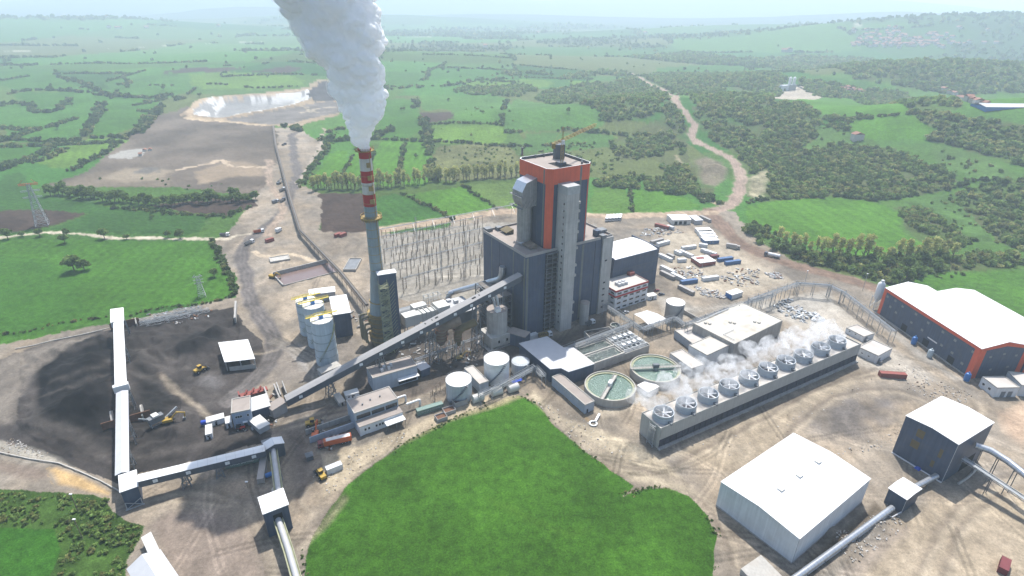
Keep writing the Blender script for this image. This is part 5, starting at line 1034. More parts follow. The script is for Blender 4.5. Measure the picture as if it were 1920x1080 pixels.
# concrete hopper walls under the stacking gallery
for (px, py, w_, h_, lab) in ((213, 790, 9, 5, 'left of the lower stacking gallery'), (269, 778, 9, 5, 'right of the lower stacking gallery'), (211, 611, 6, 3, 'left of the far end of the tripper gallery'), (257, 608, 7, 4, 'right of the far end of the tripper gallery')):
    t = thing('bulkhead', 'weathered concrete bulkhead plate ' + lab, 'wall', P(px, py, 0), math.radians(122)); MB().prism([(-w_ / 2, -0.3), (w_ / 2, -0.3), (w_ / 2, 0.3), (-w_ / 2, 0.3)], -0.5, h_ * 0.55).build('panel', M['pale_concrete'], t); b = MB().add([(-w_ / 2, -0.3, h_ * 0.55), (w_ / 2, -0.3, h_ * 0.55), (w_ * 0.1, -0.3, h_), (-w_ * 0.1, -0.3, h_), (-w_ / 2, 0.3, h_ * 0.55), (w_ / 2, 0.3, h_ * 0.55), (w_ * 0.1, 0.3, h_), (-w_ * 0.1, 0.3, h_)], [(0, 1, 2, 3), (7, 6, 5, 4), (1, 5, 6, 2), (2, 6, 7, 3), (3, 7, 4, 0)]); b.build('gable_plate', M['pale_concrete'], t)
for (px, py, lx, lab) in ((240, 795, 9, 'lower'), (236, 613, 7, 'upper')):
    t = thing('retaining_plate', 'rusty steel retaining plate under the %s white gallery' % ('stacking' if lab == 'lower' else 'tripper'), 'wall', P(px, py, 0), math.radians(32)); MB().box(-lx, lx, -0.2, 0.2, -0.5, 4).build('panel', M['rust'], t)
# ------------------------------------------------------------------ water works
tank('storage_tank', 'large white storage tank nearest the navy pump house', (931, 672), 24, 709); tank('storage_tank', 'smaller grey storage tank tucked between pump house and white tank', (976, 677), 17, 696, 'tank_grey', 'tank_grey'); tank('storage_tank', 'white storage tank nearest the green meadow', (860, 711), 24.5, 743, 'tank_grey')
tank('raw_water_tank', 'concrete grey tank with white top behind the white canopy', (1267, 566), 17, 597, 'concrete', 'tank_white', rail=False)
t = thing('bund_wall', 'low grey bund wall behind the concrete tank', 'wall', P(1285, 590, 0), math.radians(-58)); MB().box(-8, 12, 0, 0.4, -0.3, 2.4).build('panel', M['concrete'], t); MB().box(11.6, 12, -16, 0, -0.3, 2.4).build('panel', M['concrete'], t)
fb = Bld('pipe_building', 'narrow flat roofed building between the white storage tanks', 'small building', (870, 690), (899, 720), (914, 712), 738, wall='blue_grey_wall', roof='pale_roof')
ph = rise(1114, 682, 706); pl = [P(x, y, ph) for x, y in ((974, 644), (1026, 631), (1057, 652), (1075, 652), (1114, 682), (1089, 690), (1066, 697), (1052, 690), (1032, 692))]
pu = thing('pump_house', 'navy pump house with stepped white roof among the tanks', 'industrial building', (pl[0].x, pl[0].y, 0)); poly = [(p.x - pl[0].x, p.y - pl[0].y) for p in pl][::-1]
MB().prism(poly, -0.6, ph - 0.2).build('wall', M['navy_cladding'], pu); cxp = sum(p[0] for p in poly) / 9; cyp = sum(p[1] for p in poly) / 9
MB().prism([(cxp + (x - cxp) * 1.015, cyp + (y - cyp) * 1.015) for x, y in poly], ph - 0.2, ph + 0.08).build('roof', M['silver_sheet'], pu)
d_p = P(1105, 690, ph - 2) - pl[0]
ll = Bld('filter_gallery', 'long low pale building in front of the pump house', 'small building', (1035, 706), (1097, 759), (1115, 752), 776, wall='blue_grey_wall', roof='dusty_roof'); ll.panel('door', 1, 1.2, 2.0, 0, 2.0, 'dark_hole'); ll.win(0, [5, 10, 15, 20], [3.2], 0.5, 0.5)
def clarifier(label, c, rpx, base, br_ang, full):
    h = 4.0; g_ = Vector((*flat_px(*c, h), 0)); r_ = (Vector(flat_px(c[0] + rpx, c[1], h)) - Vector(flat_px(c[0] - rpx, c[1], h))).length / 2
    t = thing('clarifier', label, 'clarifier tank', g_)
    MB().ring(0, 0, -0.5, h, r_ - 0.45, r_, 64).build('basin_wall', M['pale_concrete'], t, True); MB().ring(0, 0, h - 1.1, h - 0.55, r_ - 1.5, r_ - 0.45, 64).build('weir_trough', M['mossy_steel'], t, True)
    MB().rev(0, 0, [(r_ - 0.5, h - 1.0), (0.01, h - 1.0)], 64, cap1=False).build('water_surface', M['water'], t)
    b = MB(); L0 = -r_ - 0.5; L1 = r_ + 0.5 if full else r_ * 0.72
    b.box(L0, L1, -0.8, 0.8, h + 0.1, h + 0.35)
    for s_ in (-0.8, 0.8):
        b.bar((L0, s_, h + 1.4), (L1, s_, h + 1.4), 0.1); b.bar((L0, s_, h + 0.8), (L1, s_, h + 0.8), 0.08)
        for i in range(18): x = L0 + (L1 - L0) * i / 17; b.bar((x, s_, h + 0.2), (x, s_, h + 1.4), 0.08)
    br = b.build('bridge', M['pale_concrete'], t, rz=math.radians(br_ang)); b = MB().box(-1.4, 1.6, -0.9, 0.9, h + 0.3, h + 2.0); b.build('drive_cabin', [M['white_sheet'] if not full else M['slate_cladding']], t, rz=math.radians(br_ang)); MB().cyl(0, 0, h - 1.6, h + 0.2, 1.2).build('centre_column', M['galvanised'], t)
    return t, g_, r_
clarifier('nearer round clarifier of green water with bridge and white drive box', (1144, 722), 47.5, 762, 222 - 180 + 22, False); clarifier('farther round clarifier of green water with bridge across its middle', (1229, 689), 46.5, 720, 6, True)
bs = Bld('filter_basin', 'concrete filter basin with two dark water channels behind the pump house', 'basin', (1113, 684), (1218, 647), (1188, 616), h=4.2, wall='concrete', roof='pale_concrete', parapet=0)
X = bs.L; Y = bs.W
for y0_, y1_ in ((Y * 0.08, Y * 0.44), (Y * 0.52, Y * 0.9)): MB().box(0.6, X * 0.52, y0_, y1_, 4.2, 4.26).build('water_channel', M['dark_water'], bs.t)
b = MB()
for y_ in (0.0, Y * 0.48, Y * 0.95): b.box(0.4, X * 0.54, y_ - 0.35 + 0.4, y_ + 0.35 + 0.4, 4.1, 4.9)
for x_ in (0.0, 0.54, 0.98): b.box(X * x_, X * x_ + 0.6, 0.3, Y - 0.1, 4.1, 4.95)
b.build('channel_wall', M['pale_concrete'], bs.t)
b = MB()
for i in range(7): b.bar((X * 0.55, 1 + (Y - 2) * i / 6, 5.6), (X * 0.98, 1 + (Y - 2) * i / 6, 5.6), 0.3)
for i in range(6): b.bar((X * (0.58 + 0.075 * i), 0.6, 5.2), (X * (0.58 + 0.075 * i), Y - 0.6, 5.2), 0.35)
b.build('pipework', M['galvanised'], bs.t); MB().box(X * 0.56, X * 0.98, 0.6, Y - 0.6, 4.2, 4.28).build('filter_bed', M['steel_frame'], bs.t)
for i in range(4):
    for j in range(2): MB().box(X * (0.60 + 0.095 * i), X * (0.60 + 0.095 * i) + 1.9, Y * (0.22 + 0.42 * j), Y * (0.22 + 0.42 * j) + 1.9, 5.7, 6.5).build('filter_cover', M['white_paint'], bs.t)
sl = Bld('sludge_pit', 'open concrete pit of black sludge behind the filter basin', 'basin', (1095, 621), (1106, 633), (1146, 616), h=3.2, wall='concrete', roof='coal', parapet=0.9)
t = thing('small_thickener', 'small round concrete tank behind the sludge pit', 'tank', P(1153, 616, 0)); MB().ring(0, 0, -0.5, 2.4, 2.5, 2.9).build('basin_wall', M['pale_concrete'], t); MB().rev(0, 0, [(2.5, 1.6), (0.01, 1.6)], 32, cap1=False).build('sludge', M['dark_water'], t)
cn = thing('white_canopy', 'open canopy with bright white roof beside the concrete tank', 'canopy', (*flat_px(1189, 589, 6), 0)); ps = [P(1189, 589, 6) - cn.location, P(1216, 609, 6) - cn.location, P(1252, 599, 6) - cn.location, P(1213, 582, 6) - cn.location]
m01 = (ps[0] + ps[1]) / 2 + Vector((0, 0, 0.8)); m23 = (ps[2] + ps[3]) / 2 + Vector((0, 0, 0.8)); MB().add([ps[0], m01, ps[1], ps[2], m23, ps[3]], [(0, 1, 4, 5), (1, 2, 3, 4)]).build('roof', M['white_sheet'], cn)
b = MB(); [b.bar((p.x, p.y, -0.3), (p.x, p.y, 6), 0.25) for p in ps]; b.build('post', M['galvanised'], cn)
# big flat roofed building
bfh = rise(1480, 606, 634); bf = Bld('water_treatment_hall', 'wide flat roofed hall with stained patchy roof behind the fan row', 'industrial building', (1300, 606), (1377, 645), (1480, 606), h=bfh, wall='concrete', roof='patched_roof', parapet=0.3)
b2 = Bld('treatment_wing', 'lower flat roofed wing at the front corner of the treatment hall', 'industrial building', (1292, 647), (1326, 666), (1379, 646), 690, wall='white_wall', roof='patched_roof', parapet=0.3); b2.panel('door', 0, 7.4, 8.6, 0, 3, 'dark_hole')
Bld('treatment_annexe', 'low annexe with pale roof on the left side of the treatment hall', 'industrial building', (1265, 619), (1300, 645), (1330, 634), 659, wall='blue_grey_wall', roof='pale_roof', parapet=0.4)
Bld('dosing_room', 'small flat roofed dosing room beside the farther clarifier', 'small building', (1256, 662), (1297, 691), (1317, 680), 706, wall='white_wall', roof='pale_roof', parapet=0.4)
Bld('sludge_room', 'tiny stained hut with white lean roof between the two clarifiers', 'small building', (1195, 722), (1215, 735), (1235, 724), h=3, wall='pale_concrete', roof='white_sheet', parapet=0)
[MB().box(3 + (i * 7.3) % 20, 4.2 + (i * 7.3) % 20, 5 + (i * 11.7) % 34, 6.4 + (i * 11.7) % 34, bf.H - 0.3, bf.H + 0.5).build('roof_vent', M['pale_concrete'], bf.t) for i in range(6)]
b = MB(); b.pipe([(0.8, 2, bf.H + 0.4), (0.8, 30, bf.H + 0.4)], 0.25); b.pipe([(bf.L - 2, 3, bf.H + 0.3), (bf.L - 9, 3, bf.H + 0.3), (bf.L - 9, 12, bf.H + 0.3)], 0.15); b.build('roof_pipe', M['galvanised'], bf.t)
# small service houses beside the fan row, and at the right edge
for nm, lab, A_, B_, C_, by in (('service_house', 'flat roofed service house at the far end of the fan row', (1587, 614), (1620, 631), (1639, 624), 641), ('transformer_house', 'flat roofed transformer house below the far end of the fan row', (1610, 650), (1647, 667), (1676, 654), 682), ('gate_house', 'flat roofed gate house in front of the orange hall gable', (1842, 706), (1870, 727), (1912, 726), 745), ('side_house', 'flat roofed side house cut by the picture edge beside the orange hall', (1890, 696), (1916, 722), (1968, 718), 742)):
    s_ = Bld(nm, lab, 'small building', A_, B_, C_, by, wall='white_wall', roof='pale_roof', parapet=0.5)
    if nm in ('gate_house', 'side_house'): s_.win(0, [2.2, 5.8], [2.6], 1.4, 1.2); s_.panel('door', 1, 3, 5.2, 0, 3.2, 'steel_frame'); s_.panel('door', 1, 6.4, 8.6, 0, 3.2, 'steel_frame') if s_.W > 9 else None
    else: s_.panel('door', 1, 1.5, 3.5, 0, 2.6, 'steel_frame'); s_.win(0, [2.5, 6], [2.3], 0.8, 0.6); MB().box(s_.L + 0.2, s_.L + 1.8, 1, 2.6, -0.2, 1.6).build('transformer', M['steel_frame'], s_.t)
# ------------------------------------------------------------------ cooling tower row
ct = Bld('cooling_tower', 'long grey cooling tower block carrying a row of ten fans', 'cooling tower', (1204, 775), (1240, 805), (1600, 640), 842, wall='tower_panel', roof='tower_deck', parapet=0, part='wall')
bpy.data.objects.remove(ct.wall); bpy.data.objects.remove(ct.roof)
Lc, Wc, Hc = ct.L, ct.W, ct.H
MB().box(0.3, Lc - 1.5, 0.4, Wc - 0.4, -0.6, Hc - 0.6).build('core', M['louvre'], ct.t)
MB().box(0, Lc, 0, Wc, Hc - 0.6, Hc - 0.1).build('deck', M['tower_deck'], ct.t)
b = MB(); b.box(Lc, Lc + 0.18, -0.1, Wc + 0.1, 4.9, Hc + 0.9); b.box(-0.18, 0, -0.1, Wc + 0.1, 3.5, Hc + 0.3); b.box(0, Lc, -0.2, 0, -0.5, Hc + 0.5); b.box(0, Lc, Wc, Wc + 0.2, -0.5, Hc + 0.5); b.build('side_panel', M['tower_panel'], ct.t)
b = MB().box(Lc, Lc + 1.2, -0.6, Wc + 0.6, -0.5, 0.7); b.box(Lc, Lc + 1.3, -0.6, Wc + 0.6, 0.7, 0.85); b.build('basin_kerb', M['concrete'], ct.t)
b = MB()
for k in range(6): z = 0.95 + k * 0.62; b.add([(Lc - 0.9, 0, z + 0.5), (Lc - 0.2, 0, z), (Lc - 0.2, Wc, z), (Lc - 0.9, Wc, z + 0.5)], [(0, 1, 2, 3)])
for i in range(41): y = Wc * i / 40; b.box(Lc - 0.35, Lc, y - 0.1, y + 0.1, 0.7, 4.95)
b.build('louvre_bank', M['louvre'], ct.t)
b = MB(); n_ = 12
for k in range(n_):
    za, zb = Hc * k / n_, Hc * (k + 1) / n_; x0 = Lc * 0.55; b.bar((x0 if k % 2 else x0 + 3.2, -1.0, za), (x0 + 3.2 if k % 2 else x0, -1.0, zb), 0.28); b.bar((x0, -1.6, za + 1), (x0 + 3.2, -1.6, za + 1), 0.12)
for x in (0, 3.3): b.bar((Lc * 0.55 + x, -1.7, -0.3), (Lc * 0.55 + x, -1.7, Hc + 1), 0.2); b.bar((Lc * 0.55 + x, -0.3, -0.3), (Lc * 0.55 + x, -0.3, Hc + 1), 0.2)
b.build('stair', M['galvanised'], ct.t)
ringm = MB().rev(0, 0, [(4.35, 0), (4.05, 1.0), (3.98, 2.2), (4.15, 3.5)], 40, cap1=False)
ringm.rev(0, 0, [(4.05, 3.5), (3.9, 2.2), (3.95, 0.3)], 40, cap1=False); ringm.ring(0, 0, 3.42, 3.56, 4.0, 4.28, 40); ringm.ring(0, 0, 1.7, 1.85, 3.9, 4.16, 40)
for i in range(20): a = 2 * math.pi * i / 20; ringm.bar((4.4 * math.cos(a), 4.4 * math.sin(a), 0), (4.2 * math.cos(a), 4.2 * math.sin(a), 3.4), 0.12)
ringm = ringm.mesh('fan_cylinder', M['fan_ring'], True)
bl_ = MB()
for i in range(6):
    a = 2 * math.pi * i / 6 + 0.3; c_, s_ = math.cos(a), math.sin(a)
    def q(u, v, z): return (u * c_ - v * s_, u * s_ + v * c_, z)
    bl_.add([q(0.5, -0.16, 2.55), q(3.75, -0.2, 2.6), q(3.75, 0.24, 2.8), q(0.5, 0.34, 2.95), q(0.5, -0.16, 2.47), q(3.75, -0.2, 2.55), q(3.75, 0.24, 2.75), q(0.5, 0.34, 2.87)], [(0, 1, 2, 3), (7, 6, 5, 4), (0, 4, 5, 1), (1, 5, 6, 2), (2, 6, 7, 3)])
bl_ = bl_.cyl(0, 0, 2.3, 3.0, 0.55).mesh('fan_blade', M['white_paint'])
pit = MB().rev(0, 0, [(3.95, 0.4), (0.02, 0.4)], 32, cap1=False).mesh('fan_pit', M['louvre']); mot = MB().box(3.9, 5.5, -0.55, 0.55, 0.1, 1.3).pipe([(3.8, 0, 0.8), (5.9, 0, 0.8)], 0.5, 12).mesh('motor', M['steel_frame'])
ordn = ['nearest', 'second', 'third', 'fourth', 'fifth', 'sixth', 'seventh', 'eighth', 'ninth', 'farthest']
fan0 = None; FANS = []
fan_px = [(1244.5, 771), (1287.5, 754), (1329, 736), (1368, 719.5), (1405.5, 702.5), (1441, 687.5), (1474.5, 674), (1507.5, 662), (1539.5, 648.5), (1570.5, 636)]
for i, (px, py) in enumerate(fan_px):
    p = P(px, py, Hc + 3.4); loc = (p.x, p.y, Hc - 0.1); FANS.append(Vector(loc)); lab = '%s steaming six blade fan %s along the cooling tower' % (ordn[i], 'counted from the camera end' if 0 < i < 9 else 'in its grey drum')
    if fan0 is None:
        fan0 = thing('cooling_fan', lab, 'fan', loc, ct.ang - 0.1, 'fans on the cooling tower')
        for nm, me in (('fan_cylinder', ringm), ('fan_blade', bl_), ('fan_pit', pit), ('motor', mot)): place(nm, me, fan0)
    else: copy_thing(fan0, loc, ct.ang - 0.1, lab)
# ------------------------------------------------------------------ orange and navy hall
hl = Bld('orange_hall', 'big navy hall with orange frame and bright white roof', 'industrial hall', (1660, 540), (1841, 655), (1941, 653), 710, wall='navy_cladding', roof='white_sheet', kind='gable', ridge='x', rise_=3.2, over=0.1)
hl.panel('orange_frame', 0, -0.1, 2.2, 0, hl.H - 1.6, 'orange_cladding', 0.1); hl.panel('orange_frame', 0, -0.1, hl.L + 0.1, hl.H - 1.6, hl.H + 0.05, 'orange_cladding', 0.1); hl.panel('orange_frame', 0, hl.L - 3.0, hl.L + 0.1, 0, hl.H - 1.6, 'orange_cladding', 0.1)
hl.panel('orange_frame', 1, 0, 3.0, 0, hl.H - 1.2, 'orange_cladding', 0.1); hl.panel('orange_frame', 1, hl.W - 3.0, hl.W, 0, hl.H - 1.2, 'orange_cladding', 0.1)
b = MB().add([(hl.L + 0.1, 0, hl.H - 1.4), (hl.L + 0.1, hl.W / 2, hl.H + 1.0), (hl.L + 0.1, hl.W, hl.H - 1.4), (hl.L + 0.1, hl.W, hl.H + 0.1), (hl.L + 0.1, hl.W / 2, hl.H + 3.25), (hl.L + 0.1, 0, hl.H + 0.1)], [(0, 1, 4, 5), (1, 2, 3, 4)]); b.build('orange_frame', M['orange_cladding'], hl.t)
def fu(bd, px, py):
    p = P(px, py, 0); d = p - bd.o; return d.x * math.cos(bd.ang) + d.y * math.sin(bd.ang)
for px, py in ((1690, 622), (1733, 650), (1777, 683)): u = fu(hl, px, py); hl.panel('doorway', 0, u - 2.0, u + 2.0, 0, 4.6, 'dark_hole', 0.04)
for k, (u, z) in enumerate(((2.8, 13.5), (9, 14), (15, 13.4), (25, 14), (34, 13.6), (44, 13.8), (52, 13.6), (63, 13.6), (7, 9), (12, 8), (24, 8.2), (32, 8), (46, 7), (53, 6.8), (60, 5))):
    hl.panel('skylight_patch', 0, u, u + 1.6, z - 0.9, z + 0.4, 'patch_light', 0.04)
for u, z in ((6, 12.5), (13, 13.8), (20, 12.5), (9, 5), (18, 6)): hl.panel('skylight_patch', 1, u, u + 1.4, z - 0.8, z + 0.3, 'patch_light', 0.04)
hl.panel('sign_board', 0, 37.5, 44, 5.8, 6.5, 'white_sheet', 0.08); hl.panel('plinth', 0, 0, hl.L, -0.3, 0.7, 'concrete', 0.12)
h2 = Bld('second_hall', 'second navy hall with white roof joined behind the orange frame hall', 'industrial hall', (1755, 547), (1937, 655), (2034, 658), h=hl.H - 1.0, wall='navy_cladding', roof='white_sheet', kind='gable', ridge='x', rise_=1.8, over=0.0); h2.panel('orange_frame', 1, 0, 3, 0, h2.H - 1, 'orange_cladding', 0.1)
tk0 = None
for i, (px, py, lab) in enumerate(((1712, 645, 'farthest blue pressure tank along the long navy hall wall'), (1742, 669, 'pale blue pressure tank midway along the navy hall wall'), (1811, 714, 'bright blue drum at the orange corner of the hall'))):
    p = P(px, py, 0); t = thing('pressure_tank', lab, 'tank', p, 0, 'blue tanks beside the hall'); m_ = 'bright_blue' if i != 1 else 'tank_blue'
    MB().rev(0, 0, [(1.15, 0.2), (1.3, 0.5), (1.3, 3.6), (1.0, 4.3), (0.4, 4.6), (0.35, 5.2)], 24, mi=0).build('shell', M[m_], t, True); MB().rev(0, 0, [(1.4, -0.3), (1.4, 0.2)], 20).build('plinth', M['concrete'], t)
ws = P(1639, 578, 0); t = thing('white_silo', 'white cement silo on legs behind the orange hall', 'silo', ws)
MB().rev(0, 0, [(0.6, 4.5), (2.1, 7.5), (2.1, 16.5), (1.2, 17.6), (0.02, 17.8)], 24, cap1=False).build('shell', M['white_paint'], t, True); b = MB(); [b.bar((sx * 2, sy * 2, -0.3), (sx * 1.9, sy * 1.9, 8), 0.3) for sx in (-1, 1) for sy in (-1, 1)]; [b.bar((-2, sx * 2, 0), (2, sx * 2, 6), 0.18) for sx in (-1, 1)]; b.build('leg', M['white_paint'], t); MB().box(-0.7, 0.7, -0.7, 0.7, 17.6, 19).build('filter_unit', M['white_paint'], t)
# ------------------------------------------------------------------ white shed, blue cube, small blue house
ws_ = Bld('white_shed', 'large plain white shed with three ridge vents in the near right corner', 'shed', (1352, 904), (1499, 1011), (1642, 904), 1057, wall='white_wall', roof='white_sheet', kind='gable', ridge='y', rise_=1.3, over=0.15)
for f in (0.28, 0.53, 0.8): MB().box(ws_.L / 2 - 0.9, ws_.L / 2 + 0.9, ws_.W * f - 1.0, ws_.W * f + 1.0, ws_.H + 1.2, ws_.H + 2.1).build('ridge_vent', M['cream_sheet'], ws_.t)
ws_.panel('corner_flashing', 1, 0.0, 0.14, 0, ws_.H, 'steel_frame', 0.05); ws_.panel('plinth', 1, 0, ws_.W, -0.3, 0.5, 'concrete', 0.12); ws_.panel('plinth', 0, 0, ws_.L, -0.3, 0.5, 'concrete', 0.12)
cu = Bld('transfer_block', 'tall navy block with white roof and two conveyors leaving it', 'transfer tower', (1699, 780), (1797, 834), (1860, 791), 905, wall='navy_cladding', roof='white_sheet', kind='gable', ridge='y', rise_=0.9, over=0.2)
for f, u0, u1, z0_, z1_ in ((0, 5.4, 8.2, 13, 16.6), (0, 4.8, 7.8, 7.5, 11), (0, 14.6, 15.8, 9.5, 13.5), (0, 13.4, 14.6, 4, 7)): cu.panel('boarded_window', f, u0, u1, z0_, z1_, 'ochre_board', 0.04)
cu.panel('corner_flashing', 1, 0.0, 0.16, 0, cu.H, 'white_paint', 0.06); cu.panel('opening', 1, 12, 22, 0, 5.5, 'dark_hole', 0.04); cu.panel('plinth', 0, 0, cu.L, -0.3, 0.4, 'white_paint', 0.4)
bh = Bld('belt_house', 'small navy house with white roof where the silver pipe begins', 'small building', (1667, 916), (1700, 937), (1727, 917), 963, wall='navy_cladding', roof='white_sheet', kind='gable', ridge='x', rise_=0.5)
bh.panel('corner_flashing', 1, 0.0, 0.12, 0, bh.H, 'white_paint', 0.05)
t = thing('blue_tarp', 'crumpled bright blue tarpaulin heap at the foot of the transfer block', 'tarpaulin', P(1722, 884, 0), 0.4)
b = MB(); vs = [(x * 0.6, y * 0.5, max(0.05, 0.9 - 0.25 * (x - 3) ** 2 * 0.3 - 0.2 * (y - 2) ** 2 * 0.5 + 0.25 * random.random())) for y in range(5) for x in range(7)]; b.add(vs, [(y * 7 + x, y * 7 + x + 1, y * 7 + x + 8, y * 7 + x + 7) for y in range(4) for x in range(6)]); b.build('sheet', M['cobalt'], t)
def big_pipe(name, label, pts, r_, m='bright_duct', cat='pipe', legs=9, rings=True):
    o = Vector((pts[0].x, pts[0].y, 0)); t = thing(name, label, cat, o); Q = [p - o for p in pts]; b = MB().pipe(Q, r_, 20); b.build('pipe_run', M[m], t, True); s, f = MB(), MB()
    for a, c in zip(Q[:-1], Q[1:]):
        d = c - a; k = max(1, int(d.length / legs)); n = Vector((-d.y, d.x, 0)).normalized()
        for i in range(k):
            p = a + d * ((i + 0.5) / k)
            for s_ in (-1, 1): s.bar(p + n * r_ * s_ * 1.2 - Vector((0, 0, p.z + 0.6)), p + n * r_ * s_ * 0.9, 0.22)
            s.bar(p - n * r_ * 1.3 - Vector((0, 0, r_)), p + n * r_ * 1.3 - Vector((0, 0, r_)), 0.2)
        if rings:
            for i in range(int(d.length / 1.6)): p = a + d * ((i + 0.5) * 1.6 / d.length); u = d.normalized() * 0.09; f.pipe([p - u, p + u], r_ * 1.035, 20)
    s.build('saddle', M['steel_frame'], t); f.build('joint_ring', M['galvanised'], t, True) if rings else None
    return t
big_pipe('silver_pipe', 'ribbed silver pipe running from the belt house towards the camera', [P(1673, 952, 1.9), P(1493, 1082, 1.9), P(1400, 1150, 1.9)], 1.05)
big_pipe('silver_pipe', 'short silver pipe between belt house and transfer block', [P(1716, 913, 2.6), P(1756, 892, 2.8)], 1.05)
big_pipe('thin_pipe', 'thin pipe running beside the ribbed silver pipe', [P(1690, 960, 0.9), P(1672, 970, 0.9), P(1665, 966, 0.9), P(1500, 1087, 0.9), P(1420, 1150, 0.9)], 0.22, 'silver_sheet', legs=14, rings=False)
pc = [P(1829, 835, 13), P(1858, 845, 13), P(1890, 865, 12.6), P(1925, 893, 12), P(1990, 950, 11)]
big_pipe('pipe_conveyor', 'curved silver pipe conveyor leaving the transfer block to the right', pc, 1.25, 'bright_duct', 'conveyor', legs=16)
belt_line('walkway_bridge', 'narrow galvanised belt bridge leaving the transfer block below the pipe conveyor', [P(1806, 858, 9.5), P(1920, 933, 7.5), P(1990, 980, 6.5)], 2.0, rail='galvanised', cover=False, legs=16, cat='bridge')
t = thing('slack_hose', 'pale drain pipe curving out of the transfer block', 'pipe', P(1797, 905, 0)); o_ = P(1797, 905, 0); MB().pipe([P(1797, 907, 0.5) - o_, P(1815, 895, 0.6) - o_, P(1830, 880, 0.7) - o_], 0.5, 10).build('pipe_run', M['pale_concrete'], t, True)
# ------------------------------------------------------------------ pipe racks
def pipe_rack(label, pts, z, w=2.4, n=4, gap=7.0, m='rack_pipe', rails=True):
    Q = [P(x, y, z) for x, y in pts]; o = Vector((Q[0].x, Q[0].y, 0)); t = thing('pipe_rack', label, 'pipe rack', o); Q = [q - o for q in Q]; a_, s = MB(), MB()
    nn = []
    for i in range(len(Q)):
        d = (Q[min(i + 1, len(Q) - 1)] - Q[max(i - 1, 0)]); nn.append(Vector((-d.y, d.x, 0)).normalized())
    for k in range(n):
        off = -w / 2 + w * k / max(1, n - 1); a_.pipe([q + v * off + Vector((0, 0, 0.25)) for q, v in zip(Q, nn)], 0.11 + 0.08 * ((k * 7) % 3), 8)
    for a, c in zip(Q[:-1], Q[1:]):
        d = c - a; k = max(1, int(d.length / gap)); v = Vector((-d.y, d.x, 0)).normalized()
        for s_ in (-1, 1):
            s.bar(a + v * s_ * w * 0.6, c + v * s_ * w * 0.6, 0.2)
            if rails: s.bar(a + v * s_ * w * 0.6 + Vector((0, 0, 1.2)), c + v * s_ * w * 0.6 + Vector((0, 0, 1.2)), 0.1); s.bar(a + v * s_ * w * 0.6 - Vector((0, 0, 0.9)), c + v * s_ * w * 0.6 - Vector((0, 0, 0.9)), 0.15)
        for i in range(k + 1):
            p = a + d * (i / k)
            for s_ in (-1, 1): s.bar(p + v * s_ * w * 0.6 - Vector((0, 0, p.z + 0.4)), p + v * s_ * w * 0.6 + Vector((0, 0, 1.2 if rails else 0)), 0.22)
            s.bar(p - v * w * 0.6, p + v * w * 0.6, 0.18); s.bar(p - v * w * 0.6 - Vector((0, 0, p.z)), p + v * w * 0.6, 0.12)
            if i < k: q = a + d * ((i + 1) / k); s.bar(p + v * w * 0.6 - Vector((0, 0, 0.9)), q + v * w * 0.6, 0.12); s.bar(p - v * w * 0.6 - Vector((0, 0, 0.9)), q - v * w * 0.6, 0.12)
    a_.build('pipe_run', M['rack_pipe'], t, True); s.build('rack_frame', M[m], t); return t
pipe_rack('pipe rack passing from the pump house along the back of the filter basin', [(1058, 655), (1184, 607)], 6.5, 2.6, 4)
pipe_rack('pipe rack stepping from the office block to the treatment hall', [(1134, 571), (1185, 604), (1203, 617), (1257, 598), (1268, 596), (1284, 609)], 6.5, 2.6, 4)
pipe_rack('pipe rack following the back edge of the treatment hall', [(1288, 608), (1360, 581), (1406, 566), (1452, 553)], 8.8, 1.8, 3)
pipe_rack('high pipe bridge crossing the scrap yard behind the treatment hall', [(1407, 562), (1497, 531), (1557, 535)], 8.5, 2.6, 4, 9)
pipe_rack('pipe bridge running down towards the long wall of the orange hall', [(1557, 536), (1582, 548), (1676, 621)], 7.5, 2.6, 4, 9)
pipe_rack('low pipe rack around the white storage tanks', [(899, 741), (940, 722), (1003, 688), (1020, 706)], 5.0, 1.8, 3, 6)
pipe_rack('rusty pipe rack behind the pale blue workshop', [(778, 676), (850, 650), (905, 630)], 6, 1.6, 3, 6, 'brown_steel')
# ------------------------------------------------------------------ containers, cabins and vehicles
def cont_mesh(L=12.2):
    b = MB().box(-L / 2, L / 2, -1.18, 1.18, 0.12, 2.55); n = int(L / 0.55)
    for i in range(n):
        x = -L / 2 + (i + 0.5) * L / n; b.box(x - 0.13, x + 0.13, -1.22, 1.22, 0.2, 2.5)
    d = MB().box(L / 2, L / 2 + 0.05, -1.1, -0.02, 0.2, 2.5).box(L / 2, L / 2 + 0.05, 0.02, 1.1, 0.2, 2.5)
    for y in (-0.8, -0.3, 0.3, 0.8): d.bar((L / 2 + 0.09, y, 0.2), (L / 2 + 0.09, y, 2.5), 0.05)
    f = MB()
    for x in (-L / 2, L / 2):
        for y in (-1.22, 1.22): f.box(x - 0.09, x + 0.09, y - 0.06, y + 0.06, 0.0, 2.62)
    for y in (-1.2, 1.2): f.box(-L / 2, L / 2, y - 0.07, y + 0.07, 2.5, 2.62); f.box(-L / 2, L / 2, y - 0.07, y + 0.07, 0, 0.14)
    return b, d, f
_cc = {}
def container(px, py, deg, m, label, L=12.2, z=0.0, group=None, roof=None):
    k = (m, L)
    p = P(px, py, z); a = math.radians(deg)
    if k not in _cc:
        b, d, f = cont_mesh(L); t = thing('container', label, 'container', p, a, group); b.build('body', M[m], t); d.build('door', M[m], t); f.build('frame', M[m], t)
        if roof: MB().box(-L / 2, L / 2, -1.25, 1.25, 2.63, 2.72).build('roof', M[roof], t)
        _cc[k] = t; return t
    t = copy_thing(_cc[k], p, a, label, group)
    return t
YC = 'containers in the storage yard'
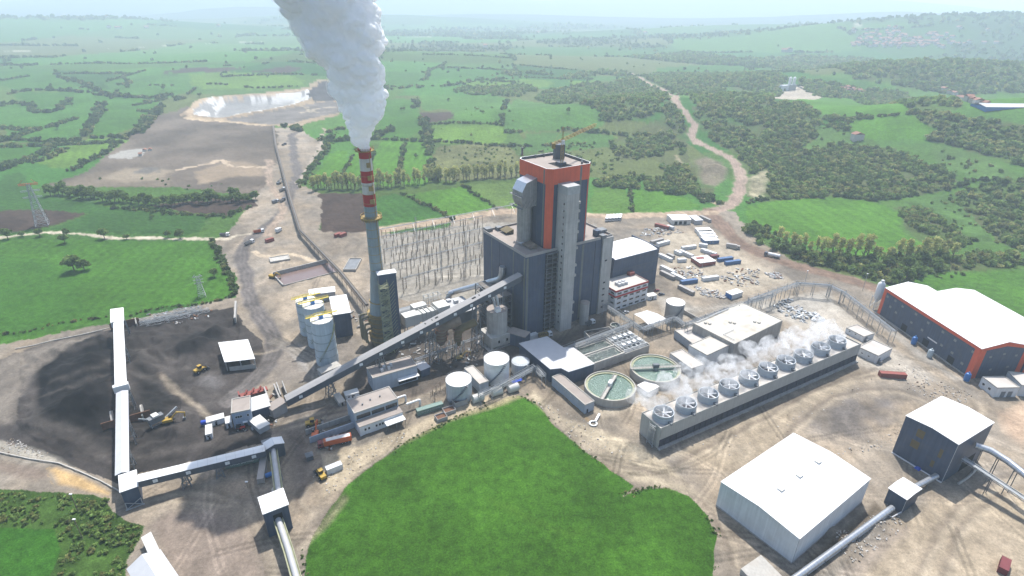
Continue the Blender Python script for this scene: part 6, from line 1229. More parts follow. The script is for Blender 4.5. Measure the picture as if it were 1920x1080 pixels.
t = container(455, 869, 21, 'container_green', 'green container with white lettering beside the link gallery'); text_part('CHINA SHIPPING', 1.1, t, (0, -1.26, 1.35), (math.pi / 2, 0, 0), M['text_white'], width=8.4)
t = container(806, 770, 28, 'container_green', 'green container with white lettering beside the control building'); text_part('CHINA SHIPPING', 1.1, t, (0, -1.26, 1.35), (math.pi / 2, 0, 0), M['text_white'], width=8.4)
container(493, 886, -74, 'container_grey', 'dusty grey container beside the covered belt'); container(1672, 707, -6, 'container_red', 'rust red container alone below the orange hall')
t = container(627, 882, 34, 'container_white', 'white container office at the edge of the green meadow', 6.1)
bb = P(505, 894, 0); t = thing('water_barrel', 'bright blue water barrel beside the dusty grey container', 'barrel', bb); MB().pipe([(-1.2, -0.6, 1), (1.2, 0.9, 1)], 0.9, 16).build('shell', M['bright_blue'], t, True); MB().box(-0.7, 0.7, -0.5, 0.5, -0.2, 0.5).build('cradle', M['steel_frame'], t)
t = thing('dark_kiosk', 'small dark blue pyramid roofed kiosk in the yard', 'kiosk', P(581, 860, 0), 0.5); MB().box(-1.3, 1.3, -1.3, 1.3, -0.2, 2.2).build('wall', M['slate_cladding'], t); MB().add([(-1.5, -1.5, 2.2), (1.5, -1.5, 2.2), (1.5, 1.5, 2.2), (-1.5, 1.5, 2.2), (0, 0, 3.2)], [(0, 1, 4), (1, 2, 4), (2, 3, 4), (3, 0, 4), (3, 2, 1, 0)]).build('roof', M['steel_frame'], t)
for px, py, dg, m_, L_, lab in ((1231, 455, 32, 'container_grey', 12.2, 'grey container left of the pair behind the turbine hall'), (1243, 459, 32, 'container_white', 12.2, 'white container right of the pair behind the turbine hall'), (1247, 486, -57, 'container_white', 12.2, 'white container parked along the turbine hall wall'), (1257, 483, -57, 'container_grey', 6.1, 'short grey container beside the turbine hall wall'),
        (1271, 477, -57, 'container_white', 6.1, 'short white container at the left of the central cluster'), (1278, 491, 10, 'container_white', 6.1, 'short white container below the central cluster'), (1286, 479, -57, 'container_white', 12.2, 'long white container in the central cluster'), (1291, 467, 20, 'container_white', 12.2, 'white container topping the central cluster'),
        (1318, 463, -20, 'container_white', 6.1, 'short white container behind the red cabins'), (1328, 476, -50, 'container_white', 12.2, 'white container right of the red cabins'), (1339, 484, 15, 'container_maroon', 6.1, 'short maroon container right of the red cabins'), (1359, 489, 18, 'container_blue', 12.2, 'farther of two blue containers'), (1373, 495, 18, 'container_blue', 12.2, 'nearer of two blue containers'),
        (1251, 509, -57, 'container_white', 12.2, 'farther white container by the turbine hall corner'), (1251, 519, -57, 'container_grey', 12.2, 'nearer grey container by the turbine hall corner'), (1271, 523, -57, 'container_white', 12.2, 'white container end to end with a pale blue one'), (1291, 531, 18, 'container_blue', 12.2, 'faded blue container near the turbine hall yard'), (1286, 547, -57, 'container_grey', 12.2, 'single grey container beside the yard road'),
        (1241, 427, -40, 'container_red', 12.2, 'red container cabin by the scrap heap'), (1256, 429, -50, 'container_white', 6.1, 'white cabin touching the red container'), (1322, 413, -65, 'container_grey', 12.2, 'grey container beside the yard workshop'), (1331, 525, 18, 'container_white', 12.2, 'white container in the parked car heap')):
    container(px, py, dg, m_, lab, L_, group=YC)
rd = Bld('red_cabins', 'cluster of red cabins under a patchy white roof in the yard', 'cabin', (1296, 482), (1313, 493), (1338, 486), h=3.2, wall='container_red', roof='white_sheet', parapet=0); MB().box(2, 5, 2, 8, 3.1, 3.5).build('roof_patch', M['container_red'], rd.t)
yw = Bld('yard_workshop', 'wide white roofed workshop at the top of the storage yard', 'workshop', (1261, 413), (1296, 412), (1290, 402), h=4, wall='cream_sheet', roof='white_sheet', kind='gable', ridge='x', rise_=0.7); [yw.panel('doorway', 0, 2 + 4 * i, 4.5 + 4 * i, 0, 2.8, 'dark_hole', 0.05) for i in range(4) if 4.5 + 4 * i < yw.L]
Bld('yard_shed', 'grey roofed lean shed right of the yard workshop', 'shed', (1304, 414), (1318, 413), (1312, 404), h=3.4, wall='grey_sheet', roof='silver_sheet', kind='mono', ridge='x', rise_=0.4)
for i, (px, py, lab) in enumerate(((1326, 434, 'topmost'), (1330, 439, 'second'), (1334, 445, 'third'), (1337, 451, 'lowest'))):
    a = Bld('crew_cabin', '%s white roofed cabin in the stepped row beside the dirt road' % lab, 'cabin', (px - 15, py), (px + 12, py - 1), (px + 8, py - 8), h=3, wall='container_white' if i < 3 else 'container_blue', roof='white_sheet', parapet=0, group='stepped cabins beside the dirt road'); a.win(0, [2, 4.4, 6.8], [1.6], 0.9, 0.8)
bw = Bld('blue_end_cabin', 'white cabin with a bright blue end wall in the scrap yard', 'cabin', (1361, 547), (1373, 553), (1390, 545), h=3.4, wall='container_white', roof='white_sheet', parapet=0); bw.panel('blue_wall', 0, 0, bw.L, 0, 3.1, 'bright_blue', 0.06)
cabin('guard_cabin', 'white guard cabin beside the office block', (1216, 556), (1232, 553), (1230, 547), 2.8)
bus0 = None
for i, (px, py) in enumerate(((1138.5, 412), (1144.5, 411.6), (1150.5, 411.2), (1156.5, 410.8), (1162.5, 410.4))):
    p = P(px, py, 0); lab = ['leftmost', 'second', 'middle', 'fourth', 'rightmost'][i] + ' white bus in the row of five beyond the boiler house'
    if bus0 is None:
        bus0 = thing('bus', lab, 'bus', p, math.radians(75), 'white buses parked in a row'); MB().box(-5.5, 5.5, -1.2, 1.2, 0.5, 3.1).build('body', M['white_paint'], bus0); MB().box(-5.52, 5.4, -1.23, 1.23, 1.6, 2.4).build('window_band', M['dark_glass'], bus0)
        wm = MB().pipe([(0, -0.15, 0.5), (0, 0.15, 0.5)], 0.5, 12).mesh('wheel', M['rubber']); [place('wheel', wm, bus0, (x, y, 0)) for x in (-3.5, 3.3) for y in (-1.1, 1.1)]
    else: copy_thing(bus0, p, math.radians(75), lab)
def wheel_mesh(r_, w_): return MB().pipe([(0, -w_ / 2, r_), (0, w_ / 2, r_)], r_, 14).pipe([(0, -w_ / 2 - 0.02, r_), (0, w_ / 2 + 0.02, r_)], r_ * 0.45, 10, 1).mesh('wheel', [M['rubber'], M['galvanised']])
def truck(name, label, px, py, deg, cabm, bodym, kind='tipper', L=8.0, cat='truck', z=0.0):
    t = thing(name, label, cat, P(px, py, z), math.radians(deg)); cl = 2.2
    c = MB().prism([(L / 2 - cl, -1.2), (L / 2, -1.2), (L / 2, 1.2), (L / 2 - cl, 1.2)], 0.8, 3.0); c.v = [(x - (0.25 if z_ > 2 and x > L / 2 - 0.1 else 0), y, z_) for x, y, z_ in c.v]; c.build('cab', M[cabm], t); MB().box(L / 2 - 0.2, L / 2 + 0.0, -1.05, 1.05, 1.75, 2.6).box(L / 2 - 1.5, L / 2 - 0.5, -1.23, 1.23, 1.8, 2.6).build('windscreen', M['dark_glass'], t)
    MB().box(-L / 2, L / 2 - 0.3, -0.5, 0.5, 0.6, 0.9).build('chassis', M['steel_frame'], t); x0, x1_ = -L / 2 - 0.1, L / 2 - cl - 0.25
    if kind == 'tipper':
        b = MB().add([(x0, -1.2, 2.5), (x1_, -1.2, 2.6), (x1_, 1.2, 2.6), (x0, 1.2, 2.5), (x0 + .3, -1.0, 1.0), (x1_ - .1, -1.0, 1.0), (x1_ - .1, 1.0, 1.0), (x0 + .3, 1.0, 1.0)], [(0, 4, 5, 1), (1, 5, 6, 2), (2, 6, 7, 3), (3, 7, 4, 0), (7, 6, 5, 4)]); [b.box(x - 0.06, x + 0.06, -1.22, 1.22, 1.0, 2.5) for x in np.linspace(x0 + 0.4, x1_ - 0.3, 6)]; b.build('tipper_body', M[bodym], t); MB().box(x0 + 0.3, x1_ - 0.2, -1, 1, 1.9, 2.0).build('load', M['coal'], t)
    elif kind == 'box': b = MB().box(x0, x1_, -1.25, 1.25, 0.95, 3.5); b.build('cargo_box', M[bodym], t)
    elif kind == 'tanker': MB().pipe([(x0, 0, 2.1), (x0 + 0.4, 0, 2.1), (x1_ - 0.4, 0, 2.1), (x1_, 0, 2.1)], [0.7, 1.2, 1.2, 0.7], 20).build('tank', M[bodym], t, True)
    elif kind == 'trailer':
        b = MB().box(x0, x1_, -1.25, 1.25, 1.0, 3.3); [b.box(x - 0.08, x + 0.08, -1.3, 1.3, 1.0, 3.3) for x in np.linspace(x0 + 0.3, x1_ - 0.3, 14)]; b.build('trailer_box', M[bodym], t); b = MB(); [b.box(x, x + (x1_ - x0) * 0.22, -1.0, 1.0, 3.28, 3.36) for x in np.linspace(x0 + 0.5, x1_ - 3.5, 4)]; b.build('trailer_roof', M['cream_sheet'], t)
    w = wheel_mesh(0.52, 0.4); xs = [L / 2 - 1.1, -L / 2 + 1.2, -L / 2 + 2.5] + ([-L / 2 + 3.8] if L > 10 else [])
    for x in xs:
        for y in (-1.05, 1.05): place('wheel', w, t, (x, y, 0))
    return t
truck('tipper_truck', 'orange tipper truck on the bend of the haul road', 486, 437, 30, 'white_paint', 'orange_paint'); truck('tipper_truck', 'dark tipper truck driving down the haul road', 468, 458, 62, 'white_paint', 'container_grey'); truck('box_truck', 'small white truck parked above the sludge pond', 523, 435, 80, 'white_paint', 'container_white', 'box', 6)
truck('tipper_truck', 'dark truck on the pale path beside the haul road', 422, 443, 5, 'white_paint', 'steel_frame', 'tipper', 7); truck('tanker_truck', 'white tanker truck with dark cab on the right dirt road', 1447, 482, 145, 'car_dark', 'white_paint', 'tanker', 11); truck('box_truck', 'grey box truck parked along the right dirt road', 1374, 466, -25, 'container_grey', 'container_grey', 'box', 10)
truck('trailer_truck', 'orange trailer truck beside the control building', 628, 833, 22 + 180, 'container_maroon', 'orange_paint', 'trailer', 13.5); truck('tipper_truck', 'yellow tipper truck at the foot of the boiler house', 1022, 632, 20, 'white_paint', 'ochre_steel'); truck('tipper_truck', 'small white cab truck beside the fly ash silo', 1106, 609, 30, 'white_paint', 'steel_frame', 'tipper', 6)
truck('box_truck', 'dark truck on the haul road near the sludge pond', 517, 381, 70, 'white_paint', 'steel_frame', 'box', 7); truck('tipper_truck', 'small dark truck beside the ash belt', 530, 378, 80, 'car_dark', 'container_grey', 'tipper', 7); truck('tipper_truck', 'dark truck high on the road beside the ash belt', 533, 273, 80, 'car_dark', 'steel_frame'); truck('tipper_truck', 'white truck halfway up beside the ash belt', 530, 358, 75, 'white_paint', 'container_grey')
container(506, 453, 50, 'container_red', 'red container in the sand yard by the haul road', 6.1); container(634, 443, 60, 'container_red', 'left red container behind the chimney', 6.1); container(643, 443, 60, 'container_red', 'right red container behind the chimney', 6.1)
container(977, 639, 32, 'container_red', 'red skip container in front of the boiler house', 6.1); container(998, 634, 32, 'container_white', 'white skip container in front of the boiler house', 6.1)
container(1880, 1066, 45, 'container_maroon', 'maroon container at the bottom right edge', 6.1)
def car(label, px, py, deg, m, group='cars parked on the works'):
    t = thing('parked_car', label, 'car', P(px, py, 0), math.radians(deg), group); b = MB().add([(-2.1, -0.85, 0.3), (2.1, -0.85, 0.3), (2.1, 0.85, 0.3), (-2.1, 0.85, 0.3), (-2.1, -0.85, 0.85), (2.1, -0.85, 0.75), (2.1, 0.85, 0.75), (-2.1, 0.85, 0.85)], [(0, 1, 5, 4), (1, 2, 6, 5), (2, 3, 7, 6), (3, 0, 4, 7), (4, 5, 6, 7), (3, 2, 1, 0)]); b.build('body', M[m], t)
    MB().add([(-1.7, -0.8, 0.84), (1.1, -0.8, 0.8), (1.1, 0.8, 0.8), (-1.7, 0.8, 0.84), (-1.1, -0.65, 1.42), (0.3, -0.65, 1.45), (0.3, 0.65, 1.45), (-1.1, 0.65, 1.42)], [(0, 1, 5, 4), (1, 2, 6, 5), (2, 3, 7, 6), (3, 0, 4, 7)]).build('window', M['dark_glass'], t); MB().box(-1.1, 0.3, -0.65, 0.65, 1.42, 1.48).build('roof', M[m], t)
    w = wheel_mesh(0.32, 0.22); [place('wheel', w, t, (x, y, 0)) for x in (-1.3, 1.35) for y in (-0.78, 0.78)]; return t
car('silver car parked in front of the office block', 1173, 587, 30, 'car_silver'); car('dark car parked beside the guard cabin', 1240, 553, 15, 'car_dark'); car('dark red car behind the guard cabin', 1231, 546, 40, 'container_maroon')
def loader(label, px, py, deg, scale=1.0, m='machine_yellow'):
    t = thing('wheel_loader', label, 'loader', P(px, py, float(height(*flat_px(px, py)))), math.radians(deg)); t.scale = (scale,) * 3
    MB().box(-3.2, -0.4, -1.1, 1.1, 1.0, 2.2).box(-0.4, 1.6, -0.7, 0.7, 0.9, 1.7).build('body', M[m], t); MB().box(-1.1, 0.5, -0.75, 0.75, 2.0, 3.5).build('cab', M['dark_glass'], t); MB().box(-1.2, 0.6, -0.85, 0.85, 3.5, 3.65).build('cab_roof', M[m], t)
    b = MB(); [b.bar((0.8, y, 1.7), (3.2, y, 0.9), 0.28) for y in (-0.6, 0.6)]; b.build('lift_arm', M[m], t); MB().add([(3.0, -1.5, 1.6), (3.1, -1.5, 0.3), (4.2, -1.5, 0.25), (3.0, 1.5, 1.6), (3.1, 1.5, 0.3), (4.2, 1.5, 0.25)], [(0, 1, 4, 3), (1, 2, 5, 4), (0, 2, 1), (3, 4, 5)]).build('bucket', M['steel_frame'], t)
    w = wheel_mesh(0.8, 0.65); [place('wheel', w, t, (x, y, 0)) for x in (-2.1, 1.3) for y in (-1.15, 1.15)]; return t
loader('yellow wheel loader parked beside the white container office', 602, 893, 130); loader('dusty wheel loader working near the open canopy shed', 377, 696, 60, 1.0); loader('dusty wheel loader standing above the orange trailer truck', 588, 797, 20, 1.0)
def excavator(label, px, py, deg, reach=(3.6, 6.5), m='machine_yellow', scale=1.0):
    t = thing('excavator', label, 'excavator', P(px, py, float(height(*flat_px(px, py)))), math.radians(deg)); t.scale = (scale,) * 3
    for y in (-1.2, 1.2): MB().pipe([(-2, y, 0.45), (2, y, 0.45)], 0.45, 10).box(-2, 2, y - 0.3, y + 0.3, 0.02, 0.9).build('track', M['rubber'], t)
    MB().box(-2.4, 1.4, -1.3, 1.3, 1.0, 2.2).build('body', M[m], t); MB().box(0.1, 1.6, 0.3, 1.25, 1.9, 3.2).build('cab', M['dark_glass'], t)
    MB().pipe([(1.0, -0.2, 1.9), (reach[0], -0.2, 4.6), (reach[1], -0.2, 3.6)], [0.38, 0.36, 0.25], 6).build('boom', M[m], t); MB().pipe([(reach[1], -0.2, 3.7), (reach[1] - 0.4, -0.2, 0.9)], [0.3, 0.2], 6).build('stick', M[m], t); MB().box(reach[1] - 1.2, reach[1] - 0.1, -0.8, 0.4, 0.2, 1.1).build('bucket', M['steel_frame'], t); return t
excavator('yellow excavator digging at the coal heap under the gallery', 318, 792, 25, scale=1.0); excavator('yellow excavator beside the brown sludge pond', 512, 521, -20); excavator('dark excavator on the road beside the ash belt', 523, 345, 80, m='steel_frame'); excavator('orange crane excavator left of the control building', 592, 818, 100, m='orange_paint'); excavator('small yellow machine below the coal gallery', 862, 673, 20, m='ochre_steel', scale=0.9)
st = thing('screening_plant', 'dark mobile screening plant beside the yellow excavator', 'screening plant', P(296, 797, 0), 0.9); MB().box(-3, 3, -1.4, 1.4, 2.2, 4.8).build('hopper', M['steel_frame'], st); b = MB(); [b.bar((x, y, -0.3), (x, y, 2.4), 0.25) for x in (-2.6, 2.6) for y in (-1.3, 1.3)]; [b.bar((-2.6, y, 1), (2.6, y, 1), 0.2) for y in (-1.3, 1.3)]; [b.bar((x, -1.3, 1), (x, 1.3, 1), 0.2) for x in (-2.6, 2.6)]; b.build('leg_frame', M['galvanised'], st); MB().bar((2, 0, 1), (9, 0, 4.4), 0.7).build('conveyor_arm', M['galvanised'], st); MB().bar((-2, 0, 4), (-6, 0, 7), 0.5).build('conveyor_arm', M['galvanised'], st); MB().box(-1.2, 1.2, -1.5, 1.5, 4.8, 5.6).build('cover', M['cream_sheet'], st)
rm = thing('red_machine', 'red hopper machine between concrete walls behind the crusher shed', 'machine', P(477, 741, 0), math.radians(32)); MB().box(-6.5, 6, -1.6, 1.6, 1.4, 2.0).box(-6.5, -5.8, -1.6, 1.6, 2.0, 3.6).build('frame', M['container_red'], rm); b = MB(); [b.pipe([(-4 + 3 * i, -1, 2.2), (-2.5 + 3 * i, 1, 3.2)], 0.5, 10) for i in range(3)]; b.build('drum', M['container_red'], rm); b = MB(); [b.bar((x, y, -0.3), (x, y, 1.6), 0.3) for x in (-5, 0, 5) for y in (-1.3, 1.3)]; b.build('leg', M['rust'], rm)
rm = thing('red_tractor', 'small red tractor in front of the weigh office', 'tractor', P(452, 806, 0), math.radians(15)); MB().box(-1.6, 1.8, -0.6, 0.6, 0.8, 1.6).build('body', M['red_paint'], rm); MB().box(-1.6, 0, -0.7, 0.7, 1.6, 2.7).build('cab', M['dark_glass'], rm); w = wheel_mesh(0.7, 0.4); [place('wheel', w, rm, (x, y, 0)) for x in (-1.1, 1.2) for y in (-0.8, 0.8)]
# skips, drums and reels beside the tanks
for px, py, sx, lab in ((862, 757, 3.2, 'largest rusty open skip beside the storage tank'), (842, 772, 2.6, 'middle rusty open skip'), (827, 785, 2.4, 'rusty open skip nearest the green meadow')):
    t = thing('open_skip', lab, 'skip', P(px, py, 0), math.radians(30), 'rusty skips'); h_ = 2.6 if sx > 3 else 1.7
    MB().box(-sx, sx, -1.9, -1.7, 0, h_).box(-sx, sx, 1.7, 1.9, 0, h_).box(-sx, -sx + 0.2, -1.7, 1.7, 0, h_).box(sx - 0.2, sx, -1.7, 1.7, 0, h_).box(-sx, sx, -1.8, 1.8, -0.1, 0.15).build('shell', M['container_grey'], t); MB().box(-sx + 0.2, sx - 0.2, -1.7, 1.7, 0.2, h_ * 0.6).build('load', M['rust'], t)
for px, py, lab in ((896, 752, 'ribbed white drum nearest the skips'), (931, 740, 'bundle of white ribbed drums in the middle'), (962, 733, 'white ribbed drum nearest the pump house')):
    t = thing('ribbed_drum', lab, 'drum', P(px, py, 0), math.radians(28), 'white ribbed drums by the meadow'); b = MB().pipe([(-2.6, 0, 1.9), (2.6, 0, 1.9)], 1.9, 26); [b.pipe([(-2.4 + i * 0.6 - 0.07, 0, 1.9), (-2.4 + i * 0.6 + 0.07, 0, 1.9)], 2.05, 26) for i in range(9)]; b.build('shell', M['cream_sheet'], t, True); MB().box(-2, 2, -1.0, 1.0, -0.3, 0.5).build('cradle', M['brown_steel'], t)
t = thing('blue_sheeting', 'crumpled blue sheeting among crates behind the white ribbed drums', 'tarpaulin', P(961, 722, 0), 0.5); b = MB(); vs = [(x * 0.8, y * 0.7, 0.7 + 0.7 * random.random()) for y in range(4) for x in range(8)]; b.add(vs, [(y * 8 + x, y * 8 + x + 1, y * 8 + x + 9, y * 8 + x + 8) for y in range(3) for x in range(7)]); b.build('sheet', M['cobalt'], t)
for px, py, lab in ((759, 757, 'upper cable wheel right of the control building'), (786, 765, 'lower cable wheel right of the control building')):
    t = thing('flue_outlet', 'bent white exhaust duct beside the ' + lab, 'duct', P(px, py - 4, 0), w2.ang); MB().pipe([(-6, 0, 3.4), (0, 0, 3.4), (0.4, 0, 3.2), (0.5, 0, 2.8), (0.5, 0, -0.2)], 0.5, 10).build('pipe_run', M['white_sheet'], t, True)
t = thing('pipe_scaffold', 'tangle of brown scaffold frames left of the nearest storage tank', 'scaffold', P(818, 742, 0), 0.6); b = MB(); rs = random.Random(3)
for i in range(9):
    x, y = rs.uniform(-5, 5), rs.uniform(-3, 3); h_ = rs.uniform(2, 5); b.bar((x, y, -0.2), (x, y, h_), 0.14); b.bar((x, y, h_ * 0.9), (x + rs.uniform(-4, 4), y + rs.uniform(-3, 3), h_ * rs.uniform(0.4, 1)), 0.12); b.bar((x, y, h_ * 0.5), (x + rs.uniform(-3, 3), y + rs.uniform(-3, 3), h_ * 0.5), 0.1)
b.build('tube', M['brown_steel'], t)
# sludge pond and settling basins beyond the chimney
pd = Bld('sludge_pond', 'wide concrete pond of brown sludge beside the haul road', 'pond', (531, 535), (635, 508), (620, 490), h=0.6, wall='concrete', roof='pit_water', parapet=0.5); MB().box(0, pd.L, pd.W - 0.2, pd.W + 0.4, -0.3, 3.0).build('back_wall', M['concrete'], pd.t); MB().box(-0.4, 0.4, 0, pd.W, -0.3, 1.2).build('side_wall', M['concrete'], pd.t)
Bld('settling_basin', 'square concrete settling basin under the ash belt', 'basin', (643, 505), (667, 505), (650, 484), h=1.6, wall='concrete', roof='steel_frame', parapet=0.8); Bld('empty_basin', 'small half built concrete basin in the sand yard', 'basin', (507, 491), (544, 485), (540, 477), h=1.2, wall='concrete', roof='pale_concrete', parapet=0.8)
t = thing('coal_ramp_wall', 'slanted dark concrete wall at the corner of the coal yard', 'wall', P(441, 590, 0), math.radians(-68)); MB().box(-12, 10, 0, 1.0, -0.3, 3.2).build('panel', M['concrete'], t)
t = thing('yard_kerb', 'long concrete retaining kerb at the lower edge of the coal yard', 'wall', P(0, 848, 0), 0.0); o_ = P(0, 848, 0)
b = MB(); kk = [P(*p, 0.5) - o_ for p in ((-40, 836), (0, 848), (55, 860), (110, 868), (150, 884), (190, 902), (226, 922))]
for a, c in zip(kk[:-1], kk[1:]): b.bar(a, c, 0.35)
b.build('panel', M['pale_concrete'], t)
t = thing('rim_wall', 'pale low rim wall between the coal yard and the left field', 'wall', P(100, 632, 0), 0.0); o_ = P(100, 632, 0); b = MB(); kk = [P(*p, 0.4) - o_ for p in ((28, 654), (60, 648), (100, 638), (150, 628), (205, 615))]
for a, c in zip(kk[:-1], kk[1:]): b.bar(a, c, 0.4)
b.build('panel', M['pale_concrete'], t)
# building cut by the bottom edge
lf = Bld('gabled_shed', 'grey and white gabled shed cut by the bottom edge', 'shed', (240, 1068), (276, 1128), (338, 1089), h=5.0, wall='white_wall', roof='silver_sheet', kind='gable', ridge='x', rise_=2.2, over=0.3)
Bld('gabled_shed_annexe', 'low pale lean-to behind the gabled shed at the bottom edge', 'shed', (267, 1009), (281, 1040), (297, 1032), h=3.2, wall='white_wall', roof='cream_sheet', kind='mono', ridge='x', rise_=0.4)
t = thing('earth_ramp', 'pale concrete ramp at the bottom right of the white shed', 'ramp', P(1425, 1080, 0), math.radians(32)); MB().add([(-5, -8, -0.3), (5, -8, -0.3), (5, 4, -0.3), (-5, 4, -0.3), (-5, -8, 0.8), (5, -8, 0.8), (5, 4, 2.4), (-5, 4, 2.4)], [(0, 1, 5, 4), (1, 2, 6, 5), (2, 3, 7, 6), (3, 0, 4, 7), (4, 5, 6, 7)]).build('slab', M['pale_concrete'], t)
t = thing('yard_gear', 'steel gearwheel and white chute lying on the sand below the clarifier', 'machine', P(1116, 792, 0), 0.8); MB().ring(-1.5, 0, 0, 0.5, 1.2, 1.9).build('gear', M['galvanised'], t); MB().bar((0, 0, 0.4), (5, 1.5, 0.9), 0.9).build('chute', M['white_sheet'], t)
# ------------------------------------------------------------------ switchyard
rs = random.Random(11); sub = 'bus supports of the switchyard'; pm = MB(); pm.lattice((0, 0, -0.3), (0, 0, 4.6), 0.36, 6, 0.1); pm = pm.mesh('mast', M['brown_steel']); im = MB()
for k in range(5): im.cyl(0, 0, 4.6 + k * 0.45, 4.85 + k * 0.45, 0.26, 0.2, 8)
im = im.cyl(0, 0, 4.6, 7.0, 0.12, n=6).mesh('insulator', M['rust']); prot = None
sg_o = P(735, 545, 0); n_post = 0; sdir = math.radians(27); cs_, sn_ = math.cos(sdir), math.sin(sdir)
srow = [(716, 448), (720, 457), (727, 468), (733, 480), (739, 492), (746, 505), (753, 521), (762, 540)]
for r_, (px, py) in enumerate(srow):
    p0 = P(px, py, 0)
    for k in range(31):
        d = k * 3.5 + (k // 3) * 1.9
        p = p0 + Vector((cs_ * d, sn_ * d, 0)); qx, qy = proj(p)
        if qx > 903 or rs.random() < 0.12: continue
        p += Vector((rs.uniform(-0.7, 0.7), rs.uniform(-0.9, 0.9), 0)); lab = 'slim brown lattice post with stacked insulator in the switchyard'
        if prot is None: prot = thing('bus_support', lab, 'post', p, sdir, sub); place('mast', pm, prot); place('insulator', im, prot)
        else: copy_thing(prot, p, sdir, lab)
for i, (pa, pb, lab) in enumerate((((712, 470), (905, 428), 'rearmost long switchyard gantry'), ((722, 494), (905, 452), 'second long switchyard gantry from the back'), ((735, 522), (905, 480), 'third long switchyard gantry from the back'), ((757, 550), (900, 512), 'front switchyard gantry nearest the ducts'))):
    a, c = P(*pa), P(*pb); t = thing('gantry', lab + ' of thin steel lattice', 'gantry', a); d = c - a; b = MB(); g_ = MB(); n_ = 6
    for k in range(n_): q = d * (k / (n_ - 1)); MB().lattice(q - Vector((0, 0, 0.3)), q + Vector((0, 0, 11)), 0.6, 9, 0.12).build('mast', M['brown_steel'], t)
    g_.lattice(Vector((0, 0, 10.7)), d + Vector((0, 0, 10.7)), 0.55, 34, 0.075); g_.build('beam', M['rack_pipe'], t)
    w_ = MB()
    for s_ in (-3, 0, 3): nn = Vector((-d.y, d.x, 0)).normalized(); w_.pipe([nn * s_ + Vector((0, 0, 7.3)), d + nn * s_ + Vector((0, 0, 7.3))], 0.05, 5)
    w_.build('busbar', M['rack_pipe'], t)
t = thing('line_trap_frame', 'slanting pale strain line of insulators behind the switchyard', 'gantry', P(705, 430)); o_ = P(705, 430); b = MB(); b.lattice(P(700, 432, 9) - o_, P(962, 384, 9) - o_, 0.5, 40, 0.11)
for k in range(8): q = P(700 + 37 * k, 432 - 6.8 * k, 9) - o_; b.bar(q - Vector((0, 0, 9.3)), q, 0.2); b.bar(q, q + Vector((3, -9, -4)), 0.12)
b.build('beam', M['galvanised'], t)
for i, (px, py, hh, lab) in enumerate(((783, 470, 26, 'tall slim lightning mast left in the switchyard'), (875, 500, 26, 'tall slim lightning mast right in the switchyard'), (828, 520, 24, 'tall slim lightning mast in the front of the switchyard'))):
    t = thing('lightning_mast', lab, 'mast', P(px, py), 0, None); MB().lattice((0, 0, -0.3), (0, 0, hh), 0.8, 18, 0.12).build('mast', M['galvanised'], t); MB().bar((0, 0, hh), (0, 0, hh + 3), 0.08).build('spike', M['galvanised'], t)
# pylons
def pylon(label, px, py, hgt, red=True, w=7.0):
    g_ = W(px, py); t = thing('pylon', label, 'pylon', g_, 0.5); b = MB(); n_ = 9
    def ww(z): return w / 2 * (1 - z / hgt) ** 1.2 + 0.7
    for k in range(n_):
        za, zb = hgt * 0.92 * k / n_, hgt * 0.92 * (k + 1) / n_; A = [(sx * ww(za), sy * ww(za), za) for sx, sy in ((-1, -1), (1, -1), (1, 1), (-1, 1))]; Bq = [(sx * ww(zb), sy * ww(zb), zb) for sx, sy in ((-1, -1), (1, -1), (1, 1), (-1, 1))]
        for i in range(4): j = (i + 1) % 4; k_ = min(1, w / 6); b.bar(A[i], Bq[i], 0.30 * k_); b.bar(A[i], Bq[j], 0.18 * k_); b.bar(A[j], Bq[i], 0.18 * k_); b.bar(A[i], A[j], 0.16 * k_)
    b.build('mast', M['galvanised'], t); a = MB()
    for z in (0.62, 0.76): a.lattice((-w * 0.9, 0, hgt * z), (w * 0.9, 0, hgt * z), 1.0 * w / 7, 12, 0.16 * w / 7)
    a.build('crossarm', M['galvanised'], t); a = MB().lattice((-w * 0.9, 0, hgt * 0.9), (w * 0.9, 0, hgt * 0.9), 1.2 * w / 7, 12, 0.2 * w / 7); a.bar((-w * 0.8, 0, hgt * 0.91), (-w * 0.4, 0, hgt), 0.25); a.bar((w * 0.8, 0, hgt * 0.91), (w * 0.4, 0, hgt), 0.25); a.build('top_crossarm', M['orange_paint' if red else 'galvanised'], t); return t
pylon('tall galvanised pylon with orange top standing on the ploughed field', 80, 421, 37); pylon('small galvanised pylon at the corner of the left green field', 379, 556, 15, False, 3)
for px, py, hh, lab in ((1317, 500, 12, 'thin lamp mast in the storage yard'), (1505, 545, 14, 'thin lamp mast beside the pipe bridge'), (1617, 545, 12, 'thin lamp mast near the white silo'), (155, 1010, 9, 'leaning wooden pole in the bottom left scrub'), (148, 962, 9, 'upright wooden pole in the bottom left scrub'), (465, 915, 3, 'short post with a light on the bare sand')):
    t = thing('lamp_mast' if 'lamp' in lab else 'pole', lab, 'pole', W(px, py)); MB().bar((0, 0, -0.3), (0, 0, hh), 0.2).build('mast', M['galvanised' if 'lamp' in lab else 'brown_steel'], t); MB().box(-0.5, 0.5, -0.25, 0.25, hh, hh + 0.3).build('head', M['white_paint'], t)
# stacked truss sections along the coal yard edge
tm = MB(); tm.lattice((-6, 0, 1.0), (6, 0, 1.0), 1.8, 7, 0.16); tm = tm.mesh('truss_section', M['galvanised'])
for i in range(9):
    px, py = 272 + i * 12.5, 603 - i * 3.2 + (i % 3) * 5; o = place('truss_section', tm, None, P(px, py, 0.1 + 0.4 * (i % 2)), math.radians(24 + (i * 37) % 22 - 8)); tag(o, 'silver lattice truss section dumped along the upper coal yard edge', 'steel truss', 'dumped truss sections')
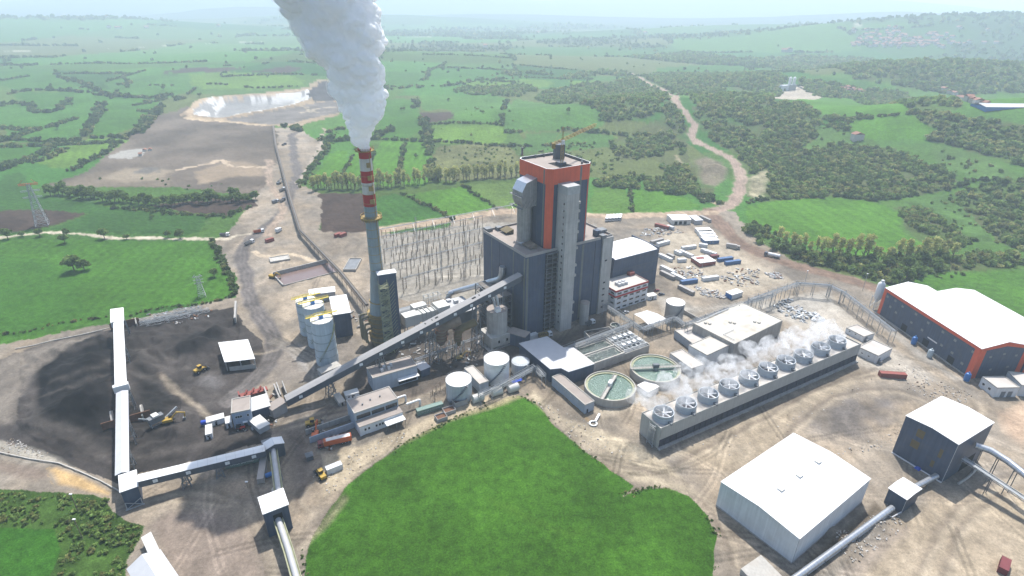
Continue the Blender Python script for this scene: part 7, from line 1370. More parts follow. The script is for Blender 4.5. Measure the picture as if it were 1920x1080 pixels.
# scrap, rubble and stored steel: too much to count
def scatter_boxes(name, label, polys, n, mats, smin, smax, long_=1.0, seed=1, hfac=0.5):
    r_ = np.random.default_rng(seed); b = MB(); polys = [pix_poly(p) for p in polys]; cnt = 0
    while cnt < n:
        pl_ = polys[r_.integers(len(polys))]; a = np.array(pl_); x = r_.uniform(a[:, 0].min(), a[:, 0].max()); y = r_.uniform(a[:, 1].min(), a[:, 1].max())
        if not inside(pl_, np.array([x]), np.array([y]))[0]: continue
        cnt += 1; s = r_.uniform(smin, smax); l = s * r_.uniform(1, 1 + 3 * long_); h_ = s * r_.uniform(0.3, 1) * hfac * 2; an = r_.uniform(0, 6.28); k = len(b.v); z = float(height(x, y)); b.box(-l / 2, l / 2, -s / 2, s / 2, -0.1, h_, int(r_.integers(len(mats)))); tl = r_.uniform(-0.25, 0.25)
        b.v[k:] = [(x + u * math.cos(an) - v * math.sin(an), y + u * math.sin(an) + v * math.cos(an), z + w_ + u * tl) for u, v, w_ in b.v[k:]]
    o = b.build(name, [M[m] for m in mats]); o['kind'] = 'stuff'; return o
scatter_boxes('scrap_steel', '', [[(1345, 520), (1380, 505), (1425, 505), (1422, 535), (1385, 540)], [(1300, 537), (1345, 545), (1372, 556), (1368, 562), (1320, 556)], [(1435, 513), (1460, 512), (1470, 524), (1445, 522)], [(1210, 428), (1260, 424), (1285, 436), (1240, 444), (1200, 442)]], 560, ['galvanised', 'container_grey', 'pale_rubble', 'steel_frame', 'rust', 'container_grey'], 0.25, 1.0, 1.0, 5)
scatter_boxes('stored_parts', '', [[(1448, 572), (1480, 560), (1500, 575), (1530, 600), (1510, 608), (1470, 592)], [(1512, 586), (1530, 588), (1545, 602), (1528, 604)]], 260, ['steel_frame', 'galvanised', 'container_grey', 'tank_grey'], 0.4, 1.2, 1.2, 6)
scatter_boxes('debris', '', [[(270, 590), (380, 568), (410, 590), (330, 608)], [(1250, 505), (1300, 500), (1330, 520), (1280, 520)], [(620, 540), (700, 600), (690, 640), (650, 600)], [(740, 640), (870, 640), (960, 655), (880, 690), (760, 690)], [(580, 800), (640, 815), (620, 850)], [(440, 745), (520, 740), (520, 800), (440, 812)]], 480, ['steel_frame', 'pale_rubble', 'rust', 'container_grey', 'galvanised'], 0.2, 0.9, 0.8, 7)
scatter_boxes('rubble', '', [[(20, 820), (90, 850), (70, 862), (0, 845)], [(580, 890), (680, 840), (800, 790), (700, 860), (620, 930)], [(985, 740), (1100, 790), (1200, 870), (1090, 842)], [(1480, 880), (1700, 800), (1660, 840)], [(1560, 1000), (1680, 950), (1700, 990), (1600, 1060)], [(1240, 850), (1500, 770), (1640, 690), (1660, 710), (1400, 860)], [(1680, 680), (1830, 740), (1800, 770), (1700, 730)]], 900, ['pale_rubble', 'pale_concrete', 'container_grey', 'brown_steel'], 0.10, 0.45, 0.4, 8)
# ------------------------------------------------------------------ concrete plant, far factory and village
qz = W(1482, 168); t = thing('concrete_plant', 'far pale concrete batching plant with twin silos in the woods', 'industrial plant', qz, 0.3)
b = MB(); [b.rev(x, 0, [(3, 5), (3, 22), (0.5, 25)], 16) for x in (-5, 5)]; b.build('silo', M['tank_white'], t); MB().box(-24, -9, -5, 5, -2, 9).build('hall', M['white_wall'], t); b = MB().box(-9, 9, -4, 4, -2, 10); b.bar((8, 0, 8), (34, -4, 0), 2); b.build('mixer_house', M['galvanised'], t)
fz = W(1850, 206); fx = Bld.__new__(Bld)
t = thing('blue_factory', 'far factory with long white roof and blue end wall', 'factory', W(1846, 210), 0.02); MB().box(0, 110, 0, 26, -3, 6).build('wall', M['bright_blue'], t); MB().add([(-1, -1, 6), (112, -1, 6), (112, 13, 8.4), (-1, 13, 8.4), (112, 27, 6), (-1, 27, 6)], [(0, 1, 2, 3), (3, 2, 4, 5)]).build('roof', M['silver_sheet'], t)
rs = random.Random(5)
sc_ = [MB().box(-5, 5, -4, 4, -2, 5), MB().box(-3.5, 3.5, -5, 5, -2, 7), MB().box(-7, 7, -4, 4, -2, 4)]; rf_ = []
hw, hr = [], []
for (L2, W2_, h_) in ((5, 4, 5), (3.5, 5, 7), (8, 4, 4)):
    hw.append(MB().box(-L2, L2, -W2_, W2_, -3, h_)); hr.append(MB().add([(-L2 - .4, -W2_ - .4, h_ - 0.2), (L2 + .4, -W2_ - .4, h_ - 0.2), (L2 + .4, 0, h_ + 2.4), (-L2 - .4, 0, h_ + 2.4), (L2 + .4, W2_ + .4, h_ - 0.2), (-L2 - .4, W2_ + .4, h_ - 0.2)], [(0, 1, 2, 3), (3, 2, 4, 5), (0, 3, 5), (1, 4, 2)]))
hw = [h.mesh('wall', M['plaster']) for h in hw]; hr = [h.mesh('roof', M['roof_tile']) for h in hr]
def house(px, py, lab, grp, s=1.0):
    t = thing('house', lab, 'house', W(px, py), rs.uniform(0, 3.1), grp); k = rs.randrange(3); place('wall', hw[k], t); place('roof', hr[k], t); t.scale = (s, s, s * 0.85)
for i in range(120): house(min(1880, max(1600, rs.gauss(1700, 60))), 88 - abs(rs.gauss(0, 16)) + rs.uniform(-4, 3), 'tiny red roofed house in the far hillside village', 'village houses on the far hill', 1.5)
for px, py in ((205, 53), (222, 53), (275, 53), (410, 50), (120, 28), (200, 34), (1470, 97), (1480, 97), (1008, 62), (910, 90), (1210, 63)): house(px, py, 'tiny lone farm building far out on the plain', 'far farm buildings', 2.0)
for i in range(7): house(1580 + i * 6 + rs.uniform(-3, 3), 168 + i * 1.2 + rs.uniform(-2, 2), 'small red roofed house at the edge of the quarry wood', 'houses by the quarry wood', 1.0)
for i in range(9): house(1770 + i * 9, 172 + i * 3.6 + rs.uniform(-3, 3), 'small red roofed shed along the far factory road', 'sheds by the far factory', 1.1)
house(1606, 262, 'rusty roofed barn alone on the green hill', 'barns on the hill', 1.2)
for px, py in ((272, 283), (264, 292), (282, 282)): house(px, py, 'small white hut beside the grey settling pond', 'huts by the settling pond', 0.5)
# ------------------------------------------------------------------ vegetation
def crown_arrays(n_clump, per, seed, rx=1.0, rz=1.0, leaf=0.2, spread=0.75, zc_=1.0):
    """leaf clumps through an egg shaped volume: quads (n,4,3) and a tint per quad; unit radius, standing on z=0"""
    r = np.random.default_rng(seed); Q = []; T = []
    for c in range(n_clump):
        d = r.normal(size=3); d /= np.linalg.norm(d); rad = r.uniform(0.15, spread) ** 0.6
        cen = d * rad * np.array([rx, rx, rz]) * 0.75; cr = r.uniform(0.26, 0.46) * (1 if n_clump > 6 else 1.3); tint = r.uniform(0.7, 1.3)
        n = r.normal(size=(per, 3)); n /= np.linalg.norm(n, axis=1)[:, None]; n[:, 2] = np.abs(n[:, 2]) * 0.9 - 0.25
        p = cen + n * cr * r.uniform(0.6, 1.05, (per, 1)); nn = n + r.normal(size=(per, 3)) * 0.55; nn /= np.linalg.norm(nn, axis=1)[:, None]
        u = np.cross(nn, r.normal(size=(per, 3))); u /= np.linalg.norm(u, axis=1)[:, None]; v = np.cross(nn, u); s = leaf * r.uniform(0.6, 1.3, (per, 1))
        Q.append(np.stack([p - u * s - v * s * .7, p + u * s - v * s * .7, p + u * s * .8 + v * s * .7, p - u * s * .8 + v * s * .7], 1)); T.append(np.full(per, tint) * r.uniform(0.85, 1.15, per))
    Q = np.concatenate(Q); Q[..., 2] += zc_ * rz; return Q, np.concatenate(T)
def mesh_from_quads(name, Q, col, m):
    n = len(Q); me = bpy.data.meshes.new(name); me.vertices.add(n * 4); me.vertices.foreach_set('co', Q.reshape(-1).astype(np.float32)); me.loops.add(n * 4); me.loops.foreach_set('vertex_index', np.arange(n * 4, dtype=np.int32))
    me.polygons.add(n); me.polygons.foreach_set('loop_start', np.arange(0, n * 4, 4, dtype=np.int32)); me.polygons.foreach_set('loop_total', np.full(n, 4, np.int32)); me.update(calc_edges=True)
    a = me.attributes.new('Col', 'FLOAT_COLOR', 'POINT'); cc = np.ones((n, 4, 4), np.float32); cc[..., :3] = col[:, None, :]; a.data.foreach_set('color', cc.ravel()); me.materials.append(m); return me
LEAFG = np.array([0.165, 0.235, 0.070]); LEAFO = np.array([0.29, 0.290, 0.110]); LEAFD = np.array([0.105, 0.155, 0.055])
PROTO_HI = [crown_arrays(20, 34, 200 + i, 1.0, 0.85, 0.13, 1.0) for i in range(4)]
PROTO_MD = [crown_arrays(9, 12, 220 + i, 1.0, 0.75, 0.26, 1.0, 0.8) for i in range(6)]
PROTO_LO = [crown_arrays(4, 8, 240 + i, 1.0, 0.7, 0.42, 1.0, 0.7) for i in range(6)]
def mass(name, xy, rad, col, protos, seed=1, zs=1.0, sink=0.15):
    """many crowns joined into one mesh of vegetation that nobody could count"""
    r = np.random.default_rng(seed); z = height(xy[:, 0], xy[:, 1]); QQ = []; CC_ = []
    k = r.integers(len(protos), size=len(xy)); rot = r.uniform(0, 6.28, len(xy)); szz = r.uniform(0.75, 1.3, len(xy))
    for j, (Q, T) in enumerate(protos):
        s = np.nonzero(k == j)[0]
        if len(s) == 0: continue
        c, sn = np.cos(rot[s])[:, None, None], np.sin(rot[s])[:, None, None]
        x = (Q[None, ..., 0] * c - Q[None, ..., 1] * sn) * rad[s][:, None, None] + xy[s, 0][:, None, None]; y = (Q[None, ..., 0] * sn + Q[None, ..., 1] * c) * rad[s][:, None, None] + xy[s, 1][:, None, None]
        zz = (Q[None, ..., 2] * szz[s][:, None, None] * zs - sink) * rad[s][:, None, None] + z[s][:, None, None]
        QQ.append(np.stack([x, y, zz], -1).reshape(-1, 4, 3)); CC_.append((col[s][:, None, :] * T[None, :, None]).reshape(-1, 3))
    o = bpy.data.objects.new(name, mesh_from_quads(name, np.concatenate(QQ), np.concatenate(CC_), M_LEAF)); C.objects.link(o); return o
def sample_poly(pts, spacing, seed, clump=0.0, raw=False):
    poly = pts if raw else pix_poly(pts); a = np.array(poly); r = np.random.default_rng(seed); ar = 0.5 * abs(np.dot(a[:, 0], np.roll(a[:, 1], 1)) - np.dot(a[:, 1], np.roll(a[:, 0], 1)))
    bb = (a[:, 0].max() - a[:, 0].min()) * (a[:, 1].max() - a[:, 1].min()); n = int(bb / spacing ** 2); x = r.uniform(a[:, 0].min(), a[:, 0].max(), n); y = r.uniform(a[:, 1].min(), a[:, 1].max(), n)
    k = inside(poly, x + 0.06 * spacing * 6 * fbm(x, y, spacing * 6, 2, seed), y)
    if clump: k &= fbm(x, y, spacing * 9, 3, seed + 5) > clump
    return off_road(np.stack([x[k], y[k]], 1))
_roads = [[tuple(W(*p)[:2]) for p in smooth_line(q, 6)] for q in ([(1186, 138), (1215, 155), (1258, 178), (1280, 205), (1300, 235), (1294, 258), (1330, 276), (1372, 300), (1391, 328), (1385, 360), (1362, 386), (1330, 396)], [(1332, 394), (1350, 420), (1380, 452), (1450, 484), (1540, 510), (1600, 526), (1660, 545)])]
def off_road(p):
    ok = np.ones(len(p), bool)
    for q in _roads:
        k, dd = line_dist(q, p[:, 0], p[:, 1], 14); ok[k[dd < 11.5]] = False
    return p[ok]
def tint(n, seed, base=None, olive=0.35):
    r = np.random.default_rng(seed); t = r.random((n, 1)); o = (r.random((n, 1)) < olive) * r.uniform(0.3, 1.0, (n, 1)); g_ = (LEAFG if base is None else base) * (0.7 + 0.6 * t); return g_ * (1 - o) + LEAFO * o * (0.75 + 0.4 * t)
ASHP = pix_poly([(85, 348), (200, 288), (300, 216), (345, 190), (480, 170), (560, 160), (600, 140), (660, 150), (670, 200), (640, 220), (600, 300), (520, 320), (480, 370), (320, 352), (200, 352)]); ASHB = pix_poly(_site)
# --- woods on the right hand hills
FOREST_NEAR = [  # outline, spacing, clump threshold
    ([(1438, 330), (1455, 305), (1475, 288), (1560, 270), (1680, 280), (1720, 300), (1790, 330), (1782, 352), (1650, 376), (1560, 368), (1450, 376), (1436, 360)], 5.2, -0.35),
    ([(1680, 388), (1730, 392), (1775, 418), (1830, 452), (1800, 470), (1740, 460), (1702, 430)], 4.8, -0.4), ([(1790, 362), (1880, 340), (1940, 340), (1940, 480), (1880, 455), (1830, 412)], 5.2, -0.3),
    ([(1300, 200), (1380, 190), (1500, 195), (1540, 217), (1530, 258), (1470, 290), (1400, 330), (1383, 290), (1310, 245)], 6.2, -0.45), ([(1385, 420), (1430, 428), (1500, 470), (1640, 488), (1760, 482), (1900, 472), (1940, 500), (1740, 512), (1660, 545), (1560, 518), (1480, 482), (1405, 455)], 4.6, -0.4),
    ([(1140, 262), (1235, 225), (1258, 182), (1275, 215), (1290, 245), (1285, 300), (1292, 325), (1310, 350), (1300, 362), (1285, 356), (1255, 345), (1235, 300), (1160, 300)], 5.6, -0.15), ([(1115, 338), (1190, 330), (1300, 350), (1340, 380), (1320, 388), (1230, 357), (1115, 350)], 5.5, -0.1),
    ([(1735, 262), (1760, 240), (1840, 222), (1940, 240), (1940, 320), (1850, 290), (1765, 268)], 6.2, -0.35), ([(1545, 218), (1640, 222), (1600, 226), (1590, 245), (1550, 240)], 6, 0.0), ([(1700, 205), (1760, 215), (1850, 225), (1760, 240), (1745, 238), (1705, 216)], 6.2, -0.4)]
FOREST_FAR = [([(1005, 186), (1022, 172), (1100, 156), (1140, 160), (1180, 145), (1250, 138), (1400, 138), (1480, 146), (1440, 192), (1300, 196), (1262, 178), (1235, 215), (1128, 232), (1130, 212), (1040, 196)], 7.5, -0.5), ([(848, 172), (870, 165), (1000, 160), (1010, 172), (970, 182), (880, 178)], 7, -0.4), ([(1490, 148), (1600, 165), (1700, 172), (1800, 200), (1760, 215), (1700, 203), (1600, 185), (1530, 182)], 8, -0.4),
    ([(1480, 130), (1600, 120), (1750, 118), (1940, 108), (1940, 175), (1860, 175), (1790, 178), (1700, 165), (1600, 148)], 10, -0.4), ([(1180, 108), (1280, 100), (1400, 112), (1500, 105), (1640, 112), (1600, 125), (1440, 125), (1300, 120)], 12, 0.0), ([(905, 140), (1000, 128), (1100, 128), (1200, 140), (1100, 150), (980, 148)], 9, 0.05)]
xy_, rad_, col_ = [], [], []
for i, (pl, spc, th_c) in enumerate(FOREST_NEAR):
    p = sample_poly(pl, spc, 300 + i, th_c); xy_.append(p); rad_.append(np.random.default_rng(i).uniform(0.40, 0.95, len(p)) * spc); col_.append(tint(len(p), 400 + i, LEAFG * 0.9, 0.4))
XY, RD, CL = np.concatenate(xy_), np.concatenate(rad_), np.concatenate(col_)
fo = mass('woodland', XY, RD, CL, PROTO_MD, 1); fo['kind'] = 'stuff'
xy_, rad_, col_ = [], [], []
for i, (pl, spc, th_c) in enumerate(FOREST_FAR):
    p = sample_poly(pl, spc, 330 + i, th_c); xy_.append(p); rad_.append(np.random.default_rng(i).uniform(0.42, 0.75, len(p)) * spc); col_.append(tint(len(p), 430 + i, LEAFG, 0.3))
# distant woods scattered over the plain following the dark ground
r9 = np.random.default_rng(77); n9 = 60000; d9 = 1300 * (5200 / 1300) ** r9.random(n9); a9 = np.radians(r9.uniform(-50, 50, n9)); x9, y9 = d9 * np.sin(a9), d9 * np.cos(a9); wd = sstep(0.05, 0.3, fbm(x9, y9, 700, 4, 91)) * sstep(1300, 2600, d9); k9 = r9.random(n9) < wd * 0.34 + 0.0035; _bad = np.zeros(n9, bool)
for _p in (ASHP, ASHB): _bad |= inside(_p, x9, y9)
k9 &= ~_bad; x9, y9, d9 = x9[k9], y9[k9], d9[k9]
xy_.append(np.stack([x9, y9], 1)); rad_.append(r9.uniform(3.5, 7, len(x9)) * np.clip(d9 / 2200, 0.8, 2.0)); col_.append(tint(len(x9), 450, LEAFD, 0.15))
# thin hedgerows between the far meadows
rh = np.random.default_rng(78); nh = 420000; dh = 850 * (4200 / 850) ** rh.random(nh); ah = np.radians(rh.uniform(-50, 50, nh)); xh, yh = dh * np.sin(ah), dh * np.cos(ah); wxh = xh + 60 * fbm(xh, yh, 300, 2, 71); wyh = yh + 60 * fbm(xh, yh, 300, 2, 75); far_ = dh > 1700
cx_ = np.where(far_, 676.0, 210.0); cy_c = np.where(far_, 520.0, 210.0); fi = wxh / cx_; ii = np.floor(fi).astype(int); fj = (wyh + 0.5 * np.where(far_, 520.0, 210.0) * (ii & 1)) / cy_c
edge = np.minimum(np.abs(fi - np.round(fi)) * cx_, np.abs(fj - np.round(fj)) * cy_c); kh = (edge < 2.2 + dh * 0.0016) & (fbm(xh, yh, 130, 3, 261) > 0.06) & ((dh > 1300) | (ah < -0.28)); bad = np.zeros(nh, bool)
for _p in (ASHP, ASHB): bad |= inside(_p, xh, yh)
kh &= ~bad; xy_.append(np.stack([xh[kh], yh[kh]], 1)); rad_.append(rh.uniform(2.0, 4.2, kh.sum()) * np.clip(dh[kh] / 1800, 0.8, 1.9)); col_.append(tint(int(kh.sum()), 451, LEAFD, 0.2))
XY, RD, CL = np.concatenate(xy_), np.concatenate(rad_), np.concatenate(col_)
fo = mass('forest', XY, RD, CL, PROTO_LO, 2); fo['kind'] = 'stuff'
# scrub: open hill pasture, river bank, bottom left corner, edges of the yard
xy_, rad_, col_ = [], [], []
for i, (pl, spc, thc, ra) in enumerate([([(1730, 275), (1800, 280), (1920, 335), (1860, 345), (1790, 330)], 17, 0.0, 2.6), ([(1540, 225), (1600, 245), (1640, 268), (1560, 272), (1500, 265)], 12, 0.0, 2.2), ([(1700, 385), (1790, 365), (1840, 420), (1870, 458), (1800, 440)], 10, 0.1, 1.8), ([(820, 276), (960, 272), (975, 325), (820, 325)], 12, 0.05, 1.8), ([(0, 925), (120, 928), (205, 940), (215, 975), (265, 990), (250, 1040), (150, 1000), (100, 985), (0, 985)], 1.6, -0.25, 1.0), ([(110, 990), (150, 1005), (235, 1050), (230, 1080), (150, 1080), (100, 1080), (120, 1030)], 1.9, -0.2, 1.0), ([(0, 632), (100, 612), (205, 592), (205, 606), (100, 628), (0, 648)], 3.2, 0.15, 0.5),
        ([(1650, 530), (1720, 515), (1900, 505), (1920, 520), (1700, 530)], 6, 0.1, 1.6), ([(560, 330), (620, 245), (650, 250), (600, 300), (575, 350)], 9, 0.1, 1.6), ([(690, 232), (800, 240), (800, 262), (700, 262)], 11, 0.15, 2.2), ([(880, 190), (1000, 245), (900, 262), (780, 262)], 40, 0, 2.0), ([(960, 280), (1110, 265), (1180, 300), (1130, 330), (1000, 330)], 11, 0.0, 2.3), ([(80, 345), (330, 355), (480, 370), (470, 350), (300, 335), (120, 330)], 16, 0.1, 1.5), ([(1405, 330), (1440, 322), (1430, 372), (1400, 372)], 6, 0.12, 1.3)]):
    p = sample_poly(pl, spc, 500 + i, thc); xy_.append(p); rad_.append(np.random.default_rng(50 + i).uniform(0.5, 1.25, len(p)) * ra); col_.append(tint(len(p), 520 + i, LEAFG * (1.25 if ra <= 1 else 1.0), 0.3))
XY, RD, CL = np.concatenate(xy_), np.concatenate(rad_), np.concatenate(col_)
fo = mass('undergrowth', XY, RD, CL, PROTO_MD, 3); fo['kind'] = 'stuff'
# --- hedgerows: one object each
def hedge(label, pts, w, gap, ra, seed, col=None, olive=0.25, lowp=True):
    pl = [tuple(W(*p)[:2]) for p in smooth_line(pts, 4)]; r = np.random.default_rng(seed); out = []
    for a, c in zip(pl[:-1], pl[1:]):
        L_ = math.dist(a, c); n = max(1, int(L_ / gap)); t = (np.arange(n) + r.uniform(0, 1, n)) / n
        out.append(np.stack([a[0] + (c[0] - a[0]) * t + r.normal(0, w, n), a[1] + (c[1] - a[1]) * t + r.normal(0, w, n)], 1))
    p = np.concatenate(out); k = fbm(p[:, 0], p[:, 1], 60, 2, seed) > -0.42; p = p[k] if k.sum() > 4 else p
    o = mass('hedge', p, r.uniform(0.6, 1.45, len(p)) * ra * 1.15, tint(len(p), seed, LEAFD if col is None else col, olive), PROTO_MD if lowp else PROTO_LO, seed); tag(o, label, 'hedge', 'hedgerows between the fields'); return o
HG = [('shrubby hedge at the right edge of the left green field', [(400, 452), (412, 480), (430, 515), (440, 552)], 1.2, 1.6, 1.7), ('low hedge between the left green field and the coal yard verge', [(0, 628), (60, 620), (130, 604), (200, 596)], 0.6, 1.6, 0.8), ('low hedge along the lower edge of the left green field', [(245, 592), (300, 578), (380, 570), (435, 556)], 0.6, 1.6, 0.9), ('hedge under the brown ploughed field left of the ash belt', [(215, 390), (300, 398), (400, 406), (430, 405), (470, 388)], 1.5, 2.2, 1.8),
    ('hedge left of the first striped field behind the chimney', [(563, 350), (590, 310), (612, 280), (618, 245)], 2, 3, 2.6), ('thin hedge between the first and second striped fields', [(634, 342), (650, 312), (662, 290)], 0.7, 2.6, 1.7), ('thin hedge between the second and third striped fields', [(672, 345), (690, 315), (702, 285)], 1.2, 2.6, 2.2), ('hedge left of the rightmost striped field', [(745, 345), (752, 300), (758, 270)], 1.0, 2.6, 2.2), ('hedge right of the rightmost striped field', [(812, 340), (808, 300), (805, 262)], 2.4, 2.6, 2.8),
    ('long hedge along the top of the striped fields', [(620, 266), (700, 262), (760, 264), (860, 268), (960, 275), (1050, 272)], 1.2, 3, 2.6), ('tall hedge left of the walled middle field', [(778, 190), (790, 215), (800, 240), (805, 262)], 3.5, 3.2, 3.8), ('hedge above the pale green middle field', [(805, 234), (860, 231), (935, 233)], 1.0, 3.4, 2.4), ('slanting hedge between the two middle fields', [(955, 182), (945, 205), (940, 240), (938, 268)], 2.0, 3.4, 2.6), ('hedge under the large slanting middle field', [(945, 248), (1010, 246), (1090, 246), (1170, 252), (1240, 258)], 2.5, 3.2, 3.0),
    ('hedge dividing the bright wedge fields near the switchyard', [(752, 362), (790, 382), (830, 400), (852, 415)], 1.0, 2.2, 1.7), ('hedge between the wedge field and the pale field', [(866, 347), (900, 372), (935, 392)], 0.9, 2.2, 1.5), ('short hedge between the fields right of the boiler house', [(1180, 352), (1183, 375), (1186, 398)], 0.8, 2.4, 1.6), ('thick hedge along the river right of the boiler house', [(1115, 345), (1180, 335), (1250, 345), (1310, 365), (1345, 385)], 4, 2.6, 2.8),
    ('hedge along the far side of the bright right hand field', [(1393, 384), (1430, 376), (1500, 370), (1560, 368), (1640, 376)], 1.6, 2.8, 2.4), ('hedge curving over the green hill at the right', [(1640, 376), (1740, 362), (1800, 350), (1840, 338), (1900, 340)], 1.6, 3, 2.6), ('dark hedge between the two upper hill fields', [(1580, 224), (1640, 219), (1700, 215)], 1.2, 3.2, 2.6),
    ('hedge beside the lane rising from the left ploughed field', [(0, 322), (30, 305), (60, 302), (110, 265)], 3, 3, 3.4), ('hedge right of the lime green left field', [(130, 322), (180, 298), (225, 268), (270, 235), (300, 208)], 2, 3.2, 2.6), ('hedge above the lime green left field', [(60, 306), (110, 288), (155, 262), (240, 258)], 2.5, 3.2, 3.0), ('hedge across the middle of the left fields', [(0, 262), (60, 264), (110, 270), (150, 262)], 2.0, 3.6, 3.0), ('climbing hedge in the middle of the left fields', [(155, 260), (175, 228), (192, 195)], 3.0, 3.4, 3.6), ('hedge at the foot of the upper left fields', [(0, 180), (60, 170), (140, 172), (200, 180), (290, 184), (320, 178)], 3.0, 3.6, 3.8), ('wavy hedge in the upper left fields', [(0, 195), (50, 196), (70, 212), (110, 206), (130, 185)], 3, 3.8, 3.6), ('hedge running up beside the ash pond', [(260, 250), (290, 215), (310, 195), (340, 185)], 3.5, 3.4, 3.8), ('hedge in the far upper left fields', [(110, 145), (150, 155), (180, 168), (200, 178)], 3, 3.8, 3.6), ('upper hedge left of the dark ploughed strips', [(205, 185), (240, 162), (232, 142)], 2.0, 4.2, 3.0), ('hedge behind the ash pond', [(350, 178), (390, 158), (480, 165), (560, 162)], 1.5, 5, 2.6), ('tree line on the low rise beyond the middle fields', [(700, 170), (760, 165), (850, 160), (900, 150), (960, 148)], 5, 4.5, 3.6), ('bushy belt left of the middle fields behind the steam', [(545, 238), (600, 262), (650, 262), (700, 258), (740, 240)], 5, 3.6, 3.8)]
for i, (lab, pts, w, gp_, ra) in enumerate(HG): hedge(lab, pts, w, gp_, ra, 600 + i)
# --- single trees
def make_proto(kind, i):
    if kind == 'round': Q, T = PROTO_HI[i]; s, zs, tr = 1.0, 1.0, 0.8
    else: Q, T = crown_arrays(18, 26, 260 + i, 0.36, 1.5, 0.085, 1.0, 1.0); s, zs, tr = 1.0, 1.0, 1.0
    base = LEAFG if kind == 'round' else LEAFO * 1.5
    cr = mesh_from_quads('crown', Q + np.array([0, 0, tr * 0.5]), base[None] * T[:, None] * np.array([[1.0, 1.0, 1.0]]), M_LEAF)
    b = MB().pipe([(0, 0, -0.15), (0.02, 0, tr * 0.5), (0.0, 0.03, tr * 1.1), (0.05, 0, tr * 1.7)], [0.075, 0.06, 0.045, 0.02], 7); rr = random.Random(i)
    for k in range(5): a = k * 1.26 + rr.random(); z0 = tr * (0.5 + 0.15 * k); b.pipe([(0, 0, z0), (0.28 * math.cos(a), 0.28 * math.sin(a), z0 + 0.3), (0.5 * math.cos(a), 0.5 * math.sin(a), z0 + 0.5)], [0.04, 0.03, 0.012], 5)
    return cr, b.mesh('trunk', M['bark'])
mm('bark', (0.10, 0.08, 0.06), 0.9, var=0.2)
TP = {('round', i): make_proto('round', i) for i in range(4)}; TP.update({('tall', i): make_proto('tall', i) for i in range(3)})
_rt = random.Random(21)
def tree(p, ra, label, group, kind='round', name='tree'):
    if not isinstance(p, Vector): p = W(*p)
    c, tm_ = TP[(kind, _rt.randrange(4 if kind == 'round' else 3))]; t = thing(name, label, 'tree', p, _rt.uniform(0, 6.28), group); t.scale = (ra, ra, ra * _rt.uniform(0.85, 1.15)); place('crown', c, t); place('trunk', tm_, t); return t
for px, py, ra, lab in ((140, 508, 6.2, 'largest dark round tree alone in the left green field'), (159, 507, 4.6, 'smaller tree touching the large lone tree in the left field'), (402, 519, 3.2, 'round tree near the right edge of the left green field'), (285, 411, 2.4, 'small tree alone in the dark green strip'), (122, 456, 3.6, 'round tree just below the pale path'), (15, 448, 4.0, 'leftmost round tree on the pale path'), (196, 447, 4.2, 'round tree standing on the pale path near its middle'), (238, 449, 2.6, 'low round tree on the pale path right of the middle one'), (315, 445, 2.8, 'first of the two trees at the right end of the pale path'), (338, 447, 3.6, 'second of the two trees at the right end of the pale path'), (126, 443, 3.0, 'sparse tree above the pale path'), (75, 443, 3.2, 'tree at the foot of the tall pylon'), (42, 444, 2.6, 'thin tree left of the tall pylon'), (1065, 212, 4.0, 'lone tree in the large slanting middle field'), (780, 296, 3.0, 'lone tree in the rightmost striped field')):
    tree((px, py), ra, lab, None)
for i in range(52):
    t_ = i / 51; x = 95 + 385 * t_; y = np.interp(x, [95, 180, 260, 330, 400, 480], [364, 374, 386, 384, 380, 378]) + _rt.uniform(-4, 3); tree((x, y), _rt.uniform(3.2, 6.0), 'bushy tree in the belt below the brown ash plateau', 'tree belt below the ash plateau')
for i in range(80):
    t_ = i / 79; x = 585 + 385 * t_ + _rt.uniform(-3, 3); y = np.interp(x, [585, 690, 760, 830, 970], [356, 354, 348, 341, 330]) + _rt.uniform(-4, 3); tree((x, y), _rt.uniform(3.4, 5.6), 'slender yellow green poplar in the row behind the chimney', 'poplar row behind the chimney', 'tall', 'poplar_tree')
for i in range(30):
    t_ = i / 29; x = 1460 + 320 * t_ + _rt.uniform(-4, 4); y = np.interp(x, [1460, 1560, 1660, 1790], [462, 482, 490, 484]) + _rt.uniform(-4, 8); tree((x, y), _rt.uniform(4.0, 6.0), 'slender reddish budding tree along the stream below the right field', 'budding trees along the stream', 'tall', 'poplar_tree')
pts = sample_poly([(1392, 425), (1430, 432), (1500, 474), (1640, 492), (1780, 486), (1780, 500), (1740, 512), (1660, 545), (1560, 518), (1480, 482), (1410, 455)], 9.5, 900, 0)
for q in pts[:60]: tree(Vector((q[0], q[1], float(height(*q)))), _rt.uniform(3.0, 5.0), 'round leafy tree in the thicket between the dirt road and the right field', 'thicket beside the dirt road')
r5 = np.random.default_rng(15)
for i in range(60):
    d = 700 * (1900 / 700) ** r5.random(); a = math.radians(r5.uniform(-42, 16)); x, y = d * math.sin(a), d * math.cos(a)
    if any(inside(_p, np.array([x]), np.array([y]))[0] for _p in (ASHP, ASHB)): continue
    tree(Vector((x, y, float(height(x, y)))), r5.uniform(2.8, 5.0), 'small lone field tree far out on the green plain', 'lone trees on the far plain')

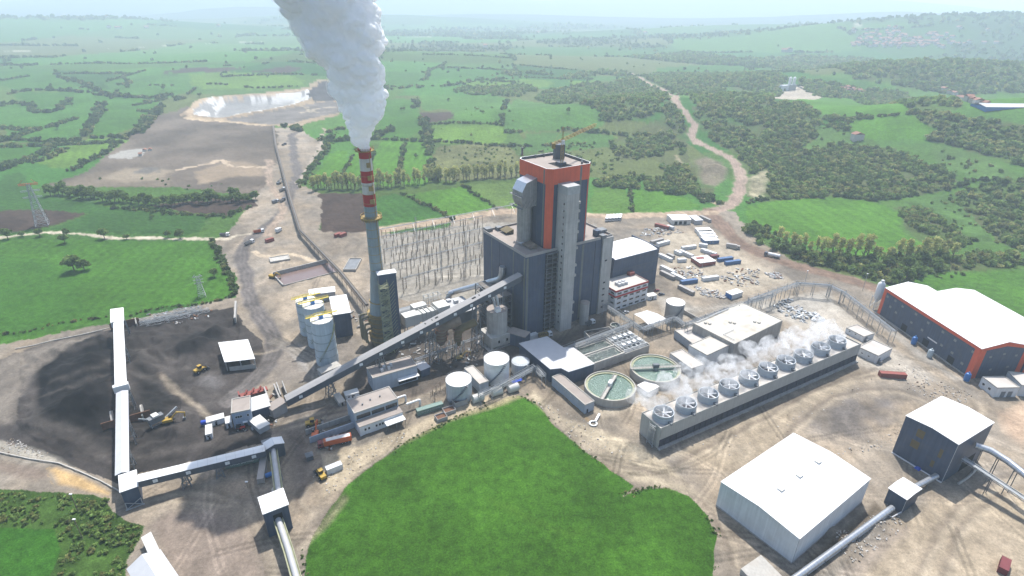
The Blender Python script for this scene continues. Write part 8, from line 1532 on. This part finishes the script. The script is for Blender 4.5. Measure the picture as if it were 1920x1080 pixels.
_ed = [tuple(W(*p)[:2]) for p in ((978, 743), (1003, 756), (1042, 800), (1095, 846), (1150, 884), (1188, 911), (1170, 930), (1217, 914), (1256, 912), (1290, 930), (1326, 966), (1345, 1003), (1341, 1080))]; _ed2 = [tuple(W(*p)[:2]) for p in ((576, 1080), (573, 1045), (590, 1000), (612, 958), (646, 915), (700, 870), (760, 830), (838, 791), (900, 764), (965, 743))]; pp = []
for _e in (_ed, _ed2):
    for (xa, ya), (xb, yb) in zip(_e[:-1], _e[1:]):
        n = int(math.dist((xa, ya), (xb, yb)) * 2.2); t = np.random.default_rng(n).random((n, 1)); pp.append(np.array([[xa, ya]]) + t * np.array([[xb - xa, yb - ya]]) + np.random.default_rng(n + 1).normal(0, 0.9, (n, 2)))
pp = np.concatenate(pp); pp = pp[fbm(pp[:, 0], pp[:, 1], 12, 3, 251) > -0.05]; fo = mass('weeds', pp, np.random.default_rng(6).uniform(0.2, 0.6, len(pp)), tint(len(pp), 8, np.array([0.085, 0.15, 0.04]), 0.4), PROTO_LO, 10, 0.8, 0.3); fo['kind'] = 'stuff'
# ------------------------------------------------------------------ steam
def icos(sub):
    bm = bmesh.new(); bmesh.ops.create_icosphere(bm, subdivisions=sub, radius=1.0); v = np.array([x.co[:] for x in bm.verts]); f = [tuple(x.index for x in g_.verts) for g_ in bm.faces]; bm.free(); return v, np.array(f)
def vol_mat(name, dens, col, an=0.3):
    m = bpy.data.materials.new(name); m.use_nodes = True; N = m.node_tree.nodes; N.remove(N['Principled BSDF']); p = N.new('ShaderNodeVolumePrincipled'); p.inputs['Color'].default_value = (*col, 1); p.inputs['Density'].default_value = dens; p.inputs['Anisotropy'].default_value = an
    m.node_tree.links.new(p.outputs[0], N['Material Output'].inputs['Volume']); return m
def blob_mesh(name, balls, m, sub=2, voxel=None, amp=1.0):
    sv, sf = icos(sub); V, Fc = [], []
    for i, (c, r_) in enumerate(balls): V.append(sv * r_ + np.array(c)); Fc.append(sf + i * len(sv))
    V = np.concatenate(V); Fc = np.concatenate(Fc); me = bpy.data.meshes.new(name); me.from_pydata(V.tolist(), [], Fc.tolist()); me.update(); me.materials.append(m); o = bpy.data.objects.new(name, me); C.objects.link(o)
    if voxel:
        md = o.modifiers.new('remesh', 'REMESH'); md.mode = 'VOXEL'; md.voxel_size = voxel; dg = bpy.context.evaluated_depsgraph_get(); nm = bpy.data.meshes.new_from_object(o.evaluated_get(dg)); o.modifiers.clear(); o.data = nm; nm.materials.clear(); nm.materials.append(m)
        n = len(nm.vertices); co = np.empty(n * 3); nm.vertices.foreach_get('co', co); co = co.reshape(-1, 3); no = np.empty(n * 3); nm.vertices.foreach_get('normal', no); no = no.reshape(-1, 3)
        def n3(p, s, sd): return (vnoise(p[:, 0] + p[:, 2] * .7, p[:, 1] - p[:, 2] * .6, s, sd) + vnoise(p[:, 0] * .6 - p[:, 1], p[:, 2] + 11, s, sd + 3)) - 1
        d = 2.6 * np.abs(n3(co, 6.5, 71)) + 1.5 * np.abs(n3(co, 2.8, 75)) + 0.6 * n3(co, 1.3, 79); co = co + no * ((d - 0.9) * (amp if amp else 1))[:, None]; nm.vertices.foreach_set('co', co.ravel()); nm.update(); nm.polygons.foreach_set('use_smooth', np.ones(len(nm.polygons), bool))
    return o
rp = np.random.default_rng(4); axis = [(682, 276, 12), (677, 254, 20), (679, 234, 30), (681, 210, 38), (676, 185, 44), (672, 155, 50), (668, 130, 58), (658, 100, 67), (645, 70, 76), (635, 40, 84), (622, 5, 90), (606, -40, 98), (590, -90, 105), (575, -130, 110)]
balls = []
def depth_point(px, py): 
    c = CW @ np.array([(px - 960) / F, (py - 540) / F, 1.0]); t = (cxy.y + 0 - 0) / c[1]; return np.array([c[0] * t, cxy.y, H + c[2] * t]), t
for (a, b_) in zip(axis[:-1], axis[1:]):
    for k in range(3):
        f = k / 3; px, py, hw_ = [a[i] + (b_[i] - a[i]) * f for i in range(3)]; p, t = depth_point(px, py); R = hw_ * t / F; core = 0.62 * R; balls.append((p, core))
        for j in range(11 if R > 6 else 6):
            an, el = rp.uniform(0, 6.28), rp.uniform(-1, 1); rr = R * rp.uniform(0.28, 0.5); d = (R - rr) * rp.uniform(0.75, 1.04); dv = np.array([math.cos(an) * math.sqrt(1 - el * el), math.sin(an) * math.sqrt(1 - el * el), el]); c0 = p + dv * d; balls.append((c0, rr))
            for q in range(5):
                dv2 = rp.normal(size=3) + dv * 0.8; dv2 /= np.linalg.norm(dv2); balls.append((c0 + dv2 * rr * 0.85, rr * rp.uniform(0.3, 0.5)))
pm_ = bpy.data.materials.new('steam_dense'); pm_.use_nodes = True; N, L = pm_.node_tree.nodes, pm_.node_tree.links; N.remove(N['Principled BSDF']); d1 = N.new('ShaderNodeBsdfDiffuse'); d2 = N.new('ShaderNodeBsdfTranslucent'); mx = N.new('ShaderNodeMixShader'); mx.inputs[0].default_value = 0.6
for d_ in (d1, d2): d_.inputs['Color'].default_value = (0.998, 0.998, 0.998, 1)
L.new(d1.outputs[0], mx.inputs[1]); L.new(d2.outputs[0], mx.inputs[2]); L.new(mx.outputs[0], N['Material Output'].inputs['Surface'])
pl_o = blob_mesh('steam_plume', balls, pm_, 2, 0.6); tag(pl_o, 'huge billowing white steam plume rising from the chimney', 'steam plume')
fr = vol_mat('steam_fringe', 0.0, (0.998, 0.998, 1.0), 0.3); N, L = fr.node_tree.nodes, fr.node_tree.links; pv = [n for n in N if n.type == 'PRINCIPLED_VOLUME'][0]
g_ = N.new('ShaderNodeNewGeometry'); nz = N.new('ShaderNodeTexNoise'); nz.inputs['Scale'].default_value = 0.22; nz.inputs['Detail'].default_value = 5; nz.inputs['Roughness'].default_value = 0.65; nz.inputs['Distortion'].default_value = 1.0; mr = N.new('ShaderNodeMapRange'); mr.inputs[1].default_value = 0.45; mr.inputs[2].default_value = 0.7; mr.inputs[4].default_value = 0.8
L.new(g_.outputs['Position'], nz.inputs['Vector']); L.new(nz.outputs['Fac'], mr.inputs[0]); L.new(mr.outputs[0], pv.inputs['Density'])
fo_ = blob_mesh('steam_fringe', [(np.array(c) + np.array([-0.10 * r_, 0, 0.05 * r_]), r_ * 1.1) for c, r_ in balls if r_ > 2.2], fr, 2, 0.9); fo_.parent = pl_o
# thin wisps over the fans, drifting to the left
tm_ = vol_mat('steam_thin', 0.0, (0.995, 0.995, 1.0), 0.3); N, L = tm_.node_tree.nodes, tm_.node_tree.links; pv = [n for n in N if n.type == 'PRINCIPLED_VOLUME'][0]
g_ = N.new('ShaderNodeNewGeometry'); nz = N.new('ShaderNodeTexNoise'); nz.inputs['Scale'].default_value = 0.34; nz.inputs['Detail'].default_value = 5; nz.inputs['Roughness'].default_value = 0.62; nz.inputs['Distortion'].default_value = 0.8; mr = N.new('ShaderNodeMapRange'); mr.inputs[1].default_value = 0.42; mr.inputs[2].default_value = 0.70; mr.inputs[4].default_value = 0.30
L.new(g_.outputs['Position'], nz.inputs['Vector']); L.new(nz.outputs['Fac'], mr.inputs[0]); L.new(mr.outputs[0], pv.inputs['Density'])
for i, f0 in enumerate(FANS):
    wb = []
    for k in range(16):
        t = k / 15; p = np.array([f0.x, f0.y, f0.z + 3.6]) + np.array([-8 * t * t - 1.5 * t, 2.5 * t, 7.0 * t]) + rp.normal(size=3) * np.array([1.0, 1.0, 0.5]) * (0.5 + 1.6 * t); wb.append((p, rp.uniform(2.3, 3.2) * (0.9 + 0.4 * t)))
    wo = blob_mesh('steam', wb, tm_, 2, 0.7); wo['kind'] = 'stuff'
# ------------------------------------------------------------------ the hazy air
def haze():
    me = bpy.data.meshes.new('haze'); o = bpy.data.objects.new('haze', me); C.objects.link(o); o['kind'] = 'stuff'
    x0, x1, y0, y1, z0, z1 = -16500, 16500, -300, 15600, -130, 420
    v = [(x, y, z) for z in (z0, z1) for y in (y0, y1) for x in (x0, x1)]
    me.from_pydata(v, [], [(0, 2, 3, 1), (4, 5, 7, 6), (0, 1, 5, 4), (2, 6, 7, 3), (0, 4, 6, 2), (1, 3, 7, 5)])
    m = bpy.data.materials.new('hazy_air'); m.use_nodes = True; N = m.node_tree.nodes; N.remove(N['Principled BSDF'])
    p = N.new('ShaderNodeVolumePrincipled'); p.inputs['Color'].default_value = (0.75, 0.89, 1.0, 1); p.inputs['Density'].default_value = HAZE; p.inputs['Anisotropy'].default_value = 0.25
    m.node_tree.links.new(p.outputs[0], N['Material Output'].inputs['Volume']); me.materials.append(m)
HAZE = 0.00022
haze()
